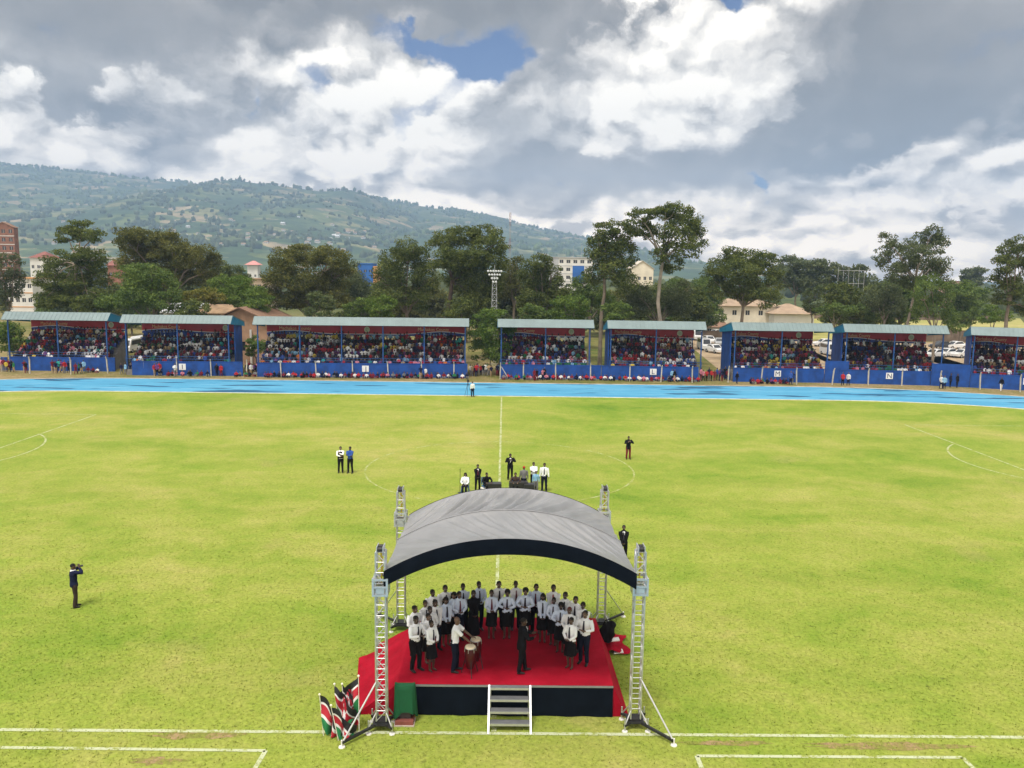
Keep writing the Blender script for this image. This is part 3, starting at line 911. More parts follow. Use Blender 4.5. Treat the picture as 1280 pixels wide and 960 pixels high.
# belt of low woods on the plain, far behind the stands
rq = random.Random(12); PB = []
for _ in range(1500):
    y = rq.uniform(230, 900); x = rq.uniform(-.72, .72) * (y + 56)
    if noise.noise(Vector((x * .012, y * .012, 5))) < -.12: continue
    PB.append((x, y, rq.uniform(1, 5)))
PB = np.array(PB)
clumps('distant_woods', PB, np.random.default_rng(8).uniform(2.5, 5.5, len(PB)), 'grey', 'belt of far-off trees and scrub on the plain behind the stands', 6, 1.25)

# ------------------------------------------------------------------ air
def make_haze():
    m = bpy.data.materials.new('air'); m.use_nodes = True
    nt = m.node_tree; nt.nodes.clear(); g = G(nt)
    out = g.n('ShaderNodeOutputMaterial'); v = g.n('ShaderNodeVolumePrincipled')
    v.inputs['Color'].default_value = (.44, .66, 1.0, 1)
    v.inputs['Density'].default_value = 2.6e-4
    v.inputs['Anisotropy'].default_value = 0.0
    nt.links.new(v.outputs[0], out.inputs['Volume'])
    b = MB(); b.box2((-4600, -400, -25), (4600, 5400, 640))
    tag(b.build('haze', m), 'pale blue air haze over the whole valley', 'haze', kind='stuff')
make_haze()

# ------------------------------------------------------------------ people
from mathutils.bvhtree import BVHTree


def voxel(mb, name, size, smooth=1, mats=None, wrinkle=0.0, wscale=9.0, keep_mi=False, seed=0, decim=0.0):
    """fuses the collected shapes into one continuous skin"""
    me = mb.mesh(name, mats or [])
    ob = bpy.data.objects.new(name, me); COL.objects.link(ob)
    md = ob.modifiers.new('r', 'REMESH'); md.mode = 'VOXEL'; md.voxel_size = size; md.use_smooth_shade = True
    if smooth:
        sm = ob.modifiers.new('s', 'SMOOTH'); sm.factor = .5; sm.iterations = smooth
    if decim:
        dm = ob.modifiers.new('d', 'DECIMATE'); dm.ratio = decim
    dg = bpy.context.evaluated_depsgraph_get()
    res = bpy.data.meshes.new_from_object(ob.evaluated_get(dg))
    if keep_mi:
        bv = BVHTree.FromPolygons([v.co[:] for v in me.vertices], [p.vertices[:] for p in me.polygons])
        mi = []
        for p in res.polygons:
            _, _, i, _ = bv.find_nearest(p.center)
            mi.append(me.polygons[i].material_index if i is not None else 0)
        res.materials.clear()
        for m in mats: res.materials.append(m)
        res.polygons.foreach_set('material_index', mi)
    if wrinkle:
        ns = [v.normal.copy() for v in res.vertices]
        for v, n in zip(res.vertices, ns):
            q = Vector((v.co.x * wscale + seed, v.co.y * wscale, v.co.z * wscale * .55))
            v.co += n * (noise.noise(q) * wrinkle + noise.noise(q * 2.3) * wrinkle * .45)
    res.polygons.foreach_set('use_smooth', [True] * len(res.polygons))
    res.name = name
    bpy.data.objects.remove(ob); bpy.data.meshes.remove(me)
    return res


SKIN = [mat(c, .42, .10, 14.0, spec=.5, name='skin') for c in ((.070, .038, .025), (.095, .052, .034), (.054, .030, .021), (.125, .070, .045))]
HAIRM = mat((.010, .009, .008), .9, .2, 30, name='hair')
HAIR_RED = mat((.11, .022, .020), .8, .2, 30, name='hair')
EYEW = mat((.60, .56, .50), .3, .02, 5, name='eye white')
WHITE_CLOTH = mat((.82, .84, .88), .85, .05, 6, name='cotton')
SHADED_WHITE = mat((.58, .67, .84), .85, .05, 6, name='cotton')  # white shirts under the canopy, cool tint of the shade put into the colour
BLACK_CLOTH = mat((.0065, .0065, .008), .9, .2, 8, spec=.15, name='dark cloth')
NAVY_CLOTH = mat((.007, .010, .022), .9, .2, 8, spec=.15, name='dark cloth')
SHOE = mat((.012, .011, .010), .45, .2, 8, name='shoe leather')
TIE = mat((.020, .018, .035), .7, .1, 8, name='tie')


def head_prims(b, c, yaw=0.0, tilt=0.0, mi=0):
    """head at centre c (middle of the skull), facing -Y"""
    M = Matrix.Rotation(yaw, 3, 'Z') @ Matrix.Rotation(tilt, 3, 'X')
    c = Vector(c)
    b.ball(c + M @ Vector((0, .012, .022)), (.077, .096, .092), 12, 9, mi, M)
    b.ball(c + M @ Vector((0, -.018, -.050)), (.058, .070, .068), 10, 7, mi, M)
    b.ball(c + M @ Vector((0, -.050, -.095)), (.030, .028, .022), 8, 6, mi, M)          # chin
    b.chain([c + M @ Vector((0, -.082, .012)), c + M @ Vector((0, -.106, -.028))], [.010, .019], 7, mi)
    for s in (-1, 1):
        b.ball(c + M @ Vector((s * .080, .012, -.012)), (.012, .024, .034), 8, 6, mi, M)
        b.ball(c + M @ Vector((s * .040, -.066, -.025)), (.022, .022, .020), 7, 5, mi, M)  # cheeks
    b.ball(c + M @ Vector((0, -.078, -.062)), (.028, .017, .014), 8, 5, mi, M)            # lips
    return M


def hand_prims(b, w, d, n, side, curl=.6, mi=0, s=1.0):
    """palm, four unequal bent fingers and a thumb; w wrist, d pointing direction, n palm normal"""
    w, d, n = Vector(w), Vector(d).normalized(), Vector(n)
    n = (n - d * n.dot(d)).normalized(); t = d.cross(n) * side
    M = Matrix((t, d, n)).transposed()
    b.ball(w + d * .048 * s, (.042 * s, .056 * s, .018 * s), 9, 7, mi, M)
    for k, (off, ln) in enumerate(((.030, .070), (.010, .082), (-.010, .076), (-.029, .060))):
        p0 = w + d * .075 * s + t * off * s
        p1 = p0 + (d * cos(curl * .5) + n * sin(curl * .5)) * ln * .5 * s
        p2 = p1 + (d * cos(curl * 1.5) + n * sin(curl * 1.5)) * ln * .5 * s
        b.chain([p0, p1, p2], [.0105, .010, .008], 6, mi)
    p0 = w + d * .025 * s + t * .034 * s
    p1 = p0 + (t * .75 + d * .6 + n * .2).normalized() * .042 * s
    p2 = p1 + (t * .25 + d * .85 + n * .45).normalized() * .034 * s
    b.chain([p0, p1, p2], [.0125, .011, .009], 6, mi)


def two_bone(a, c, l1, l2, hint):
    """elbow / knee between a and c"""
    a, c = Vector(a), Vector(c); d = c - a; L = min(d.length, (l1 + l2) * .999); dn = d.normalized()
    x = (l1 * l1 - l2 * l2 + L * L) / (2 * L); h = sqrt(max(0, l1 * l1 - x * x))
    hv = Vector(hint); hv = (hv - dn * hv.dot(dn)).normalized()
    return a + dn * x + hv * h


def pose(hands=((-.10, -.26, 1.05), (.10, -.26, 1.05)), elbow=((-1, .35, -.6), (1, .35, -.6)), feet=((-.10, 0), (.10, 0)), hip=(0, 0, .93), lean=(0, 0), head_yaw=0.0, head_tilt=0.08,
         hand_dir=None, hand_n=None, curl=.7, knees=((0, -1, 0), (0, -1, 0)), foot_z=(0, 0), woman=False, twist=0.0, scale=1.0, ankles=None, foot_dir=((-.12, -1), (.12, -1)), torso_len=.5):
    return dict(locals())


def figure_meshes(p, tag_, top='shirt', bottom='trousers', sleeve='long', vox=.0125, seed=0, hair='short', detail=True):
    """returns {part name: mesh} for one posed person, feet at z = 0, facing -Y"""
    W_ = p['woman']
    hip = Vector(p['hip']); lx, ly = p['lean']
    chest = hip + Vector((lx * .7, ly * .7, .34)); shz = hip + Vector((lx, ly, p['torso_len']))
    sw = .165 if W_ else .195
    tw = p['twist']
    sh = [shz + Vector((s * sw * cos(tw), s * sw * sin(tw), 0)) for s in (-1, 1)]
    nb = shz + Vector((0, 0, .045)); hc = shz + Vector((lx * .12, ly * .12 - .015, .195))
    hw = .095 if not W_ else .10
    hips = [hip + Vector((s * hw, 0, 0)) for s in (-1, 1)]
    ank = p['ankles'] or [Vector((f[0], f[1] + .0, .085 + z)) for f, z in zip(p['feet'], p['foot_z'])]
    ank = [Vector(a) for a in ank]
    kn = [two_bone(h, a, .43, .42, k) for h, a, k in zip(hips, ank, p['knees'])]
    hands = [Vector(h) for h in p['hands']]
    elb = [two_bone(s_, h, .29, .26, e) for s_, h, e in zip(sh, hands, p['elbow'])]
    out = {}
    # ---- body: one continuous surface
    b = MB()
    def torso(b, g=0.0, z0=-.10, neck=True, mi=0, flare=0.0):
        q = lambda t: hip.lerp(shz, t)
        k = .9 if W_ else 1.0
        secs = [(q(0) + Vector((0, 0, z0)), .150 + g + (.01 if W_ else 0) + flare, .105 + g + flare), (q(.0), .160 + g + (.015 if W_ else 0) + flare * .7, .112 + g + flare * .6), (q(.25), (.140 if not W_ else .125) + g, .098 + g), (q(.5), .152 * k + g, .104 + g), (q(.75), .172 * k + g, .112 + g), (q(.92), .178 * k + g, .098 + g), (q(1.03), .125 * k + g, .075 + g)]
        if neck: secs += [(nb + Vector((0, 0, .01)), .062 + g * .8, .060 + g * .8)]
        n = 16; vs = []; fs = []
        for (c, rx, ry) in secs:
            ca, sa = cos(tw), sin(tw)
            for j in range(n):
                x, y = rx * cos(2 * pi * j / n), ry * sin(2 * pi * j / n)
                vs.append((c.x + x * ca - y * sa, c.y + x * sa + y * ca, c.z))
        for i in range(len(secs) - 1):
            for j in range(n): fs.append((i * n + j, i * n + (j + 1) % n, (i + 1) * n + (j + 1) % n, (i + 1) * n + j))
        b.add(vs, fs, mi, True); b.add(vs[:n][::-1], [tuple(range(n))], mi); b.add(vs[-n:], [tuple(range(n))], mi)
    torso(b)
    b.chain([nb - Vector((0, 0, .03)), hc - Vector((0, -.01, .06))], [.058, .052], 9)
    Mh = head_prims(b, hc, p['head_yaw'], p['head_tilt'])
    hd, hn = [], []
    for i in (0, 1):
        s = -1 if i == 0 else 1
        b.chain([sh[i] - Vector((s * .02, 0, 0)), sh[i].lerp(elb[i], .35), elb[i], elb[i].lerp(hands[i], .3), hands[i]], [.056, .050, .040, .040, .027], 8)
        d = (hands[i] - elb[i]).normalized() if not p['hand_dir'] else Vector(p['hand_dir'][i])
        n_ = Vector((-s, -.2, -.2)) if not p['hand_n'] else Vector(p['hand_n'][i])
        hand_prims(b, hands[i], d, n_, 1 if i == 0 else -1, p['curl'])
        b.chain([hips[i] + Vector((0, 0, .02)), hips[i].lerp(kn[i], .35), kn[i], kn[i].lerp(ank[i], .3), ank[i]], [.088, .078, .055, .055, .036], 9)
        fd = Vector((*p['foot_dir'][i], 0)).normalized()
        b.chain([ank[i], ank[i] + Vector((0, 0, -.045)) + fd * .03, ank[i] + Vector((0, 0, -.06)) + fd * .14], [.036, .036, .026], 8)
    out['body'] = voxel(b, 'person_body', vox, 1, seed=seed)
    # ---- hair
    b = MB()
    if hair == 'short':
        b.ball(hc + Mh @ Vector((0, .020, .034)), (.081, .097, .086), 14, 9, 0, Mh)
        out['hair'] = voxel(b, 'hair', .014, 1, wrinkle=.006, wscale=60)
    elif hair == 'afro':
        b.ball(hc + Mh @ Vector((0, .030, .040)), (.100, .108, .100), 14, 9, 0, Mh)
        out['hair'] = voxel(b, 'hair', .014, 1, wrinkle=.012, wscale=50)
    elif hair == 'long':
        b.ball(hc + Mh @ Vector((0, .022, .036)), (.088, .103, .090), 14, 9, 0, Mh)
        for s in (-1, 0, 1):
            b.chain([hc + Mh @ Vector((s * .060, .055, .03)), hc + Mh @ Vector((s * .075, .075, -.09)), hc + Vector((s * .085, .095, -.20))], [.045, .040, .022], 8)
        out['hair'] = voxel(b, 'hair', .014, 1, wrinkle=.008, wscale=45)
    elif hair == 'cap':
        b.ball(hc + Mh @ Vector((0, .018, .040)), (.088, .104, .086), 14, 9, 0, Mh)
        b.ball(hc + Mh @ Vector((0, -.10, .045)), (.07, .06, .012), 10, 5, 0, Mh)
        out['hair'] = voxel(b, 'cap', .014, 1)
    # ---- eyes
    if detail:
        b = MB()
        for s in (-1, 1):
            b.ball(hc + Mh @ Vector((s * .031, -.083, .000)), (.014, .010, .009), 8, 5, 0, Mh)
            b.ball(hc + Mh @ Vector((s * .031, -.0915, .000)), (.006, .004, .006), 6, 4, 1, Mh)
        out['eye'] = b.mesh('eye', [EYEW, HAIRM])
    # ---- top
    b = MB()
    loose = .022 if top in ('shirt', 'vest') else .030
    if top == 'dress':
        torso(b, .016, -.10)
    else:
        torso(b, loose, {'shirt': .02, 'sweater': -.09}.get(top, -.17), neck=True, flare=.0 if top == 'shirt' else .008)
    if top != 'vest':
        for i in (0, 1):
            s = -1 if i == 0 else 1
            rr = [.078, .068, .056, .052, .040] if top == 'shirt' else [.086, .076, .064, .060, .050]
            if sleeve == 'long':
                b.chain([sh[i] - Vector((s * .03, 0, 0)), sh[i].lerp(elb[i], .4), elb[i], elb[i].lerp(hands[i], .35), elb[i].lerp(hands[i], .93)], rr, 9)
            else:
                b.chain([sh[i] - Vector((s * .03, 0, 0)), sh[i].lerp(elb[i], .5), sh[i].lerp(elb[i], .92)], [rr[0], rr[1], .066], 9)
    b.chain([nb + Vector((0, 0, -.01)), nb + Vector((0, -.004, .030))], [.072, .068], 12)          # collar
    nm = {'shirt': 'shirt', 'vest': 'waistcoat', 'jacket': 'jacket', 'dress': 'dress_top', 'sweater': 'sweater'}[top]
    out[nm] = voxel(b, nm, vox * 1.1, 1, wrinkle=.0085, wscale=11, seed=seed)
    # ---- tie and shirt front
    def chest_pt(t, x, off):
        c = hip.lerp(shz, t)
        ry = .110 * (1 if not W_ else .98) + off
        v = Vector((x, -ry, 0)); v.rotate(Matrix.Rotation(tw, 3, 'Z'))
        return c + v
    if top == 'jacket':
        b = MB()
        b.prism([chest_pt(.42, 0, .040), chest_pt(.98, .055, .024), chest_pt(1.06, .05, -.01), chest_pt(1.06, -.05, -.01), chest_pt(.98, -.055, .024)], (0, .02, 0))
        out['shirt_front'] = b.mesh('shirt_front', [WHITE_CLOTH])
    b = MB(); o_ = .030 if top == 'shirt' else .046
    pr = [chest_pt(1.0, 0, o_ - .022), chest_pt(.80, 0, o_ + .006), chest_pt(.5, 0, o_ + .004), chest_pt(.30, 0, o_ - .002)]
    w_ = [.018, .024, .034, .036]
    for i in range(3):
        b.prism([pr[i] + Vector((-w_[i], 0, 0)), pr[i + 1] + Vector((-w_[i + 1], 0, 0)), pr[i + 1] + Vector((w_[i + 1], 0, 0)), pr[i] + Vector((w_[i], 0, 0))], (0, .012, 0))
    b.prism([pr[3] + Vector((-.036, 0, 0)), pr[3] + Vector((0, 0, -.04)), pr[3] + Vector((.036, 0, 0))], (0, .012, 0))
    b.ball(pr[0] + Vector((0, -.004, -.01)), (.024, .016, .022), 8, 6)
    out['tie'] = b.mesh('tie', [TIE])
    # ---- bottom
    b = MB()
    if bottom == 'trousers':
        g = .018
        b.rings([(hip.x, hip.y, hip.z + .13, .148 + g * .6, .104 + g * .6), (hip.x, hip.y, hip.z, .165 + g, .116 + g), (hip.x, hip.y, hip.z - .09, .150 + g, .108 + g)], 16)
        for i in (0, 1):
            b.chain([hips[i] + Vector((0, 0, .02)), hips[i].lerp(kn[i], .4), kn[i], kn[i].lerp(ank[i], .5), ank[i] + Vector((0, 0, -.02))], [.108, .096, .075, .070, .064], 10)
        out['trousers'] = voxel(b, 'trousers', vox * 1.15, 1, wrinkle=.009, wscale=10, seed=seed + 3)
    else:
        ln = .46 if bottom == 'skirt' else .74
        c = hip; kx = (kn[0].x + kn[1].x) / 2; ky = (kn[0].y + kn[1].y) / 2
        secs = []
        for k in range(7):
            t = k / 6
            secs.append((c.x + (kx - c.x) * t * .8, c.y + (ky - c.y) * t * .8, c.z + .13 - t * (ln + .13), .145 + .075 * t ** .7, .105 + .075 * t ** .7))
        vs = []; fs = []; n = 40
        for k, (cx, cy, z, rx, ry) in enumerate(secs):
            for j in range(n):
                a = 2 * pi * j / n; f = 1 + .055 * (k / 6) * sin(a * 9 + seed) + .02 * sin(a * 4)
                vs.append((cx + rx * f * cos(a), cy + ry * f * sin(a), z))
        for i in range(6):
            for j in range(n): fs.append((i * n + j, (i + 1) * n + j, (i + 1) * n + (j + 1) % n, i * n + (j + 1) % n))
        b.add(vs, fs, 0, True); b.add(vs[:n], [tuple(range(n))])
        out['skirt'] = b.mesh('skirt', [BLACK_CLOTH])
    # ---- shoes
    for i in (0, 1):
        b = MB()
        fd = Vector((*p['foot_dir'][i], 0)).normalized(); a = ank[i]
        if W_:
            b.chain([a + Vector((0, 0, -.055)) - fd * .02, a + Vector((0, 0, -.062)) + fd * .06, a + Vector((0, 0, -.066)) + fd * .16], [(.038, .022), (.040, .020), (.026, .014)], 8)
        else:
            b.chain([a + Vector((0, 0, -.035)) - fd * .045, a + Vector((0, 0, -.040)) + fd * .05, a + Vector((0, 0, -.055)) + fd * .13, a + Vector((0, 0, -.060)) + fd * .19], [(.042, .046), (.046, .044), (.046, .030), (.030, .020)], 9)
        out['shoe%d' % i] = b.mesh('shoe', [SHOE])
    return out


class Kind:
    def __init__(s, parts): s.parts = parts

    def place(s, loc, rz, label, group=None, mats=None, scale=1.0, skip=(), skin=None, name='person'):
        mats = mats or {}
        root = bpy.data.objects.new(name, s.parts['body']); COL.objects.link(root)
        root.location = loc; root.rotation_euler.z = rz; root.scale = (scale,) * 3
        sk = skin or SKIN[int(abs(hash_(loc)) * 97) % len(SKIN)]
        if not s.parts['body'].materials: s.parts['body'].materials.append(sk)
        root.material_slots[0].link = 'OBJECT'; root.material_slots[0].material = sk
        tag(root, label, 'person', group)
        for nm, me in s.parts.items():
            if nm == 'body' or nm in skip: continue
            o = bpy.data.objects.new('shoe' if nm.startswith('shoe') else nm, me); COL.objects.link(o); o.parent = root
            m = mats.get(nm)
            if not me.materials: me.materials.append(m or BLACK_CLOTH)
            if m is not None:
                o.material_slots[0].link = 'OBJECT'; o.material_slots[0].material = m
        return root


def hash_(loc):
    v = sin(loc[0] * 12.9898 + loc[1] * 78.233) * 43758.5453
    return v - math.floor(v)


# tiny people (a few pixels tall): one continuous mesh, three cloth zones
def small_person(kind, seed=0, vox=.045):
    b = MB(); rr = random.Random(seed)
    if kind == 'sit':
        b.rings([(0, 0, .06, .17, .14), (0, .02, .30, .15, .11), (0, 0, .52, .19, .11), (0, 0, .60, .09, .07)], 10, 1)
        for s in (-1, 1):
            b.chain([(s * .10, 0, .10), (s * .13, -.36, .36), (s * .11, -.50, .04)], [.085, .065, .05], 7, 2)
            b.chain([(s * .19, 0, .53), (s * .24, -.14, .33), (s * .10, -.36, .38)], [.055, .048, .04], 7, 1)
        b.ball((0, -.02, .74), (.085, .095, .115), 9, 7, 0); b.chain([(0, 0, .58), (0, -.01, .70)], [.05, .05], 7, 0)
    else:
        b.rings([(0, 0, .82, .16, .12), (0, 0, 1.05, .15, .11), (0, 0, 1.38, .20, .12), (0, 0, 1.47, .09, .07)], 10, 1)
        st = .10 if kind == 'stand' else .22
        for s in (-1, 1):
            b.chain([(s * .09, 0, .92), (s * .10, s * st * .3, .5), (s * .11, s * st, .03)], [.10, .075, .055], 7, 2)
            h = {'stand': (s * .24, -.06, .84), 'walk': (s * .24, -s * .22, .88), 'fold': (-s * .04, -.18, 1.16), 'raise': (s * .13, -.26, 1.50)}[kind]
            e = {'stand': (s * .25, .03, 1.12), 'walk': (s * .25, -s * .02, 1.12), 'fold': (s * .26, -.04, 1.12), 'raise': (s * .28, -.16, 1.26)}[kind]
            b.chain([(s * .20, 0, 1.40), e, h], [.06, .05, .04], 7, 1)
            b.ball(h, .045, 7, 5, 0)
        b.ball((0, -.02, 1.63), (.085, .10, .12), 9, 7, 0); b.chain([(0, 0, 1.45), (0, -.01, 1.58)], [.055, .05], 7, 0)
    me = voxel(b, 'person', vox, 1, [SKIN[0], WHITE_CLOTH, BLACK_CLOTH], keep_mi=True, decim=.5)
    return me


CLOTH = {}
for nm_, c_ in (('white', (.66, .66, .66)), ('red', (.38, .025, .030)), ('maroon', (.16, .016, .026)), ('navy', (.009, .012, .040)), ('blue', (.035, .090, .330)), ('black', (.007, .007, .009)), ('grey', (.16, .16, .17)), ('pink', (.52, .20, .26)), ('purple', (.13, .045, .17)),
                ('green', (.025, .150, .060)), ('teal', (.030, .28, .25)), ('yellow', (.52, .40, .06)), ('orange', (.52, .16, .03)), ('tan', (.36, .26, .15)), ('sky-blue', (.22, .42, .62)), ('lime', (.35, .45, .05))):
    CLOTH[nm_] = mat(c_, .9, .12, 6, spec=.15, name='cloth')


def place_small(me, loc, rz, top, bottom, label, group, scale=1.0):
    o = bpy.data.objects.new('person', me); COL.objects.link(o)
    o.location = loc; o.rotation_euler.z = rz; o.scale = (scale,) * 3
    for i, m in ((0, SKIN[int(hash_(loc) * 4) % 4]), (1, CLOTH[top]), (2, CLOTH[bottom])):
        o.material_slots[i].link = 'OBJECT'; o.material_slots[i].material = m
    return tag(o, label, 'person', group)

# ------------------------------------------------------------------ the covered stands opposite
WALLB = mat((.004, .055, .27), .6, .38, .9, name='blue painted wall')
POSTB = mat((.012, .070, .24), .5, .2, 2, name='blue steel')
ROOFT = mat((.165, .225, .235), .45, .14, .5, name='pale teal roof sheet')
GABLE = mat((.015, .19, .33), .6, .15, 1.2, name='blue gable sheet')
CONC = mat((.20, .19, .18), .95, .2, 1.5, name='tier concrete')
BANR = mat((.36, .030, .038), .7, .15, 1.0, name='red banner')
BANB = mat((.030, .055, .26), .7, .15, 1.0, name='blue banner')
BANW = mat((.62, .60, .60), .7, .1, 1.0, name='white banner edge')
LETY = mat((.66, .42, .20), .7, .05, 1.0, name='faded gold lettering')
LETW = mat((.42, .46, .55), .7, .05, 1.0, name='faded white lettering')
PLATE = mat((.75, .76, .76), .6, .06, 2.0, name='white sign plate')
INK = mat((.015, .03, .12), .6, .05, 2.0, name='dark blue letter')
PENN = mat((.78, .78, .80), .8, .08, 4.0, name='white pennants')
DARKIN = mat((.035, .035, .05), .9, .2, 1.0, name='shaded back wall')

TXT1, TXT2 = text_mesh('Machakos County', .62), text_mesh('The Place To Be', .46)
for t_, m_ in ((TXT1, LETY), (TXT2, LETW)):
    t_.materials.clear(); t_.materials.append(m_)
LET = {c: text_mesh(c, .85) for c in 'IJKLMNO'}
for t_ in LET.values(): t_.materials.clear(); t_.materials.append(INK)

ROWS, RISE, RUN, F0, D0 = 9, .335, .58, 1.02, .75
STANDS = []      # (root, width, letter)


def make_stand(label, a, b, side, letter, letter_u, wall_ext, centre_text=False, posts=2):
    """a, b: front corners on the ground; side: which end is boarded up (-1 left, 1 right, 0 none)"""
    a, b = Vector(a), Vector(b); d = b - a; w = d.length; rz = atan2(d.y, d.x)
    root = empty('grandstand', a, rz); tag(root, label, 'grandstand', 'covered stands along the far side of the track')
    m = MB(); m.box2((wall_ext[0], 0, 0), (w + wall_ext[1], .18, 1.72)); m.box2((wall_ext[0] - .02, -.03, 1.72), (w + wall_ext[1] + .02, .21, 1.80))
    fw = m.build('front_wall', WALLB, root)
    m = MB()
    for z in (2.08, 2.40): m.tube((0, .1, z), (w, .1, z), .028, n=6)
    for k in range(int(w / 2) + 1): m.tube((w * k / int(w / 2), .1, 1.8), (w * k / int(w / 2), .1, 2.40), .025, n=6)
    m.build('railing', POSTB, root)
    m = MB()
    for r in range(ROWS):
        m.box2((.05, D0 + r * RUN, 0), (w - .05, D0 + (r + 1) * RUN + .004, F0 + r * RISE))
    m.box2((.05, .184, 0), (w - .05, D0 - .004, F0 - .3))
    m.build('seating_tier', CONC, root)
    dB = D0 + ROWS * RUN + .05
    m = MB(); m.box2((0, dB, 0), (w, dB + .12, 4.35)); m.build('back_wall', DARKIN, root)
    # roof: steep front sheet, long low rear sheet
    e0, e1 = -.35, w + .35
    R0_, R1_, R2_ = (-.30, 6.55), (.75, 7.52), (dB + .35, 6.42)
    def sheet(p, q, t=.05):
        mb = MB(); n = Vector((0, -(q[1] - p[1]), q[0] - p[0])).normalized() * t
        mb.prism([(e0, *p), (e1, *p), (e1, *q), (e0, *q)], n)
        k = int((e1 - e0) / .5); dn = n.normalized()
        for i in range(k + 1):                                   # standing ribs of the sheet
            x = e0 + (e1 - e0) * i / k
            mb.bar(Vector((x, *p)) + dn * (t + .012), Vector((x, *q)) + dn * (t + .012), .035)
        return mb
    rf = sheet(R0_, R1_).build('roof', ROOFT, root)
    sheet(R1_, R2_).build('roof_sheet', ROOFT, rf)
    for x, s in ((e0 + .02, -1), (e1 - .06, 1)):
        m = MB(); m.prism([(x, R0_[0] + .08, R0_[1]), (x, R1_[0], R1_[1] - .04), (x, R2_[0], R2_[1] - .04), (x, R2_[0], R2_[1] - .5), (x, R0_[0] + .08, R0_[1] - .03)], (.04, 0, 0))
        m.build('gable', GABLE, root)
    # posts
    for k in range(posts + 1):
        x = .12 + (w - .24) * k / posts
        m = MB(); m.box2((x - .07, .24, 0), (x + .07, .38, 6.7)); m.build('post', POSTB, root)
        m = MB(); m.box2((x - .07, dB + .13, 0), (x + .07, dB + .27, 6.45)); m.build('post', POSTB, root)
        m = MB(); m.bar((x, .31, 6.62), (x, dB + .2, 6.40), .10); m.build('rafter', POSTB, root)
    if side:
        x = 0 if side < 0 else w
        m = MB(); m.box2((x - .06, 1.7 if side < 0 else 2.6, 0), (x + .06, dB - .02, 6.38)); m.build('side_wall', WALLB, root)
    # banner: red board with a blue wave and a pale edge
    yb = dB - .12; zt, zb = 6.30, 4.86
    bw = w
    n = 48
    def wave(t):
        if centre_text: t = abs(t - .5) * 2; t = 1 - t
        return zb + .20 + .40 * exp(-((t - .24) / .24) ** 2)
    m = MB()
    for i in range(n):
        x0, x1 = bw * i / n, bw * (i + 1) / n
        m.face([(x0, yb, wave(i / n)), (x1, yb, wave((i + 1) / n)), (x1, yb, zt), (x0, yb, zt)])
    m.box2((0, yb + .012, zb), (bw, yb + .06, zt))
    bn = m.build('banner', BANR, root)
    m = MB(); e = MB()
    for i in range(n):
        x0, x1 = bw * i / n, bw * (i + 1) / n
        m.face([(x0, yb - .004, zb), (x1, yb - .004, zb), (x1, yb - .004, wave((i + 1) / n)), (x0, yb - .004, wave(i / n))])
        e.face([(x0, yb - .010, wave(i / n) - .035), (x1, yb - .010, wave((i + 1) / n) - .035), (x1, yb - .010, wave((i + 1) / n) + .045), (x0, yb - .010, wave(i / n) + .045)])
    m.build('banner_wave', BANB, bn); e.build('banner_edge', BANW, bn)
    def put(me, x, z, sx, nm):
        o = link(nm, me, bn); o.location = (x, yb - .022, z); o.rotation_euler.x = pi / 2; o.scale = (sx, 1, 1)
    def emblem(x):
        m = MB(); q = 18
        m.prism([(x + .36 * cos(2 * pi * k / q), yb - .05, 5.66 + .40 * sin(2 * pi * k / q)) for k in range(q)], (0, .035, 0))
        m.prism([(x + .24 * cos(2 * pi * k / q), yb - .062, 5.66 + .27 * sin(2 * pi * k / q)) for k in range(q)], (0, .01, 0), 1)
        m.build('emblem', [mat((.52, .48, .34), .7, .2, 4), mat((.38, .40, .26), .7, .35, 9)], bn)
    if centre_text:
        put(TXT1, 1.6, 5.56, .92, 'lettering'); put(TXT1, bw - 6.4, 5.56, .92, 'lettering')
        put(TXT2, 2.6, 4.93, 1.0, 'lettering'); put(TXT2, bw - 5.6, 4.93, 1.0, 'lettering'); emblem(bw * .5)
    else:
        put(TXT1, bw * .10, 5.56, .80, 'lettering'); put(TXT2, bw * .14, 4.93, .86, 'lettering'); emblem(bw * .84)
    # string of white pennants under the banner
    m = MB(); k = int(w / .52); prev = None; z0 = zb - .01; y0 = yb - .05
    for i in range(k):
        x = .2 + (w - .4) * (i + .5) / k
        if hash_((x, w)) < .22: continue
        n_ = len(m.v)
        m.v += [(x - .17, y0, z0), (x - .17, y0, z0 - .03), (x + .17, y0, z0), (x + .17, y0, z0 - .03), (x - .10, y0 - .03, z0 - .30), (x + .10, y0 - .03, z0 - .30)]
        fs_ = [(n_, n_ + 1, n_ + 3, n_ + 2), (n_ + 1, n_ + 4, n_ + 5, n_ + 3)] + ([(prev, prev + 1, n_ + 1, n_)] if prev is not None else [])
        m.f += fs_; m.mi += [0] * len(fs_); m.sm += [False] * len(fs_); prev = n_ + 2
    m.build('bunting', PENN, root)
    if letter:
        g_ = at(letter_u, 460, a.y); x = (g_ - a).dot(d.normalized())
        m = MB(); m.box2((x - .42, -.035, .72), (x + .42, -.004, 1.50)); pl = m.build('letter_plate', PLATE, root)
        o = link('letter', LET[letter], pl)
        bb = [v.co for v in LET[letter].vertices]; cx = (min(q.x for q in bb) + max(q.x for q in bb)) / 2
        o.location = (x - cx, -.046, .82); o.rotation_euler.x = pi / 2
    STANDS.append((root, w, rz, dB))
    return root


def front(u0, v0, u1, v1):
    a, b = gp(u0, v0), gp(u1, v1); return a, b


def by_roof(u0, u1, a, b):
    """slide the front corners along the wall so that the roof's ends stand at u0, u1"""
    d = (b - a).normalized()
    p0 = at(u0, 430, a.y); p1 = at(u1, 430, b.y)
    A = a + d * ((p0.x + .35 - a.x) / d.x); B = a + d * ((p1.x - .35 - a.x) / d.x)
    return A, B


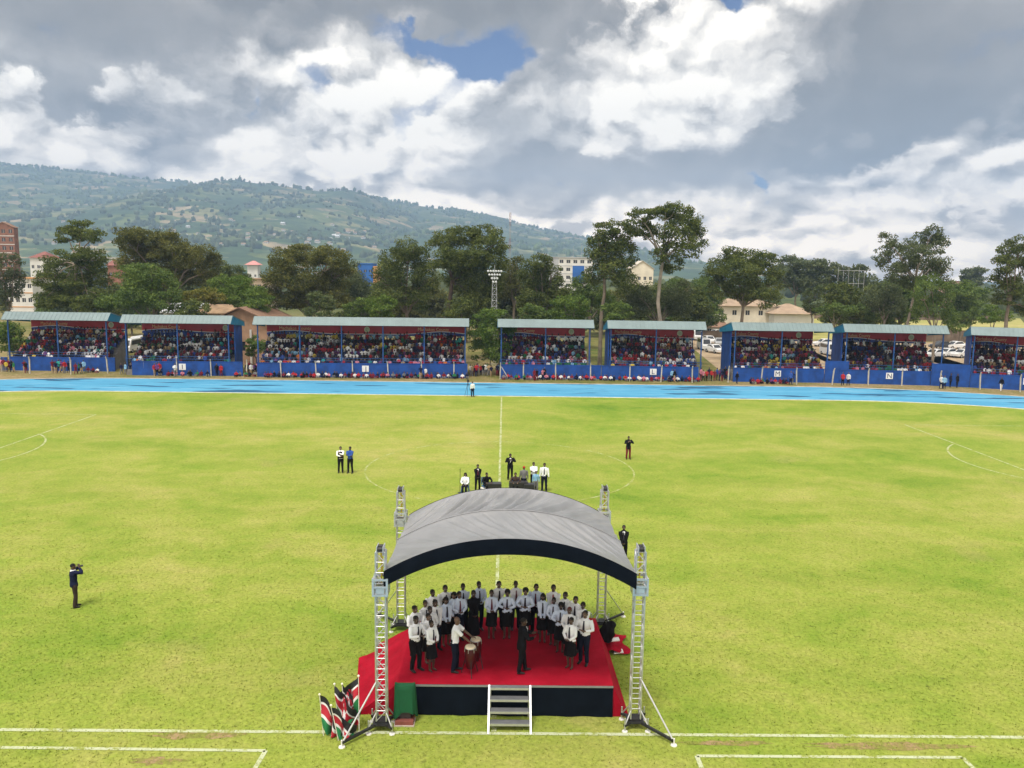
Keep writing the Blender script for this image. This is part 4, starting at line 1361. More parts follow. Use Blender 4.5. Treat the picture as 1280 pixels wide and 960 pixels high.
specs = [
    ('stand at the far left end of the row, no letter on its blue wall', (16, 463, 146, 464.5), (5, 137), 0, None, 0, (.2, .9), False, 2),
    ('stand with the white letter I plate on its blue wall', (165, 469, 306, 470), (152, 290), 1, 'I', 227, (.8, 1.6), False, 2),
    ('longest stand, with the letter J plate on its blue wall', (325, 471, 585, 472.5), (317, 586), 0, 'J', 456, (0, .2), True, 5),
    ('stand just right of the floodlight mast, no letter on its wall', (625, 473, 745, 474), (622, 742), 0, None, 0, (.1, 1.4), False, 2),
    ('stand with the letter L plate on its blue wall', (755, 474.5, 880, 476.5), (759, 882), -1, 'L', 816.5, (-.1, -.4), False, 2),
    ('stand with the letter M plate on its blue wall', (905, 477, 1030, 478.5), (915, 1041), -1, 'M', 972.5, (0, -.5), False, 2),
    ('angled stand with the letter N plate on its blue wall', (1045, 479, 1165, 482), (1054, 1184), -1, 'N', 1110.5, (-.6, -1.4), False, 2),
    ('stand cut off by the right edge of the photo', (1205, 484, 1285, 488.4), (1212, 1325), -1, 'O', 1280, (0, 0), False, 2),
]
for lab, wl, rf, side, let, lu, ext, ctr, npost in specs:
    a, b = front(*wl)
    A, B = by_roof(rf[0], rf[1], a, b)
    make_stand(lab, A, B, side, let, lu, ext, ctr, npost)


def wall_piece(label, p, q, h, t=.18, mtl=None, name='boundary_wall', cat='wall', group=None):
    p, q = Vector(p), Vector(q); d = q - p
    m = MB(); m.box2((0, 0, 0), (d.length, t, h)); m.box2((-.02, -.03, h), (d.length + .02, t + .03, h + .07))
    o = m.build(name, mtl or WALLB); o.location = p; o.rotation_euler.z = atan2(d.y, d.x)
    return tag(o, label, cat, group)


_e = lambda k: (STANDS[k][0].location + Vector((cos(STANDS[k][2]), sin(STANDS[k][2]), 0)) * STANDS[k][1])
wall_piece('taller blue wall closing the gap between stands M and N', _e(5) + Vector((-.4, .06, 0)), STANDS[6][0].location + Vector((.55, 0, 0)), 2.75)
wall_piece('taller blue wall between stand N and the last stand on the right', _e(6) + Vector((-1.35, .1, 0)), STANDS[7][0].location + Vector((-.02, .06, 0)), 2.75)
wall_piece('low blue wall between the stand right of the mast and stand L', _e(3) + Vector((1.45, .05, 0)), STANDS[4][0].location + Vector((.08, .05, 0)), 1.72)
wall_piece('short blue wall left of the leftmost stand', STANDS[0][0].location + Vector((-4.5, .3, 0)), STANDS[0][0].location + Vector((-.3, .3, 0)), 1.6)

# leaning concrete fence posts on the verge
FP = [(2, 464), (37.5, 467), (88.7, 468), (135, 466.5), (179, 469), (221, 469.5), (264, 470), (308, 470.5), (351.7, 471.5), (395.5, 472), (441, 472), (485.5, 472.5), (527, 473), (567.5, 473), (625, 474), (654, 474.5), (694.5, 475), (738, 475.5), (787, 476.5), (826, 477.5), (865, 478.5), (910, 478), (951, 479), (995.6, 480.5), (1040, 481), (1085, 481.5), (1127, 482.5), (1176, 484.5), (1224.7, 487), (1275, 490)]
FPM = mat((.46, .44, .38), .9, .25, 2.0, name='weathered concrete')
proto = None
m = MB(); m.bar((0, 0, -.1), (0, 0, 1.75), .13, .13); m.bar((0, 0, 1.75), (0, -.16, 2.12), .11, .11)
fpm = m.mesh('fence_post', FPM)
for i, (u, v) in enumerate(FP):
    o = link('fence_post', fpm); o.location = gp(u, v); o.rotation_euler = (rnd.uniform(-.03, .03), rnd.uniform(-.07, .07), rnd.uniform(-.2, .2))
    tag(o, 'pale concrete fence post with a bent top, on the verge before the blue walls', 'fence post', 'concrete posts along the verge')
m = MB(); m.bar((0, 0, 0), (0, 0, 1), .09); bp = gp(625, 474)
o = MB(); o.bar((0, 0, 0), (-1.0, .02, 1.6), .09); o = o.build('brace_post', FPM); o.location = (bp.x + 1.15, bp.y, 0)
tag(o, 'slanting concrete brace propping the post by the floodlight mast', 'brace')

# ------------------------------------------------------------------ the packed crowd in the stands: one mass
def crowd_mat():
    mm, g, b, out = new_mat('crowd clothing')
    a = g.n('ShaderNodeAttribute', attribute_name='cloth')
    g.put(b.inputs['Base Color'], a.outputs['Color']); b.inputs['Roughness'].default_value = .85
    b.inputs['Specular IOR Level'].default_value = .2
    return mm


CROWDM = crowd_mat()
PAL = [((.70, .70, .72), 20), ((.30, .022, .030), 13), ((.13, .014, .025), 18), ((.014, .018, .055), 20), ((.030, .060, .25), 8), ((.012, .012, .015), 18), ((.12, .12, .13), 5), ((.45, .17, .23), 4), ((.11, .035, .14), 5), ((.022, .12, .05), 3), ((.03, .25, .23), 2), ((.46, .35, .06), 2), ((.48, .15, .03), 2), ((.33, .25, .15), 3), ((.20, .38, .56), 4)]
PALC = np.array([c for c, _ in PAL]); PALW = np.array([w for _, w in PAL], float); PALW /= PALW.sum()


def seat_proto():
    b = MB()
    b.rings([(0, 0, .02, .17, .13), (0, 0, .30, .15, .11), (0, 0, .50, .20, .11), (0, 0, .60, .07, .06)], 7, 1, smooth=False)
    for s in (-1, 1):
        b.chain([(s * .09, 0, .06), (s * .11, -.36, .08)], [.08, .065], 5, 2, smooth=False)
        b.chain([(s * .11, -.36, .08), (s * .11, -.38, -.36)], [.06, .045], 5, 2, cap=False, smooth=False)
        b.chain([(s * .20, 0, .50), (s * .22, -.12, .26), (s * .08, -.28, .20)], [.055, .05, .04], 5, 1, smooth=False)
    b.ball((0, -.02, .73), (.085, .10, .12), 7, 5, 0)
    b.ball((0, .01, .77), (.09, .10, .10), 7, 4, 3)
    F = []
    for f, mi in zip(b.f, b.mi):
        for k in range(1, len(f) - 1): F.append((f[0], f[k], f[k + 1], mi))
    F = np.array(F, np.int32)
    return np.array(b.v), F[:, :3], F[:, 3]


def build_crowd():
    r = np.random.default_rng(21)
    pv, pf, pm = seat_proto()
    VV, FF, CC = [], [], []; base = 0; front_ = []
    for si, (root, w, rz, dB) in enumerate(STANDS):
        L = root.location; ca, sa = cos(rz), sin(rz)
        off = r.uniform(-.4, .4)
        for row in range(ROWS):
            x = .35 + r.uniform(0, .3)
            bloc = PALC[r.choice(len(PALC), p=PALW)]
            while x < w - .3:
                if r.random() < .035: x += .5; continue
                if r.random() < .10: bloc = PALC[r.choice(len(PALC), p=PALW)]
                stand_up = .18 if (row >= ROWS - 1 and r.random() < .75) or r.random() < .08 else 0
                z = F0 + row * RISE + .42 + stand_up * 1.0 + r.normal(0, .03); y = D0 + row * RUN + .30 + r.normal(0, .05)
                s = r.uniform(.90, 1.08)
                a = r.normal(0, .35)
                v = pv * s; v = np.stack([v[:, 0] * cos(a) - v[:, 1] * sin(a), v[:, 0] * sin(a) + v[:, 1] * cos(a), v[:, 2]], 1)
                if stand_up: v[:, 2] *= 1.25
                v = v + np.array([x, y, z])
                top = bloc if r.random() < .42 else PALC[r.choice(len(PALC), p=PALW)]
                top = top * r.uniform(.75, 1.15)
                bot = PALC[r.choice([2, 3, 5, 6, 4])] * r.uniform(.7, 1.1)
                skin = np.array((.055, .030, .020)) * r.uniform(.7, 1.5)
                hair = np.array((.010, .009, .009)) if r.random() < .88 else PALC[r.choice(len(PALC), p=PALW)]
                if row == 0 and si in (2, 4): front_.append((si, x, y, z, top, s, a)); x += r.uniform(.46, .66); continue
                VV.append(np.stack([L.x + v[:, 0] * ca - v[:, 1] * sa, L.y + v[:, 0] * sa + v[:, 1] * ca, v[:, 2]], 1))
                FF.append(pf + base); base += len(pv)
                CC.append(np.stack([skin, top, bot, hair])[pm])
                x += r.uniform(.35, .47)
    o = link('crowd', np_mesh('crowd', np.concatenate(VV), np.concatenate(FF), [CROWDM], {'cloth': np.concatenate(CC)}))
    tag(o, 'packed mass of spectators filling the tiers of all the stands', 'crowd', kind='stuff')
    return front_


FRONT_ROW = build_crowd()

# ------------------------------------------------------------------ buildings behind the stands
def wallm(c, v=.18): return mat(c, .85, v, .35, name='plaster')
BRICK = mat((.24, .115, .075), .9, .30, .9, bump=.2, name='brick')
GLASSD = mat((.030, .036, .045), .15, .1, 1, spec=.6, name='dark window glass')
TINR = mat((.33, .22, .13), .7, .40, .7, name='rusty tin roof')
TILEP = mat((.34, .25, .175), .8, .22, .6, name='tan tiles')
REDR = mat((.22, .085, .070), .8, .25, .6, name='red roof')
BROWNR = mat((.22, .13, .085), .85, .25, .8, name='brown roof')
WTIN = mat((.66, .68, .70), .5, .08, .4, name='white roof sheet')
CREAM = wallm((.70, .64, .52)); WHITEW = wallm((.68, .67, .64), .08); GREYW = wallm((.42, .43, .45)); PINKW = wallm((.58, .34, .27)); STONE = mat((.16, .12, .09), .95, .45, .5, name='stone wall'); BLUEP = wallm((.03, .13, .42)); ORANGE = wallm((.56, .30, .13))


def building(name, label, u0, u1, vtop, Y, depth, wm, roof, rm, floors=2, bays=5, win=(.9, 1.2), overhang=.4, ridge=1.6, winm=None, z0=0.0, wgroup='buildings behind the stands', tilt=0.0, cat='building', bands=None):
    """box building whose front wall's top corners are seen at u0, u1 and vtop"""
    p0, p1 = at(u0, vtop, Y), at(u1, vtop, Y)
    w = p1.x - p0.x; h = p0.z - z0
    root = empty(name, (p0.x, Y, z0), tilt); tag(root, label, cat, wgroup)
    fh = h / floors
    m = MB()
    # front wall built round its openings
    xs = [0.0]; bw = w / bays
    for k in range(bays): xs += [bw * k + (bw - win[0]) / 2, bw * k + (bw + win[0]) / 2]
    xs.append(w)
    t = .22
    for f in range(floors):
        za, zb = f * fh + fh * .34, min(f * fh + fh * .34 + win[1], (f + 1) * fh - .15)
        m.box2((0, 0, f * fh), (w, t, za)); m.box2((0, 0, zb), (w, t, (f + 1) * fh))
        for k in range(0, len(xs), 2): m.box2((xs[k], 0, za), (xs[k + 1], t, zb))
    m.box2((0, depth - t, 0), (w, depth, h)); m.box2((0, t, 0), (t, depth - t, h)); m.box2((w - t, t, 0), (w, depth - t, h))
    m.build('wall', wm, root)
    for f in range(floors):
        za, zb = f * fh + fh * .34, min(f * fh + fh * .34 + win[1], (f + 1) * fh - .15)
        for k in range(bays):
            c = bw * (k + .5)
            q = MB(); q.box2((c - win[0] / 2, .10, za), (c + win[0] / 2, .13, zb)); wn = q.build('window', winm or GLASSD, root)
            q = MB(); q.box2((c - .03, .07, za), (c + .03, .098, zb)); q.box2((c - win[0] / 2, .07, za - .06), (c + win[0] / 2, .098, za)); q.build('frame', WHITEW, wn)
    if bands:
        for f in range(1, floors):
            q = MB(); q.box2((-.05, -.08, f * fh - .12), (w + .05, -.003, f * fh + .12)); q.build('band', bands, root)
    m = MB(); o = overhang
    if roof == 'flat':
        m.box2((-o, -o, h), (w + o, depth + o, h + .3))
    elif roof == 'gable_x':      # ridge runs along x
        m.prism([(-o, -o, h), (w + o, -o, h), (w + o, depth / 2, h + ridge), (-o, depth / 2, h + ridge)], (0, 0, .12))
        m.prism([(-o, depth + o, h), (-o, depth / 2 + .004, h + ridge), (w + o, depth / 2 + .004, h + ridge), (w + o, depth + o, h)], (0, 0, .12))
    elif roof == 'gable_y':
        m.prism([(-o, -o, h - .1), (w / 2, -o, h + ridge), (w / 2, depth + o, h + ridge), (-o, depth + o, h - .1)], (0, 0, .14))
        m.prism([(w + o, -o, h - .1), (w + o, depth + o, h - .1), (w / 2 + .004, depth + o, h + ridge), (w / 2 + .004, -o, h + ridge)], (0, 0, .14))
        q = MB(); q.prism([(0, 0, h), (w, 0, h), (w / 2, 0, h + ridge - .06)], (0, t, 0)); q.build('gable', wm, root)
    elif roof == 'hip':
        r_ = min(depth, w) * .5
        A = [(-o, -o, h), (w + o, -o, h), (w + o, depth + o, h), (-o, depth + o, h)]
        B = [(r_ * .9, depth / 2, h + ridge), (w - r_ * .9, depth / 2, h + ridge)]
        for f in ([A[0], A[1], B[1], B[0]], [A[1], A[2], B[1]], [A[2], A[3], B[0], B[1]], [A[3], A[0], B[0]], [A[0], A[3], A[2], A[1]]): m.face(f)
    m.build('roof', rm, root)
    return root, w, h


building('apartment_tower', 'tall brick tower block at the far left edge before the hill', -10, 17, 284, 250, 2.6, BRICK, 'gable_y', BROWNR, 9, 3, (1.3, 1.3), .3, 1.8, bands=WHITEW)
building('shop_building', 'white building with an orange upper floor at the left edge behind the first stand', 9, 40, 348, 150, 8, WHITEW, 'flat', ORANGE, 3, 4, (.9, 1.0), .4, bands=ORANGE)
building('house', 'pale house with a dull red roof right of the brick tower', 37, 58, 322, 230, 9, WHITEW, 'hip', REDR, 3, 3, (.9, 1.1), .5, 2.2)
building('house', 'reddish brick house between the pine and the wide olive tree', 134, 158, 332, 190, 9, BRICK, 'gable_x', REDR, 3, 3, (.9, 1.1), .4, 1.6)
building('pagoda_pavilion', 'small far pavilion with a pink pagoda roof below the hill', 309, 322, 331, 300, 4, WHITEW, 'hip', mat((.55, .25, .24), .8, .1, 1), 2, 2, (.8, 1.0), 1.0, 1.8)
building('house', 'tan flat-roofed house half hidden left of the round-headed tree', 303, 336, 349, 170, 9, wallm((.42, .33, .24)), 'flat', TINR, 3, 4, (.9, 1.0), .3)
building('warehouse', 'long shed with a bright white sheet roof behind the second stand', 204, 247, 391, 75, 9, WHITEW, 'gable_x', WTIN, 1, 3, (1.2, 1.2), .4, 1.3)
building('warehouse', 'rusty-roofed shed adjoining the white one', 247.6, 312, 392, 74, 9, wallm((.42, .35, .26)), 'gable_x', TINR, 1, 4, (1.2, 1.2), .4, 1.2)
building('brick_house', 'brick gabled house between the second stand and the longest stand', 262, 341, 404, 61, 11, mat((.40, .25, .16), .9, .25, .9), 'gable_y', BROWNR, 1, 3, (1.0, 1.3), .8, 2.2)
m = MB(); p = at(313, 402, 60.7); m.tube((p.x, p.y, .2), (p.x, p.y, 5.0), .16, n=8); tag(m.build('drain_pipe', WHITEW), 'white downpipe on the brick gabled house', 'pipe')
r_, w_, h_ = building('shop_building', 'blue-fronted building with an orange side seen between trees left of centre', 447, 466, 330, 210, 8, BLUEP, 'flat', BLUEP, 4, 3, (.8, .8), .15)
q = MB(); q.box2((w_ + .01, .2, 0), (w_ + 1.3, 8, h_ - .6)); q.build('side_wing', ORANGE, r_)
r_, w_, h_ = building('office_block', 'grey and white office block with a blue panel on its corner, behind the dark trees', 689, 741, 322, 230, 14, WHITEW, 'flat', GREYW, 7, 6, (1.3, 1.1), .3, bands=GREYW)
q = MB(); q.box2((w_ * .52, -.16, h_ * .55), (w_ * .80, -.10, h_ * .86)); q.build('blue_panel', BLUEP, r_)
q = MB(); q.box2((.0, -.14, 0), (w_ * .18, -.09, h_)); q.build('grey_panel', GREYW, r_)
for k in range(3):
    q = MB(); q.tube((w_ * (.55 + .2 * k), 4, h_ + .3), (w_ * (.55 + .2 * k), 4, h_ + 4 + k), .05, n=5); q.build('antenna', GREYW, r_)
building('house', 'cream gabled house with small windows between the straight and the forked eucalyptus', 789, 817, 336, 200, 10, CREAM, 'gable_y', wallm((.55, .50, .42)), 3, 4, (.8, 1.0), .3, 2.4)
building('house', 'cream two-storey house with a tan tiled roof under the heavy dark tree', 894, 976, 382, 140, 9, CREAM, 'hip', TILEP, 2, 5, (1.0, 1.1), .7, 1.6)
building('house', 'white low house with a wide tan roof right of the heavy dark tree', 968, 1018, 392, 136, 10, WHITEW, 'hip', TILEP, 1, 3, (1.2, 1.2), .9, 2.2)
building('outbuilding', 'small cream outbuilding with a brown tin roof behind the gap between stands L and M', 866, 908, 409, 132, 6, CREAM, 'gable_x', BROWNR, 1, 3, (.9, .9), .5, 1.0)
r_ = empty('market_shelter', at(843, 398, 150)); r_.location.z = 0; tag(r_, 'open shelter with a flat mossy roof left of the brown-roofed outbuilding', 'shelter', 'buildings behind the stands')
p0, p1 = at(843, 399, 150), at(884, 399, 150); w = p1.x - p0.x
q = MB(); q.box2((-.4, -1, p0.z), (w, 5, p0.z + .25)); q.build('roof', mat((.30, .31, .14), .9, .3, .6), r_)
for k in range(5):
    q = MB(); q.box2((w * k / 4.2, -.6, 0), (w * k / 4.2 + .2, -.4, p0.z)); q.build('post', BROWNR, r_)
building('apartment_block', 'pink apartment block far off on the right', 1188, 1207, 352, 330, 10, PINKW, 'flat', REDR, 4, 3, (1.0, 1.1), .3)
building('kiosk', 'red-roofed kiosk row seen above the shelter beyond the stands', 866, 902, 381, 190, 4, wallm((.55, .5, .45)), 'flat', REDR, 1, 5, (1.3, 1.2), .4)


def yard_wall(label, u0, u1, vtop, Y, mtl, Y2=None, t=.3):
    p0, p1 = at(u0, vtop, Y), at(u1, vtop, Y2 or Y)
    d = Vector((p1.x - p0.x, p1.y - p0.y, 0)); h = p0.z
    m = MB(); m.box2((0, 0, -.05), (d.length, t, h)); m.box2((-.05, -.06, h), (d.length + .05, t + .06, h + .12))
    k = int(d.length / 5)
    for i in range(k + 1): m.box2((d.length * i / k - .18, -.10, -.05), (d.length * i / k + .18, -.001, h + .2))
    o = m.build('boundary_wall', mtl); o.location = (p0.x, p0.y, 0); o.rotation_euler.z = atan2(d.y, d.x)
    return tag(o, label, 'wall')


yard_wall('brown brick yard wall behind the cars between stands L and M', 866, 914, 414, 122, STONE)
yard_wall('brown stone yard wall behind the cars right of stand N', 1150, 1232, 413, 122, STONE)
yard_wall('long low wall at the far side of the yellow field', 1010, 1262, 392, 215, STONE)
# yellow field beyond the right-hand stands
fb = MB(); c4 = [gp(1000, 424), gp(1300, 426), gp(1275, 398), gp(1005, 396)]
fb.face([(p.x, p.y, .012) for p in c4])
def field_mat():
    mm, g, b, out = new_mat('dry yellow field'); P = pos_of(g)
    n = g.m('ADD', g.m('MULTIPLY', g.noise(P, .05, 5, .6), .6), g.m('MULTIPLY', g.noise(P, .6, 4, .6), .4))
    g.put(b.inputs['Base Color'], g.ramp(n, [(.35, (.22, .24, .05)), (.55, (.36, .33, .10)), (.7, (.42, .34, .15))])); b.inputs['Roughness'].default_value = 1
    return mm
structure(fb.build('field', field_mat()))
fb = MB()
for a, b_ in (((866, 452), (915, 424)), ((1010, 452), (1046, 428)), ((1160, 456), (1216, 428))):
    q0, q1 = gp(*a), gp(*b_)
    fb.face([(q0.x, 51.5, .008), (q1.x - .0, 51.5, .008), (q1.x + 12, 119, .008), (q0.x + 8, 119, .008)])
structure(fb.build('parking_ground', mat((.36, .27, .17), .95, .25, .4, name='beige dirt')))

# ------------------------------------------------------------------ parked vehicles
TYRE = mat((.015, .015, .016), .85, .1, 5); RIM = mat((.45, .46, .48), .35, .1, 5, metal=.6); LAMP = mat((.75, .76, .74), .15, .03, 3); TAIL = mat((.35, .02, .02), .3, .05, 3)
CARW = mat((.72, .73, .74), .28, .03, 1, spec=.5, name='white car paint'); CARS = mat((.36, .38, .40), .3, .03, 1, spec=.5, name='silver car paint'); CARD = mat((.03, .035, .045), .3, .05, 1, spec=.5, name='dark car paint')


def car_parts(van=False):
    """car along X, nose towards -X, 4.3 m"""
    if van: prof = [(-2.3, .35), (-2.3, .95), (-2.0, 1.15), (-1.55, 2.0), (-1.3, 2.12), (2.2, 2.12), (2.3, 1.95), (2.3, .35)]
    else: prof = [(-2.15, .34), (-2.15, .70), (-2.0, .84), (-1.05, .95), (-.45, 1.42), (-.1, 1.50), (.95, 1.48), (1.55, 1.05), (2.1, .98), (2.15, .70), (2.15, .34)]
    b = MB(); n = len(prof); wd = .84
    L = []
    for s, k in ((-1, 1.0), (1, 1.0)):
        L.append([(x, s * (wd if z < 1.0 else wd - (.14 if not van else .07)), z) for x, z in prof])
    b.add(L[0] + L[1], [tuple(range(n))[::-1] if False else tuple(range(n)), tuple(range(2 * n - 1, n - 1, -1))] + [(i, n + i, n + (i + 1) % n, (i + 1) % n) for i in range(n)])
    body = b.mesh('body', [CARW])
    g = MB()
    if van:
        side = [(-1.45, 1.25), (-1.28, 1.95), (2.1, 1.95), (2.1, 1.25)]; front_ = [(-2.03, 1.2), (-1.6, 2.0)]
    else:
        side = [(-.92, .99), (-.38, 1.38), (.90, 1.40), (1.32, 1.05)]; front_ = [(-1.04, .97), (-.47, 1.41)]
    for s in (-1, 1):
        g.prism([(x, s * (wd - .02 if z < 1.0 else wd - (.13 if not van else .055)), z) for x, z in side], (0, s * .012, 0))
    (x0, z0), (x1, z1) = front_
    nrm = Vector((-(z1 - z0), 0, x1 - x0)).normalized() * .015
    g.prism([(x0, -.66, z0), (x0, .66, z0), (x1, .58, z1), (x1, -.58, z1)], nrm)
    if not van: g.prism([(1.50, -.62, 1.08), (.98, -.56, 1.44), (.98, .56, 1.44), (1.50, .62, 1.08)], (.015, 0, .015))
    else: g.prism([(2.302, -.65, 1.25), (2.302, .65, 1.25), (2.302, .65, 1.95), (2.302, -.65, 1.95)], (.01, 0, 0))
    glass = g.mesh('window', [GLASSD])
    w = MB(); w.tube((0, -.1, 0), (0, .1, 0), .32, n=14); wheel = w.mesh('wheel', [TYRE])
    w = MB(); w.tube((0, -.115, 0), (0, .115, 0), .19, n=12); rim = w.mesh('rim', [RIM])
    h = MB(); h.ball((0, 0, 0), (.05, .16, .08), 8, 6); lamp = h.mesh('headlight', [LAMP])
    h = MB(); h.ball((0, 0, 0), (.03, .10, .09), 8, 6); tail = h.mesh('tail_light', [TAIL])
    xf = 1.36
    return dict(body=body, glass=glass, wheel=wheel, rim=rim, lamp=lamp, tail=tail, zl=(.68 if not van else .85), xe=(2.13 if not van else 2.29))


CAR, VAN = car_parts(), car_parts(True)


def vehicle(parts, u, v, rz, label, paint, cat='car', z=0.0, Y=None):
    p = gp(u, v) if Y is None else at(u, v, Y); root = empty('parked_car' if cat == 'car' else 'parked_van', (p.x, p.y, z), rz); tag(root, label, cat, 'vehicles parked behind the stands')
    o = link('body', parts['body'], root); o.material_slots[0].link = 'OBJECT'; o.material_slots[0].material = paint
    link('window', parts['glass'], root)
    for sx in (-1, 1):
        for sy in (-1, 1):
            wl = link('wheel', parts['wheel'], root); wl.location = (sx * 1.32, sy * .76, .32); link('rim', parts['rim'], wl)
    for sy in (-1, 1):
        o = link('headlight', parts['lamp'], root); o.location = (-parts['xe'], sy * .60, parts['zl'])
        o = link('tail_light', parts['tail'], root); o.location = (parts['xe'], sy * .66, parts['zl'] + .1)
    return root


vehicle(VAN, 880, 437, pi / 2, 'white van nearest the crowd in the gap between stands L and M', CARW, 'van')
vehicle(CAR, 886, 429, pi / 2 + .2, 'white car just behind the nearest white van between stands L and M', CARW)
vehicle(VAN, 870, 425, pi / 2, 'white van beside the right end of stand L', CARW, 'van')
vehicle(CAR, 895, 420, .3, 'small white car against the brown yard wall between stands L and M', CARW)
vehicle(CAR, 899, 432, pi / 2 - .2, 'silver car left of the side wall of stand M', CARS)
vehicle(CAR, 893, 441, pi / 2 + .3, 'white car with people standing in front of it, near stand M', CARW)
vehicle(VAN, 1036, 444, pi / 2, 'white van filling the gap between stands M and N', CARW, 'van')
vehicle(CAR, 1030, 433, .1, 'white car behind the van between stands M and N', CARW)
vehicle(CAR, 1168, 447, .5, 'white car at the right end of stand N, leftmost of the row', CARW)
vehicle(CAR, 1184, 446, .4, 'white car in the middle of the row right of stand N', CARW)
vehicle(CAR, 1203, 447, .4, 'white car at the right of the row before the last stand', CARW)
vehicle(CAR, 1194, 436, .2, 'white car behind the row, against the stone yard wall', CARW)
vehicle(CAR, 1176, 436, .2, 'dark car behind the row, against the stone yard wall', CARD)
vehicle(VAN, 164, 440, pi / 2, 'white van in the gap left of stand I', CARW, 'van')
vehicle(VAN, 175, 436, pi / 2, 'white van partly behind the left end of stand I', CARW, 'van')

# ------------------------------------------------------------------ masts
GALV = mat((.46, .48, .50), .5, .15, 3, metal=.3, name='galvanised steel')
def lattice(mb, base, h, w0, w1, n, r=.035, br=.02):
    c = [(cos(a), sin(a)) for a in (pi / 4, 3 * pi / 4, 5 * pi / 4, 7 * pi / 4)]
    B = Vector(base)
    P = lambda k, i: B + Vector((c[i][0] * (w0 + (w1 - w0) * k / n) * .707, c[i][1] * (w0 + (w1 - w0) * k / n) * .707, h * k / n))
    for i in range(4):
        mb.tube(P(0, i), P(n, i), r, n=5)
        for k in range(n):
            mb.tube(P(k, i), P(k + 1, (i + 1) % 4), br, n=4, cap=False)
            mb.tube(P(k + 1, i), P(k + 1, (i + 1) % 4), br, n=4, cap=False)


mp = gp(617, 462); root = empty('floodlight_mast', mp); tag(root, 'slim lattice floodlight mast rising between the longest stand and its right neighbour', 'floodlight')
top = at(616, 346, mp.y).z
m = MB(); lattice(m, (0, 0, 0), top, 1.0, .55, 16); m.build('lattice_tower', GALV, root)
m = MB(); m.tube((0, 0, top), (0, 0, at(616, 331, mp.y).z), .03, n=5); m.build('lightning_rod', GALV, root)
zr = [at(616, v, mp.y).z for v in (339, 343.5, 348, 352.5)]
for z, nn in zip(zr, (6, 5, 3, 2)):
    m = MB(); m.tube((-(nn - 1) * .17, -.32, z), ((nn - 1) * .17, -.32, z), .03, n=5); fr = m.build('lamp_bar', GALV, root)
    for k in range(nn):
        x = (k - (nn - 1) / 2) * .36
        m = MB(); m.rings([(x, 0, -.15, .12, .12), (x, 0, .0, .17, .17)], 10)
        q = m.build('floodlight', mat((.50, .52, .52), .3, .05, 3), fr); q.location = (0, -.38, z); q.rotation_euler.x = radians(-115)
m = MB(); m.box2((-.28, -.75, at(610, 415, mp.y).z), (.12, -.52, at(610, 410, mp.y).z)); m.build('control_box', WHITEW, root)
mp = at(637, 330, 330); root = empty('radio_mast', (mp.x, 330, 0)); tag(root, 'thin faded radio mast far off, above the trees near the centre', 'mast')
h_ = at(637, 266, 330).z
for k in range(7):
    m = MB(); lattice(m, (0, 0, h_ * k / 7), h_ / 7, .7, .7, 4, .06, .035); m.build('mast_section', [mat((.30, .17, .16), .7, .1, 2), mat((.40, .40, .40), .7, .1, 2)][k % 2], root)
root = empty('lattice_gantry', (at(1058, 340, 150).x, 150, 0)); tag(root, 'pale lattice gantry of thin poles behind the yellow field', 'gantry')
zt = at(1058, 334, 150).z
for k in range(6):
    m = MB(); m.tube((k * 1.3 - 2, 0, 0), (k * 1.3 - 2, 0, zt - (k % 2) * .8), .04, n=5); m.build('pole', GALV, root)
m = MB()
for j in range(4): m.tube((-2, .09, zt * (.35 + .2 * j)), (4.5, .09, zt * (.35 + .2 * j)), .04, n=4)
m.build('cross_bar', GALV, root)
# ------------------------------------------------------------------ houses on the hill
def hill_house(sd):
    m = MB(); m.box2((-5, -4, -2), (5, 4, 3.2), 0)
    m.prism([(-5.6, -4.6, 3.2), (5.6, -4.6, 3.2), (5.6, 0, 5.6), (-5.6, 0, 5.6)], (0, 0, .2), 1); m.prism([(-5.6, 4.6, 3.2), (-5.6, .01, 5.6), (5.6, .01, 5.6), (5.6, 4.6, 3.2)], (0, 0, .2), 1)
    for x in (-3, 0, 3): m.box2((x - .6, -4.05, .8), (x + .6, -4.004, 2.2), 2)
    return m.mesh('hill_house', [WHITEW, WTIN, GLASSD])
hhm = hill_house(0)
rr = random.Random(44)
roofs = [WTIN, TINR, TILEP, TILEP]; k = 0
while k < 60:
    u = rr.gauss(400, 110) if rr.random() < .8 else rr.uniform(30, 640); v = rr.gauss(292, 14)
    d = ray(u, v)
    for t in range(1600, 3450, 14):
        p = CAMP + d * (t / d.y)
        if ZN(p.x, p.y) > p.z: break
    else: continue
    o = link('hill_house', hhm); o.location = (p.x, p.y, ZN(p.x, p.y)); o.rotation_euler.z = rr.uniform(-.6, .6); o.scale = (rr.uniform(.65, 1.2),) * 3
    o.material_slots[1].link = 'OBJECT'; o.material_slots[1].material = rr.choice(roofs)
    tag(o, 'tiny pale house scattered among the fields of the nearer hill', 'house', 'houses on the hillside'); k += 1

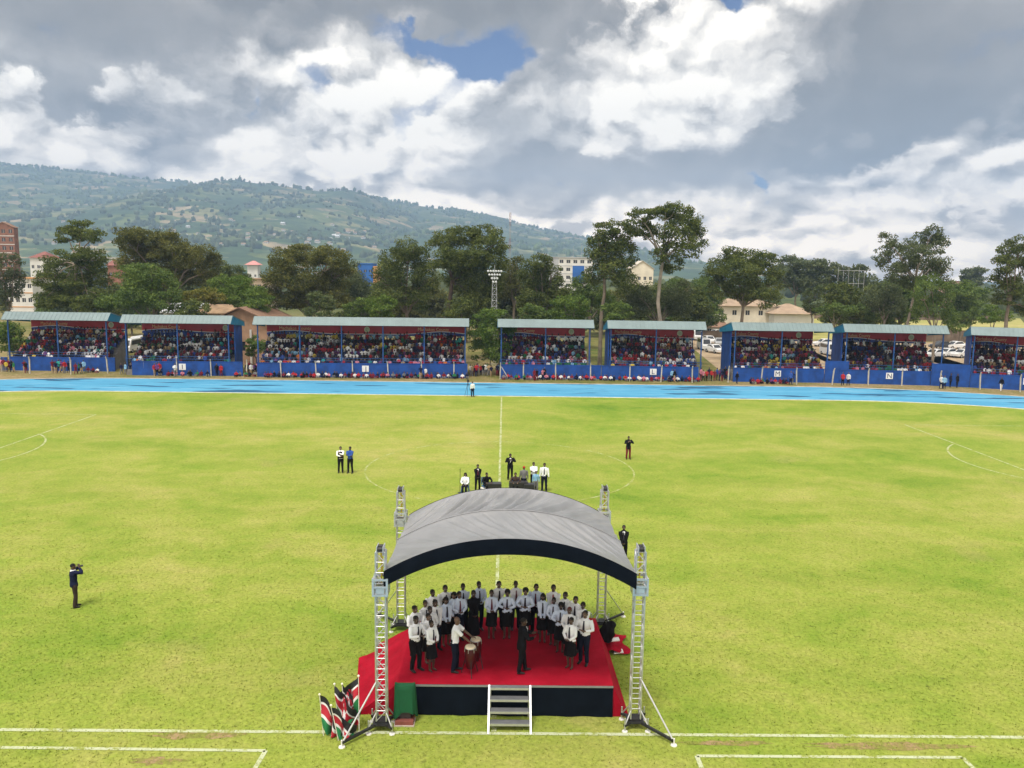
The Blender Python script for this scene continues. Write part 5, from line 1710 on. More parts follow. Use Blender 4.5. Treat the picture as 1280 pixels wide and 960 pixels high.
# ------------------------------------------------------------------ the stage
DECK = 1.0
SX0, SX1, SY0, SY1 = -2.95, 3.60, -32.12, -27.15
def carpet_mat():
    mm, g, b, out = new_mat('red carpet'); P = pos_of(g)
    n = g.noise(P, 1.4, 5, .6, dims='3D'); f = g.noise(P, 40, 3, .6, dims='3D')
    c = g.ramp(n, [(.3, (.25, .003, .014)), (.55, (.325, .005, .019)), (.75, (.40, .009, .028))])
    g.put(b.inputs['Base Color'], g.vm('SCALE', c, scale=g.mapr(f, .3, .7, .86, 1.1, 'LINEAR')))
    b.inputs['Roughness'].default_value = .95; b.inputs['Specular IOR Level'].default_value = .1
    bn = g.n('ShaderNodeBump'); bn.inputs['Strength'].default_value = .35; bn.inputs['Distance'].default_value = .03
    g.put(bn.inputs['Height'], g.noise(P, 5, 4, .6, dims='3D')); g.put(b.inputs['Normal'], bn.outputs[0])
    return mm
CARPET = carpet_mat()
SKIRT = mat((.0035, .006, .011), .95, .25, 2.0, bump=.3, bscale=3, spec=.08, name='navy skirt cloth')
ALU = mat((.62, .63, .65), .34, .10, 6, metal=.75, name='aluminium')
BLKS = mat((.018, .018, .020), .5, .15, 5, name='black steel')
root = empty('stage', ((SX0 + SX1) / 2, SY0, 0)); tag(root, 'low rectangular stage platform with a navy skirt and red top on the near touchline', 'stage')
ox = (SX0 + SX1) / 2
m = MB(); m.box2((SX0 - ox + .03, .03, DECK - .12), (SX1 - ox - .03, SY1 - SY0 - .03, DECK - .012)); m.build('deck', BLKS, root)
for x in (SX0 - ox + .2, -1.6, 0, 1.6, SX1 - ox - .2):
    for y in (.2, 2.4, 4.7):
        m = MB(); m.tube((x, y, 0), (x, y, DECK - .12), .03, n=8); m.build('leg', ALU, root)
def cloth_wall(p0, p1, z0, z1, amp, seed, n=70, bot=0.0):
    """hanging cloth between two ground points with soft folds"""
    p0, p1 = Vector((*p0, 0)), Vector((*p1, 0)); d = (p1 - p0); L = d.length; d.normalize(); nn = Vector((d.y, -d.x, 0))
    m = MB(); vs = []; fs = []; R_ = 9
    for j in range(R_ + 1):
        t = j / R_
        for i in range(n + 1):
            x = L * i / n
            f = noise.noise(Vector((x * 2.2, t * .8, seed))) * amp + noise.noise(Vector((x * .8, t * 1.4, seed + 4))) * amp * 1.2
            p = p0 + d * x + nn * (f * (.15 + .85 * t) + bot * t * t + .012)
            vs.append((p.x, p.y, z1 + (z0 - z1) * t))
    for j in range(R_):
        for i in range(n): fs.append((j * (n + 1) + i, (j + 1) * (n + 1) + i, (j + 1) * (n + 1) + i + 1, j * (n + 1) + i + 1))
    m.add(vs, fs, 0, True); return m
m = cloth_wall((SX0 - ox, 0), (SX1 - ox, 0), .02, DECK - .004, .05, 3.0); m.build('skirt_cloth', SKIRT, root)
m = cloth_wall((SX1 - ox, 0), (SX1 - ox, SY1 - SY0), .02, DECK - .004, .02, 7.0); m.build('skirt_cloth', SKIRT, root)
m = cloth_wall((SX1 - ox, SY1 - SY0), (SX0 - ox, SY1 - SY0), .02, DECK - .004, .03, 9.0); m.build('skirt_cloth', SKIRT, root)
m = MB(); m.box2((SX0 - ox, -.03, DECK - .05), (SX1 - ox, -.004, DECK + .004)); m.build('edge_strip', mat((.30, .31, .33), .4, .1, 4, metal=.5), root)
# carpet: lies over the deck and spills down both sides
cp = MB(); nx, ny = 60, 40; vs = []; fs = []
def carpet_pt(x, y):
    z = DECK + .008 + noise.noise(Vector((x * 1.1, y * 1.1, 2))) * .008 + noise.noise(Vector((x * 3, y * 3, 5))) * .004
    return (x, y, max(z, DECK + .002))
for j in range(ny + 1):
    for i in range(nx + 1): vs.append(carpet_pt(SX0 + (SX1 - SX0) * i / nx, SY0 + .0 + (SY1 - SY0) * j / ny))
for j in range(ny):
    for i in range(nx): fs.append((j * (nx + 1) + i, j * (nx + 1) + i + 1, (j + 1) * (nx + 1) + i + 1, (j + 1) * (nx + 1) + i))
cp.add(vs, fs, 0, True)
def spill(mb, ya, yb, side, out_a, out_b, seed, front_close=False, n=24, k=16, skew=None):
    vs = []; fs = []; x0 = SX0 if side < 0 else SX1
    for j in range(n + 1):
        y = ya + (yb - ya) * j / n; o = out_a + (out_b - out_a) * j / n
        for i in range(k + 1):
            t = i / k
            if skew is not None: y = ya + (skew[0] + (skew[1] - skew[0]) * t - ya) * j / n
            x = x0 + side * (o * (t ** 1.15)); z = (DECK + .006) * (1 - t) ** 1.0 + .03 * t
            if t < .12: z = DECK + .006 - .35 * t
            z += noise.noise(Vector((x * 1.6, y * 1.6, seed))) * .05 * sin(pi * t) + (.02 if t > .9 else 0)
            vs.append((x, y, max(z, .035)))
    for j in range(n):
        for i in range(k): fs.append((j * (k + 1) + i, j * (k + 1) + i + 1, (j + 1) * (k + 1) + i + 1, (j + 1) * (k + 1) + i))
    mb.add(vs, fs, 0, True)
    if front_close:
        prev = None
        for i in range(k + 1):
            p = vs[i]; q = (p[0], p[1] - .001, .012)
            if prev: mb.face([prev[0], prev[1], q, p], 0, True)
            prev = (p, q)
spill(cp, SY0 + .01, -28.45, -1, 1.28, 1.80, 1.0, True)
spill(cp, -28.43, SY1, -1, 1.25, 1.36, 4.0, skew=(-28.0, -27.35))
spill(cp, SY0 + .01, SY1 + .2, 1, .50, .42, 6.0, True)
tag(cp.build('carpet', CARPET), 'bright red carpet over the stage top, spilling down both ends onto the grass', 'carpet')
# loose fold of carpet and a bag at the right rear corner
m = MB()
c = gp(770, 818); vs = []; fs = []
for j in range(9):
    for i in range(9):
        x = c.x - .55 + 1.0 * i / 8 + .12 * sin(j); y = c.y - .1 + 1.5 * j / 8
        vs.append((x, y, .05 + .16 * abs(noise.noise(Vector((x * 3, y * 3, 1)))) + .16 * max(0, 1 - abs(i - 3) / 3)))
for j in range(8):
    for i in range(8): fs.append((j * 9 + i, j * 9 + i + 1, (j + 1) * 9 + i + 1, (j + 1) * 9 + i))
m.add(vs, fs, 0, True); tag(m.build('carpet', CARPET), 'crumpled loose red carpet end on the grass at the right rear stage corner', 'carpet')
root = empty('bag', (3.98, -27.55, .32)); tag(root, 'black cloth bag heaped at the right rear corner of the stage', 'bag')
m = MB(); m.ball((0, 0, .30), (.30, .24, .36), 12, 9); m.ball((.12, .05, .55), (.2, .16, .2), 10, 7)
me = voxel(m, 'bag_body', .035, 2, wrinkle=.05, wscale=6); me.materials.append(BLACK_CLOTH); link('bag_body', me, root)
m = MB(); m.chain([(-.14, 0, .6), (-.08, -.08, .82), (.1, -.08, .86), (.18, 0, .66)], [.022] * 4, 6); m.build('handle', BLACK_CLOTH, root)
for i, (x, y, z) in enumerate(((4.28, -27.45, .55), (4.36, -27.9, .36))):
    m = MB(); m.prism([(-.17, -.12, 0), (.17, -.10, .03), (.15, .13, .05), (-.15, .12, .0)], (0, 0, .03)); o = m.build('folded_paper', mat((.74, .74, .72), .8, .05, 4)); o.location = (x, y, z - .30 if i else z - .25)
    tag(o, ['white folded paper on the black bag at the stage corner', 'white folded paper on the loose red carpet end'][i], 'paper')

# stairs
root = empty('stage_stairs', (.46, -33.12, 0)); tag(root, 'aluminium stairs of four treads leading up to the front of the stage', 'stairs')
for s in (-1, 1):
    m = MB(); m.bar((s * .62, 0, 0), (s * .62, .95, DECK + .02), .05, .09); m.build('stringer', ALU, root)
for k in range(4):
    z = .20 + k * .25; y = .19 + k * .235
    m = MB(); m.box2((-.592, y - .02, z), (.592, y + .21, z + .03)); m.build('tread', mat((.17, .175, .185), .5, .15, 5, metal=.3), root)
    m = MB(); m.box2((-.592, y - .045, z - .03), (.592, y - .024, z + .034)); m.build('tread_edge', ALU, root)
for s in (-1, 1):
    m = MB(); m.tube((s * .58, .93, 0), (s * .58, .93, DECK - .1), .025, n=8); m.build('leg', ALU, root)

# ------------------------------------------------------------------ truss towers
def truss(mb, a, b, w, n, r=.026, br=.014, sides='xxxx'):
    """square box truss between a and b (vertical)"""
    a, b = Vector(a), Vector(b); h = b.z - a.z
    c = [(-w / 2, -w / 2), (w / 2, -w / 2), (w / 2, w / 2), (-w / 2, w / 2)]
    for i in range(4):
        mb.tube(a + Vector((*c[i], 0)), b + Vector((*c[i], 0)), r, n=8)
        for k in range(n):
            z0, z1 = h * k / n, h * (k + 1) / n
            p, q = c[i], c[(i + 1) % 4]
            mode = sides[i]
            if mode == 'x':
                if k % 2: p, q = q, p
                mb.tube(a + Vector((*p, z0)), a + Vector((*q, z1)), br, n=6, cap=False)
            mb.tube(a + Vector((*c[i], z1)), a + Vector((*c[(i + 1) % 4], z1)), br, n=6, cap=False)


STRAP = mat((.55, .42, .05), .7, .1, 6, name='yellow webbing')
def tower(label, x, y, h, front_mode, ang, rear=False):
    root = empty('truss_tower', (x, y, 0)); tag(root, label, 'truss tower', 'lifting towers of the stage roof')
    w = .29
    m = MB(); truss(m, (0, 0, .30), (0, 0, h - .62), w, 14, sides=front_mode); m.build('tower_truss', ALU, root)
    m = MB(); truss(m, (0, 0, h - .615), (0, 0, h - .02), w * .92, 2, sides='xxxx'); m.build('head_section', ALU, root)
    # pulley head: two upright cheek plates
    for s in (-1, 1):
        m = MB(); m.box((s * .09, 0, h + .02), (.025, .40, .26)); m.build('pulley_plate', ALU, root)
    m = MB(); m.tube((-.075, -.12, h + .06), (.075, -.12, h + .06), .07, n=12); m.tube((-.075, .12, h + .06), (.075, .12, h + .06), .07, n=12); m.build('pulley', BLKS, root)
    m = MB(); m.chain([(.0, .06, h), (.02, .10, h - .4), (0, .09, h - 1.0)], [.03, .035, .02], 6); m.build('chain_hoist', STRAP, root)
    # sleeve block that carries the roof
    zs = h - 1.28
    m = MB(); W2 = .40
    for zz in (zs, zs + .24, zs + .46):
        for (px, py, dx, dy) in ((0, -W2 / 2, W2, .05), (0, W2 / 2, W2, .05), (-W2 / 2, 0, .05, W2 - .11), (W2 / 2, 0, .05, W2 - .11)): m.box((px, py, zz), (dx + (.05 if dx > .1 else 0), dy, .06))
    for (px, py) in ((-1, -1), (1, -1), (1, 1), (-1, 1)): m.box((px * W2 / 2, py * W2 / 2, zs + .235), (.06, .06, .54))
    for s in (-1, 1):
        m.box((s * (W2 / 2 + .005), 0, zs + .12), (.02, W2 * .6, .16)); m.box((0, s * (W2 / 2 + .004), zs + .12), (W2 * .6, .02, .16))
    m.build('sleeve_block', ALU, root)
    # base with outriggers
    m = MB(); m.box((0, 0, .22), (.5, .5, .05)); m.box((0, 0, .27), (.34, .34, .06)); bs = m.build('base_plate', BLKS, root)
    for a in (45, 135, 225, 315):
        dv = Vector((cos(radians(a)), sin(radians(a)), 0))
        m = MB(); m.bar(dv * .22 + Vector((0, 0, .20)), dv * .50 + Vector((0, 0, .20)), .08, .07); lg = m.build('outrigger', BLKS, root)
        m = MB(); m.tube(dv * .48 + Vector((0, 0, .03)), dv * .48 + Vector((0, 0, .42)), .024, n=8); m.build('screw_jack', ALU, lg)
        m = MB(); m.rings([(dv.x * .48, dv.y * .48, .0, .09, .09), (dv.x * .48, dv.y * .48, .035, .08, .08)], 14); m.build('foot_pad', WHITEW, lg)
        m = MB(); m.tube(dv * .46 + Vector((0, 0, .23)), dv * .17 + Vector((0, 0, .62)), .022, n=8); m.build('knee_brace', ALU, lg)
    dv = Vector((cos(radians(ang)), sin(radians(ang)), 0)); L = 1.42
    m = MB(); m.bar(dv * .30 + Vector((0, 0, .19)), dv * L + Vector((0, 0, .14)), .07, .07); lg = m.build('long_outrigger', BLKS, root)
    m = MB(); m.tube(dv * L + Vector((0, 0, .03)), dv * L + Vector((0, 0, .22)), .026, n=8); m.rings([(dv.x * L, dv.y * L, 0, .10, .10), (dv.x * L, dv.y * L, .04, .085, .085)], 14); m.build('foot_pad', WHITEW, lg)
    m = MB(); m.tube(dv * (L - .06) + Vector((0, 0, .18)), dv * .17 + Vector((0, 0, 1.55)), .027, n=8); m.build('stabiliser_brace', ALU, root)
    return root


tower('front truss tower on the left, rising beside the flags, with zigzag bracing towards the camera', -3.30, -32.84, 5.45, 'xxxx', 226)
tower('front truss tower on the right, ladder-like towards the camera, outrigger on bare grass', 4.20, -32.60, 5.45, '-x-x', 313)
tower('rear truss tower on the left, behind the choir', -3.58, -25.95, 5.35, '-x-x', 135)
tower('rear truss tower on the right, behind the black bag', 3.99, -25.68, 5.40, '-x-x', 45)

# ------------------------------------------------------------------ arched canopy
def canopy_mat():
    mm, g, b, out = new_mat('grey pvc roof cloth'); P = g.n('ShaderNodeTexCoord').outputs['Object']
    n = g.noise(P, 1.2, 5, .6, dims='3D')
    g.put(b.inputs['Base Color'], g.ramp(n, [(.3, (.225, .23, .245)), (.7, (.285, .29, .31))]))
    b.inputs['Roughness'].default_value = .32; b.inputs['Specular IOR Level'].default_value = .6
    t = g.n('ShaderNodeBsdfTranslucent'); t.inputs['Color'].default_value = (.75, .76, .80, 1)
    mx = g.n('ShaderNodeMixShader'); mx.inputs[0].default_value = .09
    mm.node_tree.links.new(b.outputs[0], mx.inputs[1]); mm.node_tree.links.new(t.outputs[0], mx.inputs[2]); mm.node_tree.links.new(mx.outputs[0], out.inputs[0])
    return mm
CANOPY = canopy_mat()
root = empty('stage_canopy', (.42, -29.4, 4.8)); tag(root, 'grey arched fabric roof held over the stage by the four towers', 'canopy')
O = Vector(root.location)
CX = .42; XW = 3.62; YF, YM, YB = -33.02, -29.45, -25.90
def arch_z(t, y):
    """height of the cloth; t = -1..1 across"""
    f = (y - YF) / (YB - YF)
    base = 4.88 + (4.42 - 4.88) * f; rise = 1.00 + (1.06 - 1.00) * f
    return base + rise * (1 - abs(t) ** 2.15)
nu, nv = 190, 100; vs = []; fs = []
for j in range(nv + 1):
    f = j / nv; y = YF + (YB - YF) * f
    g_ = abs(((f * 2) % 1.0) - .5) * 2 if f < 1 else 1     # 0 in the middle of a bay, 1 on a rib
    sag = -.10 * (1 - g_ ** 2)
    for i in range(nu + 1):
        t = -1 + 2 * i / nu
        x = CX + XW * t * (1 + .02 * f)
        edge = 1 - abs(t) ** 4
        z = arch_z(t, y) + sag * (.4 + .6 * edge)
        # tension folds running obliquely from the ribs into the bays
        s_ = x * 2.5 + (y - YF) * (-1.15 if f > .5 else 1.3) + sin(x * 1.1) * .5
        fold = (.5 - abs(noise.noise(Vector((s_ * .9, f * 1.3, 3.1))))) * .40 + (.5 - abs(noise.noise(Vector((s_ * 2.1, f * 2.0, 8.3))))) * .16 - .26
        z += fold * (1.0 if f > .5 else .5) * (1 - g_ ** 4) * (.35 + .65 * edge)
        vs.append((x - O.x, y - O.y, z - O.z))
for j in range(nv):
    for i in range(nu): fs.append((j * (nu + 1) + i, j * (nu + 1) + i + 1, (j + 1) * (nu + 1) + i + 1, (j + 1) * (nu + 1) + i))
m = MB(); m.add(vs, fs, 0, True); m.build('roof_cloth', CANOPY, root)
m = MB(); pts = []
for i in range(61):
    t = -1 + 2 * i / 60; pts.append((CX + XW * t * 1.01 - O.x, YM - O.y, arch_z(t, YM) + .012 - O.z))
m.chain(pts, [(.035, .014)] * 61, 6); m.build('seam', CANOPY, root)
# front and rear valance
for y, sg, nm in ((YF, -1, 'front_valance'), (YB, 1, 'rear_valance')):
    m = MB(); vs = []; fs = []; n = 120
    f = 0 if sg < 0 else 1
    for i in range(n + 1):
        t = -1 + 2 * i / n; x = CX + XW * t * (1 + .02 * f); z = arch_z(t, y)
        wv_ = noise.noise(Vector((x * 1.8, 1, 2))) * .03
        vs += [(x - O.x, y + sg * .02 - O.y, z + .012 - O.z), (x - O.x, y + sg * (.05 + wv_) - O.y, z - .24 - O.z), (x - O.x, y + sg * (.03 + wv_ * 1.6) - O.y, z - .46 + wv_ * .5 - O.z)]
    for i in range(n):
        for k in range(2): fs.append((i * 3 + k, i * 3 + k + 1, (i + 1) * 3 + k + 1, (i + 1) * 3 + k))
    m.add(vs, fs, 0, True); m.build(nm, SKIRT, root)
# ribs and purlins of the roof frame
for y in (YF + .06, YM, YB - .06):
    m = MB(); pts = []
    for i in range(25):
        t = -1 + 2 * i / 24; x = CX + XW * t * (1 + .02 * (y - YF) / (YB - YF)); pts.append((x - O.x, y - O.y, arch_z(t, y) - .13 - O.z))
    m.chain(pts, [.030] * 25, 7); m.chain([(p[0], p[1], p[2] - .24) for p in pts[1:-1]], [.026] * 23, 7)
    for i in range(1, 24): m.tube((pts[i][0], pts[i][1], pts[i][2]), (pts[i][0] + (.12 if i % 2 else -.12), pts[i][1], pts[i][2] - .24), .012, n=5, cap=False)
    m.build('roof_rib', ALU, root)
for t in (-.99, -.5, 0, .5, .99):
    m = MB(); z0, z1 = arch_z(t, YF) - .32, arch_z(t, YB) - .32
    m.tube((CX + XW * t - O.x, YF - O.y, z0 - O.z), (CX + XW * t * 1.02 - O.x, YB - O.y, z1 - O.z), .028, n=7); m.build('purlin', ALU, root)
for (x, y) in ((-3.30, -32.84), (4.20, -32.60), (-3.58, -25.95), (3.99, -25.68)):
    z = 4.32
    xe = CX + (XW * .985 if x > CX else -XW * .985)
    m = MB(); m.bar((x - O.x + (.2 if x < CX else -.2), y - O.y, z + .05 - O.z), (xe - O.x, y - O.y, arch_z(.985, y) - .18 - O.z), .07); m.build('bracket', ALU, root)

# ------------------------------------------------------------------ draped plaque and flags
root = empty('draped_plaque', (-2.66, -32.55, 0)); tag(root, 'plaque on a red plinth under a green cloth at the left front stage corner', 'plaque')
m = MB(); m.box2((-.30, -.24, 0), (.30, .24, .05), 0); m.box2((-.27, -.21, .05), (.27, .21, .16), 1); m.build('plinth', [mat((.45, .38, .33), .9, .2, 4), mat((.20, .060, .045), .8, .25, 5, name='red brick')], root)
m = MB(); m.box2((-.17, -.03, .16), (.17, .10, 1.16)); m.build('slab', mat((.05, .045, .045), .5, .2, 4), root)
vs = []; fs = []; n = 44
for j in range(12):
    t = j / 11
    for i in range(n):
        a = 2 * pi * i / n; f = 1 + .12 * t * sin(a * 5 + 1) + .06 * t * sin(a * 11)
        ex = lambda q: math.copysign(abs(q) ** .55, q)
        hx, hy = .31 + .02 * t, .13 + .05 * t
        z = 1.22 - t * (.93 + .10 * sin(a * 2 + .8) + .05 * sin(a * 5)) + (.035 * cos(2 * a) * (1 - t))
        if t == 0: hx, hy = .30, .11
        vs.append((hx * ex(cos(a)) * f, .035 + hy * ex(sin(a)) * f, z))
for j in range(11):
    for i in range(n): fs.append((j * n + i, (j + 1) * n + i, (j + 1) * n + (i + 1) % n, j * n + (i + 1) % n))
m = MB(); m.add(vs, fs, 0, True); m.add(vs[:n], [tuple(range(n))], 0, True)
m.build('green_cloth', mat((.004, .075, .026), .9, .15, 4, name='green cloth'), root)

def flag_mat():
    mm, g, b, out = new_mat('kenyan flag cloth')
    at_ = g.n('ShaderNodeAttribute', attribute_name='dye'); g.put(b.inputs['Base Color'], at_.outputs['Color']); b.inputs['Roughness'].default_value = .7
    return mm
FLAGM = flag_mat()
BLK, WHT, RED, GRN = (.010, .010, .012), (.68, .68, .68), (.42, .012, .030), (.010, .17, .055)
def flag(label, px, py, h, lean, seed, hang, wdt=1.2, hgt=.95):
    """pole stuck in the turf, banner of black, red and green with white edges hanging in folds, shield in its middle"""
    p = gp(px, py); rr = random.Random(seed)
    root = empty('flag', p); tag(root, label, 'flag', 'five flags planted beside the stage'); 
    top = Vector((lean[0], lean[1], h))
    m = MB(); m.tube((0, 0, -.1), top, .014, .011, n=7); m.build('pole', mat((.70, .68, .60), .5, .1, 4), root)
    m = MB(); m.ball(top + Vector((0, 0, .03)), .035, 8, 6); m.build('finial', mat((.78, .75, .62), .4, .05, 4), root)
    nu_, nv_ = 40, 30
    vs = []; fs = []; col = []
    ax = Vector((cos(hang), sin(hang), 0)); side = Vector((-sin(hang), cos(hang), 0))
    for j in range(nv_ + 1):
        v = j / nv_                      # along the hoist, 0 at the top
        for i in range(nu_ + 1):
            u = i / nu_                  # towards the fly
            # the cloth falls: the fly drops below the hoist and gathers in pleats
            a0 = top * (1 - (v * hgt + .02) / h)
            drop = u * wdt * .88; outw = wdt * .52 * (u ** .7) * (1 - .45 * v) * (1 + .25 * sin(u * 5 + seed))
            pl = .13 * sin(u * 11 + v * 3 + seed) * (u ** .5) + .05 * sin(u * 6 - v * 5 + seed * 2)
            q = a0 + ax * outw + side * pl + Vector((0, 0, -drop * (.70 + .25 * v) + .04 * sin(v * 9 + seed) * u))
            vs.append((q.x, q.y, max(q.z, .03 + .02 * (1 + sin(u * 9 + v * 5)))))
    for j in range(nv_):
        for i in range(nu_):
            fs.append((j * (nu_ + 1) + i, j * (nu_ + 1) + i + 1, (j + 1) * (nu_ + 1) + i + 1, (j + 1) * (nu_ + 1) + i))
            v = (j + .5) / nv_; u = (i + .5) / nu_
            c = BLK if v < .20 else WHT if v < .27 else RED if v < .54 else WHT if v < .62 else GRN
            e = ((u - .5) / .15) ** 2 + ((v - .5) / .36) ** 2
            if e < 1: c = RED if e > .25 else (WHT if abs(v - .5) < .12 else BLK)
            if e < 1 and abs(abs(u - .5) / .15 - abs(v - .5) / .40) < .10: c = WHT
            col.append(c)
    me = np_mesh('flag_cloth', np.array(vs), np.array(fs, np.int32), [FLAGM], {'dye': np.array(col)}, True)
    link('flag_cloth', me, root)
    return root


flag('flag leaning left, leftmost of the five planted flags', 405, 920, 1.22, (-.12, .05), 1, -.1, 1.3)
flag('flag hanging lowest in front of the other planted flags', 424, 926, 1.05, (-.22, .0), 2, .5, 1.3)
flag('flag behind the lowest one, its green band facing forward', 424, 914, 1.38, (-.14, .1), 3, -.2)
flag('short flag just left of the white stabiliser brace, behind the others', 431, 912, 1.34, (-.08, .1), 4, .1, .8)
flag('tallest dark flag hanging beside the left truss tower', 449, 918, 1.72, (-.02, .1), 5, 2.6, 1.25)

# ------------------------------------------------------------------ the choir
CLASP = ((-.055, -.255, 1.08), (.055, -.265, 1.06)); CHEST = ((-.08, -.30, 1.20), (.08, -.31, 1.18)); LOWC = ((-.05, -.205, .90), (.05, -.215, .89))
OUTE = ((-1, .5, -.35), (1, .5, -.35))
INW = dict(hand_dir=((.75, -.55, .1), (-.75, -.55, .1)), hand_n=((.3, .3, 1), (-.3, .3, 1)))
K = {}
K['man_low'] = Kind(figure_meshes(pose(LOWC, OUTE, ((-.12, .02), (.12, -.03)), head_tilt=.10, **INW), 'a', seed=1))
K['man_clasp'] = Kind(figure_meshes(pose(CLASP, OUTE, ((-.10, -.05), (.12, .03)), hip=(.02, 0, .925), lean=(-.01, -.03), head_yaw=.15, **INW), 'b', seed=2))
K['man_clap'] = Kind(figure_meshes(pose(CHEST, OUTE, ((-.13, .0), (.10, -.06)), hip=(-.02, 0, .925), lean=(.015, -.03), head_yaw=-.15, **INW), 'c', seed=3))
K['woman_clasp'] = Kind(figure_meshes(pose(tuple((x, y, z - .02) for x, y, z in CLASP), OUTE, ((-.08, .0), (.08, -.02)), woman=True, **INW), 'd', bottom='skirt', hair='short', seed=4))
K['woman_afro'] = Kind(figure_meshes(pose(CHEST, OUTE, ((-.07, -.02), (.09, .02)), woman=True, hip=(.015, 0, .93), **INW), 'e', bottom='skirt', hair='afro', seed=5))
K['woman_long'] = Kind(figure_meshes(pose(LOWC, OUTE, ((-.08, .0), (.08, -.02)), woman=True, head_yaw=-.2, **INW), 'f', bottom='skirt', hair='long', seed=6))
K['woman_dress'] = Kind(figure_meshes(pose(LOWC, OUTE, ((-.08, .0), (.08, -.02)), woman=True, **INW), 'g', top='dress', bottom='long_skirt', hair='short', seed=7))
K['drummer'] = Kind(figure_meshes(pose(((-.13, -.47, 1.02), (.17, -.50, 1.06)), ((-1, .3, -.9), (1, .3, -.9)), ((-.10, .05), (.12, -.05)), lean=(0, -.05), head_tilt=.2, head_yaw=-.25, hand_dir=((.1, -1, -.25), (-.1, -1, -.2)), hand_n=((0, 0, -1), (0, 0, -1)), curl=.25), 'h', sleeve='short', hair='short', seed=8))
K['conductor'] = Kind(figure_meshes(pose(((-.10, -.33, 1.12), (.12, -.36, 1.18)), OUTE, ((-.10, .10), (.10, -.14)), lean=(0, -.04), head_tilt=.12, hand_dir=((.4, -.9, .3), (-.3, -.9, .35)), hand_n=((.6, 0, .6), (-.6, 0, .6)), curl=.5), 'i', top='jacket', seed=9))
K['photographer'] = Kind(figure_meshes(pose(((-.10, -.20, 1.55), (.10, -.21, 1.56)), ((-1, -.35, -.6), (1, -.35, -.6)), ((-.10, .04), (.11, -.05)), head_tilt=.0, hand_dir=((.25, -.2, .95), (-.25, -.2, .95)), hand_n=((.7, .4, 0), (-.7, .4, 0)), curl=.8), 'j', top='sweater', seed=10))
K['folded'] = Kind(figure_meshes(pose(((.10, -.215, 1.16), (-.10, -.205, 1.20)), ((-1, -.3, -.6), (1, -.3, -.6)), ((-.14, .0), (.13, .03)), hand_dir=((1, .1, .1), (-1, .1, .1)), hand_n=((0, 1, 0), (0, 1, 0)), curl=.4), 'k', seed=11))
K['folded_vest'] = Kind(figure_meshes(pose(((.02, -.225, 1.12), (-.08, -.205, 1.32)), ((-1, -.3, -.6), (1, -.3, -.6)), ((-.13, .0), (.12, -.03)), hand_dir=((1, .0, .2), (-.2, -.1, 1)), hand_n=((0, 1, 0), (0, 1, 0)), curl=.5), 'l', top='shirt', seed=12))
K['suit'] = Kind(figure_meshes(pose(LOWC, OUTE, ((-.13, .0), (.13, -.02)), **INW), 'm', top='jacket', seed=13))
K['suit_phone'] = Kind(figure_meshes(pose(((-.08, -.25, 1.32), (.09, -.26, 1.34)), OUTE, ((-.13, .0), (.13, -.02)), head_tilt=.22, hand_dir=((.4, -.4, .8), (-.4, -.4, .8)), hand_n=((.6, .4, 0), (-.6, .4, 0))), 'n', top='jacket', seed=14))
K['sides'] = Kind(figure_meshes(pose(((-.27, -.02, .88), (.27, -.05, .88)), ((-.4, 1, 0), (.4, 1, 0)), ((-.12, .0), (.13, -.03)), hand_dir=((0, -.1, -1), (0, -.1, -1)), hand_n=((1, 0, 0), (-1, 0, 0)), curl=.5), 'o', seed=15))
K['woman_seated'] = Kind(figure_meshes(pose(((-.12, -.34, .64), (.12, -.36, .64)), ((-1, .3, -.6), (1, .3, -.6)), hip=(0, 0, .50), ankles=((-.10, -.45, .085), (.10, -.43, .085)), knees=((0, -1, .8), (0, -1, .8)), head_tilt=.1, woman=True), 'r', hair='long', seed=18))
K['seated'] = Kind(figure_meshes(pose(((-.14, -.40, .74), (.14, -.42, .74)), ((-1, .3, -.6), (1, .3, -.6)), hip=(0, 0, .50), lean=(0, -.08), ankles=((-.14, -.45, .085), (.14, -.43, .085)), knees=((0, -1, .8), (0, -1, .8)), head_tilt=.25, hand_dir=((.1, -1, -.1), (-.1, -1, -.1)), hand_n=((0, 0, -1), (0, 0, -1)), curl=.3), 'q', top='shirt', seed=17))
TOPS = ('shirt', 'sweater', 'jacket', 'waistcoat', 'dress_top')


def outfit(top, bottom='black', tie=None, hair=None, shoe=None):
    m = {}
    T = {'white': WHITE_CLOTH, 'shadowed': SHADED_WHITE}.get(top) or CLOTH.get(top)
    B = {'black': BLACK_CLOTH, 'navy': NAVY_CLOTH}.get(bottom) or CLOTH.get(bottom)
    for t in TOPS: m[t] = T
    m['trousers'] = B; m['skirt'] = B; m['hair'] = hair or HAIRM; m['shoe0'] = m['shoe1'] = shoe or SHOE
    m['tie'] = tie or TIE; m['shirt_front'] = WHITE_CLOTH; m['eye'] = None
    return m


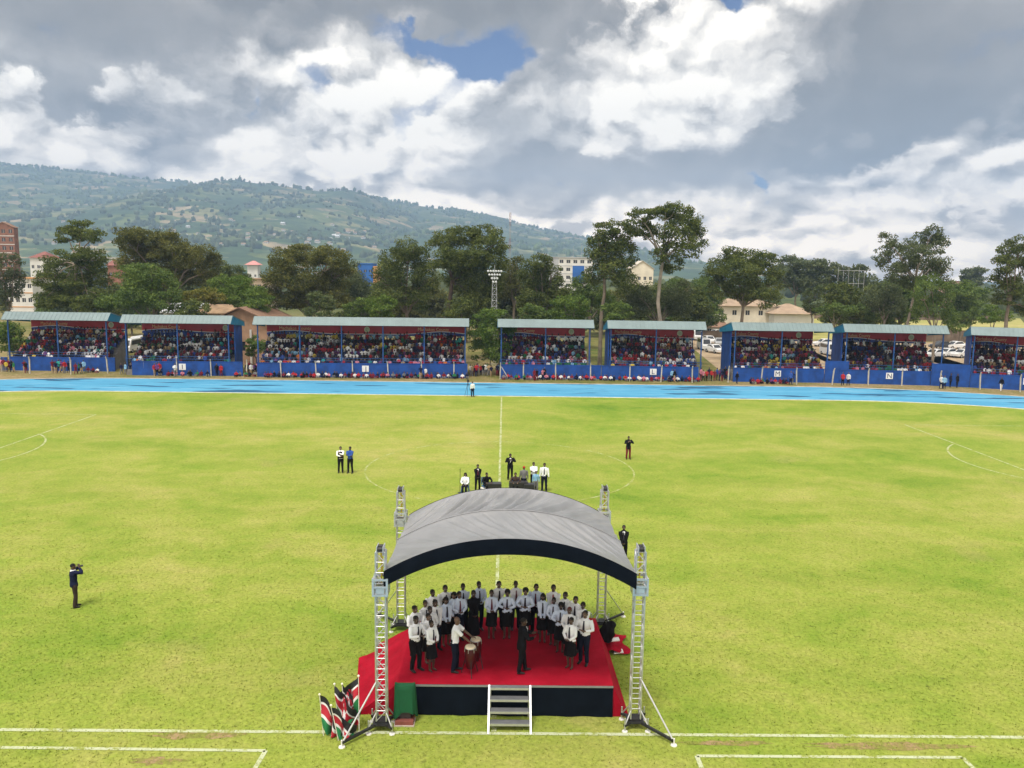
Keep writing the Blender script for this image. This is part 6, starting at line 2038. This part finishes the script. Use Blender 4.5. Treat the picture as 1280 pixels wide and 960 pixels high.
TIE_RED = mat((.30, .015, .025), .7, .1, 8, name='tie'); TIE_MAR = mat((.10, .012, .03), .7, .1, 8, name='tie')
FOCUS = Vector((.75, -33.6, 0))
CH = 'choir on the stage'
choir = [  # u, v of the head, kind, top, tie, height, label, turn
    (517.3, 760.8, 'man_clasp', 'white', None, 1.72, 'choir man in white shirt at the left end, just behind the leftmost man', 0),
    (531.4, 754.5, 'man_low', 'white', None, 1.70, 'choir man in white shirt, second from the left end along the outer row', 0),
    (540, 740.5, 'man_clasp', 'white', None, 1.74, 'choir man in white shirt, third from the left end along the outer row', 0),
    (556, 735, 'man_clap', 'white', None, 1.76, 'choir man in white shirt, fourth from the left end along the outer row', 0),
    (578.7, 733.4, 'man_low', 'shadowed', None, 1.74, 'choir man in bluish shirt and dark tie behind the couple beside the dark-dressed woman', 0),
    (598, 730.3, 'man_clasp', 'shadowed', None, 1.78, 'choir man in bluish shirt in the outer row, right behind the dark-dressed woman', 0),
    (623.3, 730, 'man_clap', 'white', None, 1.74, 'choir man in white shirt in the outer row, right before the halfway line', 0),
    (644.7, 730.3, 'man_low', 'white', TIE_MAR, 1.76, 'choir man with long maroon tie mid outer row, between two afro-haired women', 0),
    (670.3, 733.4, 'man_clasp', 'shadowed', TIE_MAR, 1.76, 'choir man in bluish shirt in the outer row, left of the red-tied man', 0),
    (691.9, 735, 'man_low', 'white', TIE_RED, 1.78, 'choir man with the bright red tie in the outer row', 0),
    (707, 743.6, 'man_clap', 'white', None, 1.72, 'choir man in white shirt in the outer row, just right of the red-tied man', 0),
    (719.7, 749, 'man_clasp', 'white', None, 1.74, 'choir man in white shirt, third from the right end of the outer row', 0),
    (728.9, 756.9, 'man_low', 'white', None, 1.72, 'choir man in white shirt directly behind the rightmost choir man', 0),
    (732.2, 767, 'man_clap', 'white', None, 1.78, 'rightmost choir man in white shirt and black trousers, next to the black bag', 0),
    (518.9, 774, 'man_clap', 'white', None, 1.78, 'leftmost choir man in white shirt and black trousers at the front of the left wing', 0),
    (535.2, 771.0, 'woman_clasp', 'white', None, 1.62, 'choir woman half hidden behind the front woman of the left wing', 0),
    (539, 779.5, 'woman_clasp', 'white', None, 1.64, 'front choir woman of the left wing, white shirt and black skirt, beside the drummer', .3),
    (536.6, 761.6, 'man_clasp', 'white', None, 1.70, 'choir man of the inner left wing, nearest the front two women', 0),
    (543.9, 753.8, 'man_low', 'white', None, 1.72, 'choir man of the inner left wing, left of the long-haired woman', 0),
    (557.2, 750.6, 'woman_long', 'shadowed', None, 1.66, 'choir woman with long dark hair in the inner row on the left', 0),
    (567.4, 744.2, 'woman_long', 'shadowed', None, 1.64, 'choir woman with long dark hair squeezed between a neighbour and the man with maroon tie', 0),
    (573.4, 742.8, 'man_clasp', 'shadowed', TIE_MAR, 1.74, 'choir man with maroon tie in the inner row, left of the dark-dressed woman', 0),
    (591.9, 742, 'woman_dress', 'black', None, 1.72, 'choir woman all in a long black dress', 0),
    (614.5, 741.3, 'woman_clasp', 'shadowed', TIE_MAR, 1.70, 'choir woman with maroon tie and black skirt, right of the dark-dressed woman', 0),
    (633.8, 741.3, 'woman_afro', 'shadowed', None, 1.70, 'afro-haired choir woman with wide black skirt at the centre of the inner row', 0),
    (656.4, 739.4, 'woman_afro', 'shadowed', None, 1.72, 'afro-haired choir woman behind the conductor', 0),
    (678.6, 746, 'woman_long', 'shadowed', None, 1.68, 'choir woman in bluish shirt and black skirt in the inner row, right of the conductor', 0),
    (692.4, 750.8, 'woman_clasp', 'shadowed', None, 1.64, 'choir woman in the inner row, left of the right wing\'s afro-haired woman', 0),
    (700.8, 757.7, 'woman_afro', 'shadowed', None, 1.66, 'choir woman with full afro on the right wing, next to the red-haired woman', 0),
    (711.9, 763, 'woman_clasp', 'white', None, 1.64, 'choir woman with dark red hair on the right wing', 0),
    (714.2, 776, 'woman_clasp', 'white', None, 1.66, 'front choir woman of the right wing, white shirt and flared black skirt', -.2),
]
for (u, v, k, top, tie, h, lab, turn) in choir:
    sc = h / 1.74
    p = gp(u, v, DECK + .012 + 1.62 * sc)
    dirv = Vector((FOCUS.x - p.x, FOCUS.y - p.y)); rz = atan2(dirv.x, -dirv.y) * .80 + turn
    o_ = outfit(top, 'black' if k.startswith('woman') or hash_((u, v)) < .6 else 'navy', tie)
    if 'dark red hair' in lab: o_['hair'] = HAIR_RED
    if k == 'woman_dress': o_['dress_top'] = CLOTH['black']; o_['shirt'] = CLOTH['grey']
    q_ = K[k].place((p.x, p.y, DECK + .014), rz + .35 * (hash_((v, u)) - .5), lab, CH, o_, sc, skip=('tie',) if k == 'woman_dress' else ())
    wd_ = .92 + .20 * hash_((u * 3, v)); q_.scale = (sc * wd_, sc * wd_, sc)

p = gp(568.5, 776.4, DECK + 1.66); DR = p.copy()
K['drummer'].place((p.x, p.y, DECK + .014), radians(88), 'bald drummer in short-sleeved white shirt playing the two conga drums', CH, outfit('white', 'navy'), 1.02, skip=('tie', 'hair'), skin=SKIN[3])
p = gp(652.5, 778, DECK + 1.65)
K['conductor'].place((p.x, p.y, DECK + .014), radians(100), 'choir conductor in a dark suit at the front right of the stage', None, outfit('black', 'black'), 1.02, skin=SKIN[0])

# conga drums
HIDE = mat((.66, .57, .42), .6, .12, 6, name='drum hide'); DRUMR = mat((.05, .003, .005), .35, .15, 5, name='red lacquer')
def conga(loc, rz, label):
    root = empty('conga_drum', loc, rz); tag(root, label, 'drum', 'conga drums')
    m = MB(); m.rings([(0, 0, .22, .11, .11), (0, 0, .45, .165, .165), (0, 0, .62, .180, .180), (0, 0, .80, .165, .165), (0, 0, .90, .145, .145)], 20); m.build('shell', DRUMR, root)
    m = MB(); m.rings([(0, 0, .895, .158, .158), (0, 0, .925, .158, .158), (0, 0, .935, .150, .150)], 22); m.build('drum_head', HIDE, root)
    m = MB()
    for k in range(24):
        a, b = 2 * pi * k / 24, 2 * pi * (k + 1) / 24
        m.tube((.164 * cos(a), .164 * sin(a), .885), (.164 * cos(b), .164 * sin(b), .885), .012, n=6, cap=False)
    m.build('hoop', ALU, root)
    for k in range(6):
        a = 2 * pi * k / 6
        m = MB(); m.tube((.178 * cos(a), .178 * sin(a), .76), (.170 * cos(a), .170 * sin(a), .89), .010, n=6); m.build('lug', ALU, root)
    for k in range(3):
        a = 2 * pi * k / 3 + .5
        m = MB(); m.chain([(.15 * cos(a), .15 * sin(a), .55), (.22 * cos(a), .22 * sin(a), .3), (.30 * cos(a), .30 * sin(a), .01)], [.014] * 3, 7); m.build('leg', BLKS, root)


p = gp(588, 808, DECK + .93); conga((p.x, p.y, DECK + .012), .2, 'nearer of the two red conga drums, its pale skin seen whole')
p2 = gp(592.5, 799.5, DECK + .95); conga((p2.x + .06, p2.y + .10, DECK + .012), .9, 'farther red conga drum, its skin under the drummer\'s hands')

# ------------------------------------------------------------------ people on the pitch
def on_pitch(kind, u, v, rz, label, top, bottom='black', h=1.74, tie=None, skip=(), **kw):
    p = gp(u, v); o_ = outfit(top, bottom, tie); o_.update(kw)
    return K[kind].place((p.x, p.y, .014), rz, label, None, o_, h / 1.74, skip), p


_, p = on_pitch('photographer', 94, 759.5, radians(128), 'lone photographer in navy sweater and brown trousers, camera at the eyes, on open pitch', 'navy', 'maroon', 1.80, skip=('tie',))
BRN = mat((.030, .017, .014), .85, .2, 8, name='dark cloth')
for c in _.children:
    if c.name.startswith('trousers'): c.material_slots[0].material = BRN
m = MB(); m.chain([(0, 0, 0), (0, 0, .045)], [.105, .082], 16); q = m.build('collar', WHITE_CLOTH, _); q.location = (0, 0, 1.455)
def camera_thing(loc, rz, label, name='camera'):
    root = empty(name, loc, rz); tag(root, label, 'camera')
    m = MB(); m.box((0, 0, 0), (.14, .07, .10)); m.box((0, .01, .06), (.06, .05, .035)); m.build('body', BLKS, root)
    m = MB(); m.tube((0, -.035, -.005), (0, -.14, -.005), .038, .042, n=12); m.build('lens', mat((.04, .04, .045), .3, .1, 4), root)
    m = MB(); m.tube((0, -.1405, -.005), (0, -.143, -.005), .034, n=12); m.build('lens_glass', mat((.5, .52, .56), .1, .02, 2), root)
f = Vector((sin(radians(128)), -cos(radians(128)), 0))
camera_thing(Vector((p.x, p.y, 1.66)) + f * .22, radians(128), 'black camera held up by the lone photographer')
on_pitch('folded_vest', 426, 591, .15, 'man in black waistcoat over white sleeves, left of a pair by the centre circle', 'white', 'black', 1.78)
w_ = [o for o in bpy.data.objects if o.get('label', '').startswith('man in black waistcoat')][0]
m = MB(); m.rings([(0, 0, .98, .200, .152), (0, 0, 1.15, .192, .150), (0, 0, 1.30, .208, .158), (0, 0, 1.41, .196, .140)], 18, cap=False); m.build('waistcoat', BLACK_CLOTH, w_)
on_pitch('folded', 438, 591.5, -.2, 'man in royal blue shirt with folded arms, right of a pair by the centre circle', 'blue', 'black', 1.80, skip=('tie',))
on_pitch('suit_phone', 785, 574, .1, 'man in black jacket and maroon trousers inside the right edge of the centre circle', 'black', 'maroon', 1.70, skip=('shirt_front', 'tie'))
on_pitch('suit', 778.5, 702, -.1, 'man in black suit and white shirt by the right edge of the stage roof', 'black', 'black', 1.76)
on_pitch('suit_phone', 637.5, 599.5, .1, 'man in dark suit standing on the halfway line behind the stage', 'black', 'black', 1.72, skip=('tie',))
on_pitch('woman_seated', 581.5, 616.5, -.1, 'woman with long hair in white top sitting beside the microphone stand behind the stage', 'white', 'navy', 1.68, skip=('tie',))
def chair(p, rz, label):
    root = empty('plastic_chair', p, rz); tag(root, label, 'chair', 'chairs behind the stage')
    m = MB(); m.box((0, 0, .43), (.46, .44, .03)); m.build('seat', CHM, root)
    m = MB()
    for k in range(5): m.box(((k - 2) * .095, .235 + .012 * abs(k - 2), .68), (.06, .02, .42))
    m.box((0, .25, .90), (.44, .03, .06)); m.build('backrest', CHM, root)
    for sx in (-1, 1):
        for sy in (-1, 1):
            m = MB(); m.bar((sx * .19, sy * .18, .42), (sx * .23, sy * .22, 0), .035); m.build('leg', CHM, root)
CHM = mat((.03, .10, .32), .5, .1, 4, name='blue plastic')
for (u_, v_, a_, l_) in ((581.5, 616.5, -.1, 'blue plastic chair under the seated woman behind the stage'), (607.5, 616, .4, 'blue plastic chair under the person crouched over the equipment'), (644, 616, 0, 'blue plastic chair under the person in the dark brown top')):
    q_ = gp(u_, v_); chair((q_.x, q_.y, .012), a_, l_)
on_pitch('suit', 597, 613.5, .1, 'heavy man in dark suit and maroon tie behind the stage, left of the halfway line', 'black', 'black', 1.66, tie=TIE_MAR)
on_pitch('seated', 607.5, 616, .4, 'person in dark clothes crouched over the equipment beside the man with maroon tie', 'black', 'black', 1.7, skip=('tie',))
on_pitch('seated', 644, 616, .0, 'person in a dark brown top sitting at the black cases behind the stage', 'black', 'black', 1.7, skip=('tie',), shirt=mat((.045, .026, .018), .9, .2, 8, name='brown cloth'))
on_pitch('sides', 654.5, 615.5, pi, 'person with a red cap and grey patterned shirt behind the stage', 'grey', 'navy', 1.64, skip=('tie',), hair=CLOTH['red'])
on_pitch('folded', 666.5, 612, .2, 'man in white shirt and black trousers behind the boy in grey-blue', 'white', 'black', 1.74, skip=('tie',))
on_pitch('sides', 669.5, 616, .1, 'boy in grey-blue clothes in front of the man in white shirt', 'sky-blue', 'grey', 1.36, skip=('tie',))
on_pitch('sides', 680, 614.5, -.1, 'tall man in white shirt, tie and navy trousers, rightmost of the group behind the stage', 'white', 'navy', 1.80)
o_, p = on_pitch('sides', 590.5, 496, .6, 'cameraman in white shirt beside his tripod at the edge of the blue track', 'white', 'navy', 1.66, skip=('tie',))

def tripod(p, label):
    root = empty('tripod', p); tag(root, label, 'tripod')
    for k in range(3):
        a = 2 * pi * k / 3 + .4
        m = MB(); m.tube((.03 * cos(a), .03 * sin(a), 1.45), (.45 * cos(a), .45 * sin(a), 0), .022, .016, n=6); m.build('leg', BLKS, root)
    m = MB(); m.tube((0, 0, 1.3), (0, 0, 1.58), .03, n=8); m.ball((0, 0, 1.58), .06, 8, 6); m.build('head', BLKS, root)
    m = MB(); m.tube((0, .05, 1.58), (.1, .45, 1.42), .012, n=6); m.build('pan_handle', BLKS, root)
tp = p + Vector((-.50, -.05, .014)); tripod(tp, 'black tripod holding a video camera at the edge of the blue track')
root = empty('video_camera', tp + Vector((0, 0, 1.74)), .2); tag(root, 'black video camera with a dark hood on the tripod by the track', 'camera')
m = MB(); m.box((0, 0, 0), (.16, .42, .20)); m.box((0, .05, .13), (.05, .24, .05)); m.build('body', BLKS, root)
m = MB(); m.tube((0, -.21, 0), (0, -.36, 0), .06, .07, n=12); m.build('lens', BLKS, root)
m = MB(); m.box((0, -.38, 0), (.2, .12, .16)); m.build('lens_hood', BRN, root)

# sound desk behind the stage
def case(u, v, w, d, h, label, lid=True):
    p = gp(u, v); root = empty('equipment_case', p, rnd.uniform(-.08, .08)); tag(root, label, 'case', 'sound equipment behind the stage')
    m = MB(); m.box((0, 0, h / 2 + .02), (w, d, h)); m.build('shell', BLKS, root)
    m = MB(); m.box((0, 0, h + .045), (w * .94, d * .9, .04)); m.build('panel', mat((.05, .05, .055), .4, .3, 12), root)
    for sx in (-1, 1):
        m = MB(); m.box((sx * (w / 2 + .012), 0, h * .62), (.02, .14, .05)); m.build('handle', ALU, root)
    return root
case(617, 617, .95, .55, .62, 'black speaker case just left of the halfway line behind the stage')
case(648, 617, 1.15, .5, .70, 'long black mixing desk case right of the halfway line behind the stage')
case(661, 618, .6, .5, .62, 'black case at the right end of the mixing desk')
p = gp(575, 616); root = empty('microphone_stand', p); tag(root, 'thin black microphone stand left of the woman behind the stage', 'stand')
m = MB(); m.tube((0, 0, .02), (0, 0, 1.45), .014, n=6); m.build('pole', BLKS, root)
m = MB(); m.rings([(0, 0, 0, .16, .16), (0, 0, .02, .15, .15)], 14); m.build('base', BLKS, root)
m = MB(); m.tube((0, 0, 1.45), (0, -.10, 1.5), .016, n=6); m.ball((0, -.12, 1.51), .03, 8, 6); m.build('microphone', BLKS, root)
p = gp(604, 617); root = empty('white_bucket', p); tag(root, 'white bucket on the grass among the sound equipment', 'bucket')
m = MB(); m.rings([(0, 0, 0, .13, .13), (0, 0, .34, .17, .17)], 16); m.build('pail', WHITEW, root)
m = MB(); m.rings([(0, 0, .34, .18, .18), (0, 0, .37, .175, .175)], 16); m.build('lid', WHITEW, root)

# ------------------------------------------------------------------ spectators on the verge
SM = {k: small_person(k, i) for i, k in enumerate(('sit', 'stand', 'walk', 'fold', 'raise'))}
rs = random.Random(91)
TOPW = ['white'] * 6 + ['red'] * 5 + ['maroon'] * 5 + ['navy'] * 5 + ['blue'] * 2 + ['black'] * 3 + ['pink'] * 2 + ['purple', 'green', 'teal', 'yellow', 'orange', 'grey', 'tan', 'sky-blue']
SITW = ['white'] * 5 + ['red'] * 7 + ['maroon'] * 7 + ['navy'] * 4 + ['black'] * 2 + ['pink'] * 2 + ['purple', 'green', 'grey']


def sitters(u0, v0, u1, v1, n, place, gaps=()):
    for i in range(n):
        t = (i + rs.uniform(.1, .9)) / n; u = u0 + (u1 - u0) * t; v = v0 + (v1 - v0) * t + rs.uniform(-.3, .5)
        if any(a < u < b for a, b in gaps): continue
        top = rs.choice(SITW); p = gp(u, v)
        place_small(SM['sit'], p, rs.uniform(-.5, .5), top, rs.choice(['navy', 'black', 'maroon', 'grey']), 'spectator in %s sitting on the verge below %s' % (top, place), 'people sitting on the verge below ' + place, rs.uniform(.85, 1.05))


sitters(200, 470, 322, 471, 20, 'stand I', ((262, 290),))
sitters(328, 471.6, 584, 473.4, 56, 'the longest stand')
sitters(628, 474.2, 745, 475.2, 25, 'the stand right of the mast')
sitters(748, 475.4, 873, 477.4, 27, 'stand L')
sitters(936, 479.5, 984, 480, 12, 'stand M')
sitters(105, 465.5, 124, 466, 3, 'the leftmost stand')


def standers(lst, where, group):
    for (u, v, kind, top, bot, h) in lst:
        p = gp(u, v)
        place_small(SM[kind], p, rs.uniform(-.8, .8), top, bot, 'spectator in %s top standing %s' % (top, where), group, h / 1.74)


def auto(pts, where, group, v):
    standers([(u, v + rs.uniform(-1.2, .8), rs.choice(['stand', 'walk', 'fold', 'raise']), rs.choice(TOPW), rs.choice(['navy', 'black', 'grey', 'maroon', 'tan']), rs.uniform(1.45, 1.78)) for u in pts], where, group)


auto([2, 5, 8, 11, 15], 'at the left edge of the photo', 'people standing at the left end of the verge', 465)
auto([17.5, 31, 33], 'before the left half of the leftmost stand', 'people before the left half of the leftmost stand', 466)
auto([66, 70, 74, 77, 81, 86, 95, 99, 102, 105], 'before the middle of the leftmost stand', 'people before the middle of the leftmost stand', 467)
auto([152, 157, 163, 169, 185], 'in the gap left of stand I', 'people in the gap left of stand I', 468)
auto([193.6, 196.5, 199.5, 212, 219], 'before the left part of stand I', 'people before the left part of stand I', 470)
auto([271, 276.6, 281, 285], 'before the right part of stand I', 'people before the right part of stand I', 470.5)
auto([309, 312, 314, 317, 319, 322, 324], 'in the gap between stand I and the longest stand', 'people in the gap between stand I and the longest stand', 469)
auto([526, 532], 'before the right part of the longest stand', 'people before the right part of the longest stand', 474)
auto([588, 590.5, 593, 595.5, 597, 601, 604, 606.5, 609, 611, 614, 621.5, 623], 'around the foot of the floodlight mast', 'people around the foot of the floodlight mast', 470)
auto([668, 671, 678, 680.5], 'before the stand right of the mast', 'people before the stand right of the mast', 475.5)
auto([840, 843], 'before stand L', 'people before stand L', 478)
auto([876, 879, 883, 886, 889, 893, 896, 899, 902.5, 906, 909], 'in the gap between stands L and M', 'people in the gap between stands L and M', 476)
auto([921, 988, 990.5], 'before stand M', 'people before stand M', 480.5)
standers([(1053, 482, 'walk', 'red', 'black', 1.7), (1060, 482, 'stand', 'white', 'navy', 1.7)], 'before stand N', 'people before stand N')
standers([(1176, 486, 'walk', 'white', 'navy', 1.72), (1180, 486.5, 'stand', 'sky-blue', 'navy', 1.7), (1187.5, 484.5, 'stand', 'navy', 'black', 1.8), (1196, 485, 'stand', 'black', 'black', 1.8)], 'before the taller blue wall right of stand N', 'people before the taller wall right of stand N')
standers([(1251, 489, 'walk', 'black', 'white', 1.72)], 'before the last stand on the right', 'people before the last stand')

# the front rows of the two central stands: single people
names = ['white', 'red', 'maroon', 'navy', 'blue', 'black', 'grey', 'pink', 'purple', 'green', 'teal', 'yellow', 'orange', 'tan', 'sky-blue']
cnt = 0
for (si, x, y, z, top, s, a) in FRONT_ROW:
    root, w, rz, dB = STANDS[si]
    L = root.location; px_, py_ = L.x + x * cos(rz) - y * sin(rz), L.y + x * sin(rz) + y * cos(rz)
    tn = rs.choice(TOPW); st = {2: 'the longest stand', 4: 'stand L'}[si]
    place_small(SM['sit'], (px_, py_, z - .02), rz + a, tn, rs.choice(['navy', 'black', 'maroon']), 'spectator in %s in the front row of %s' % (tn, st), 'front row of ' + st, s); cnt += 1
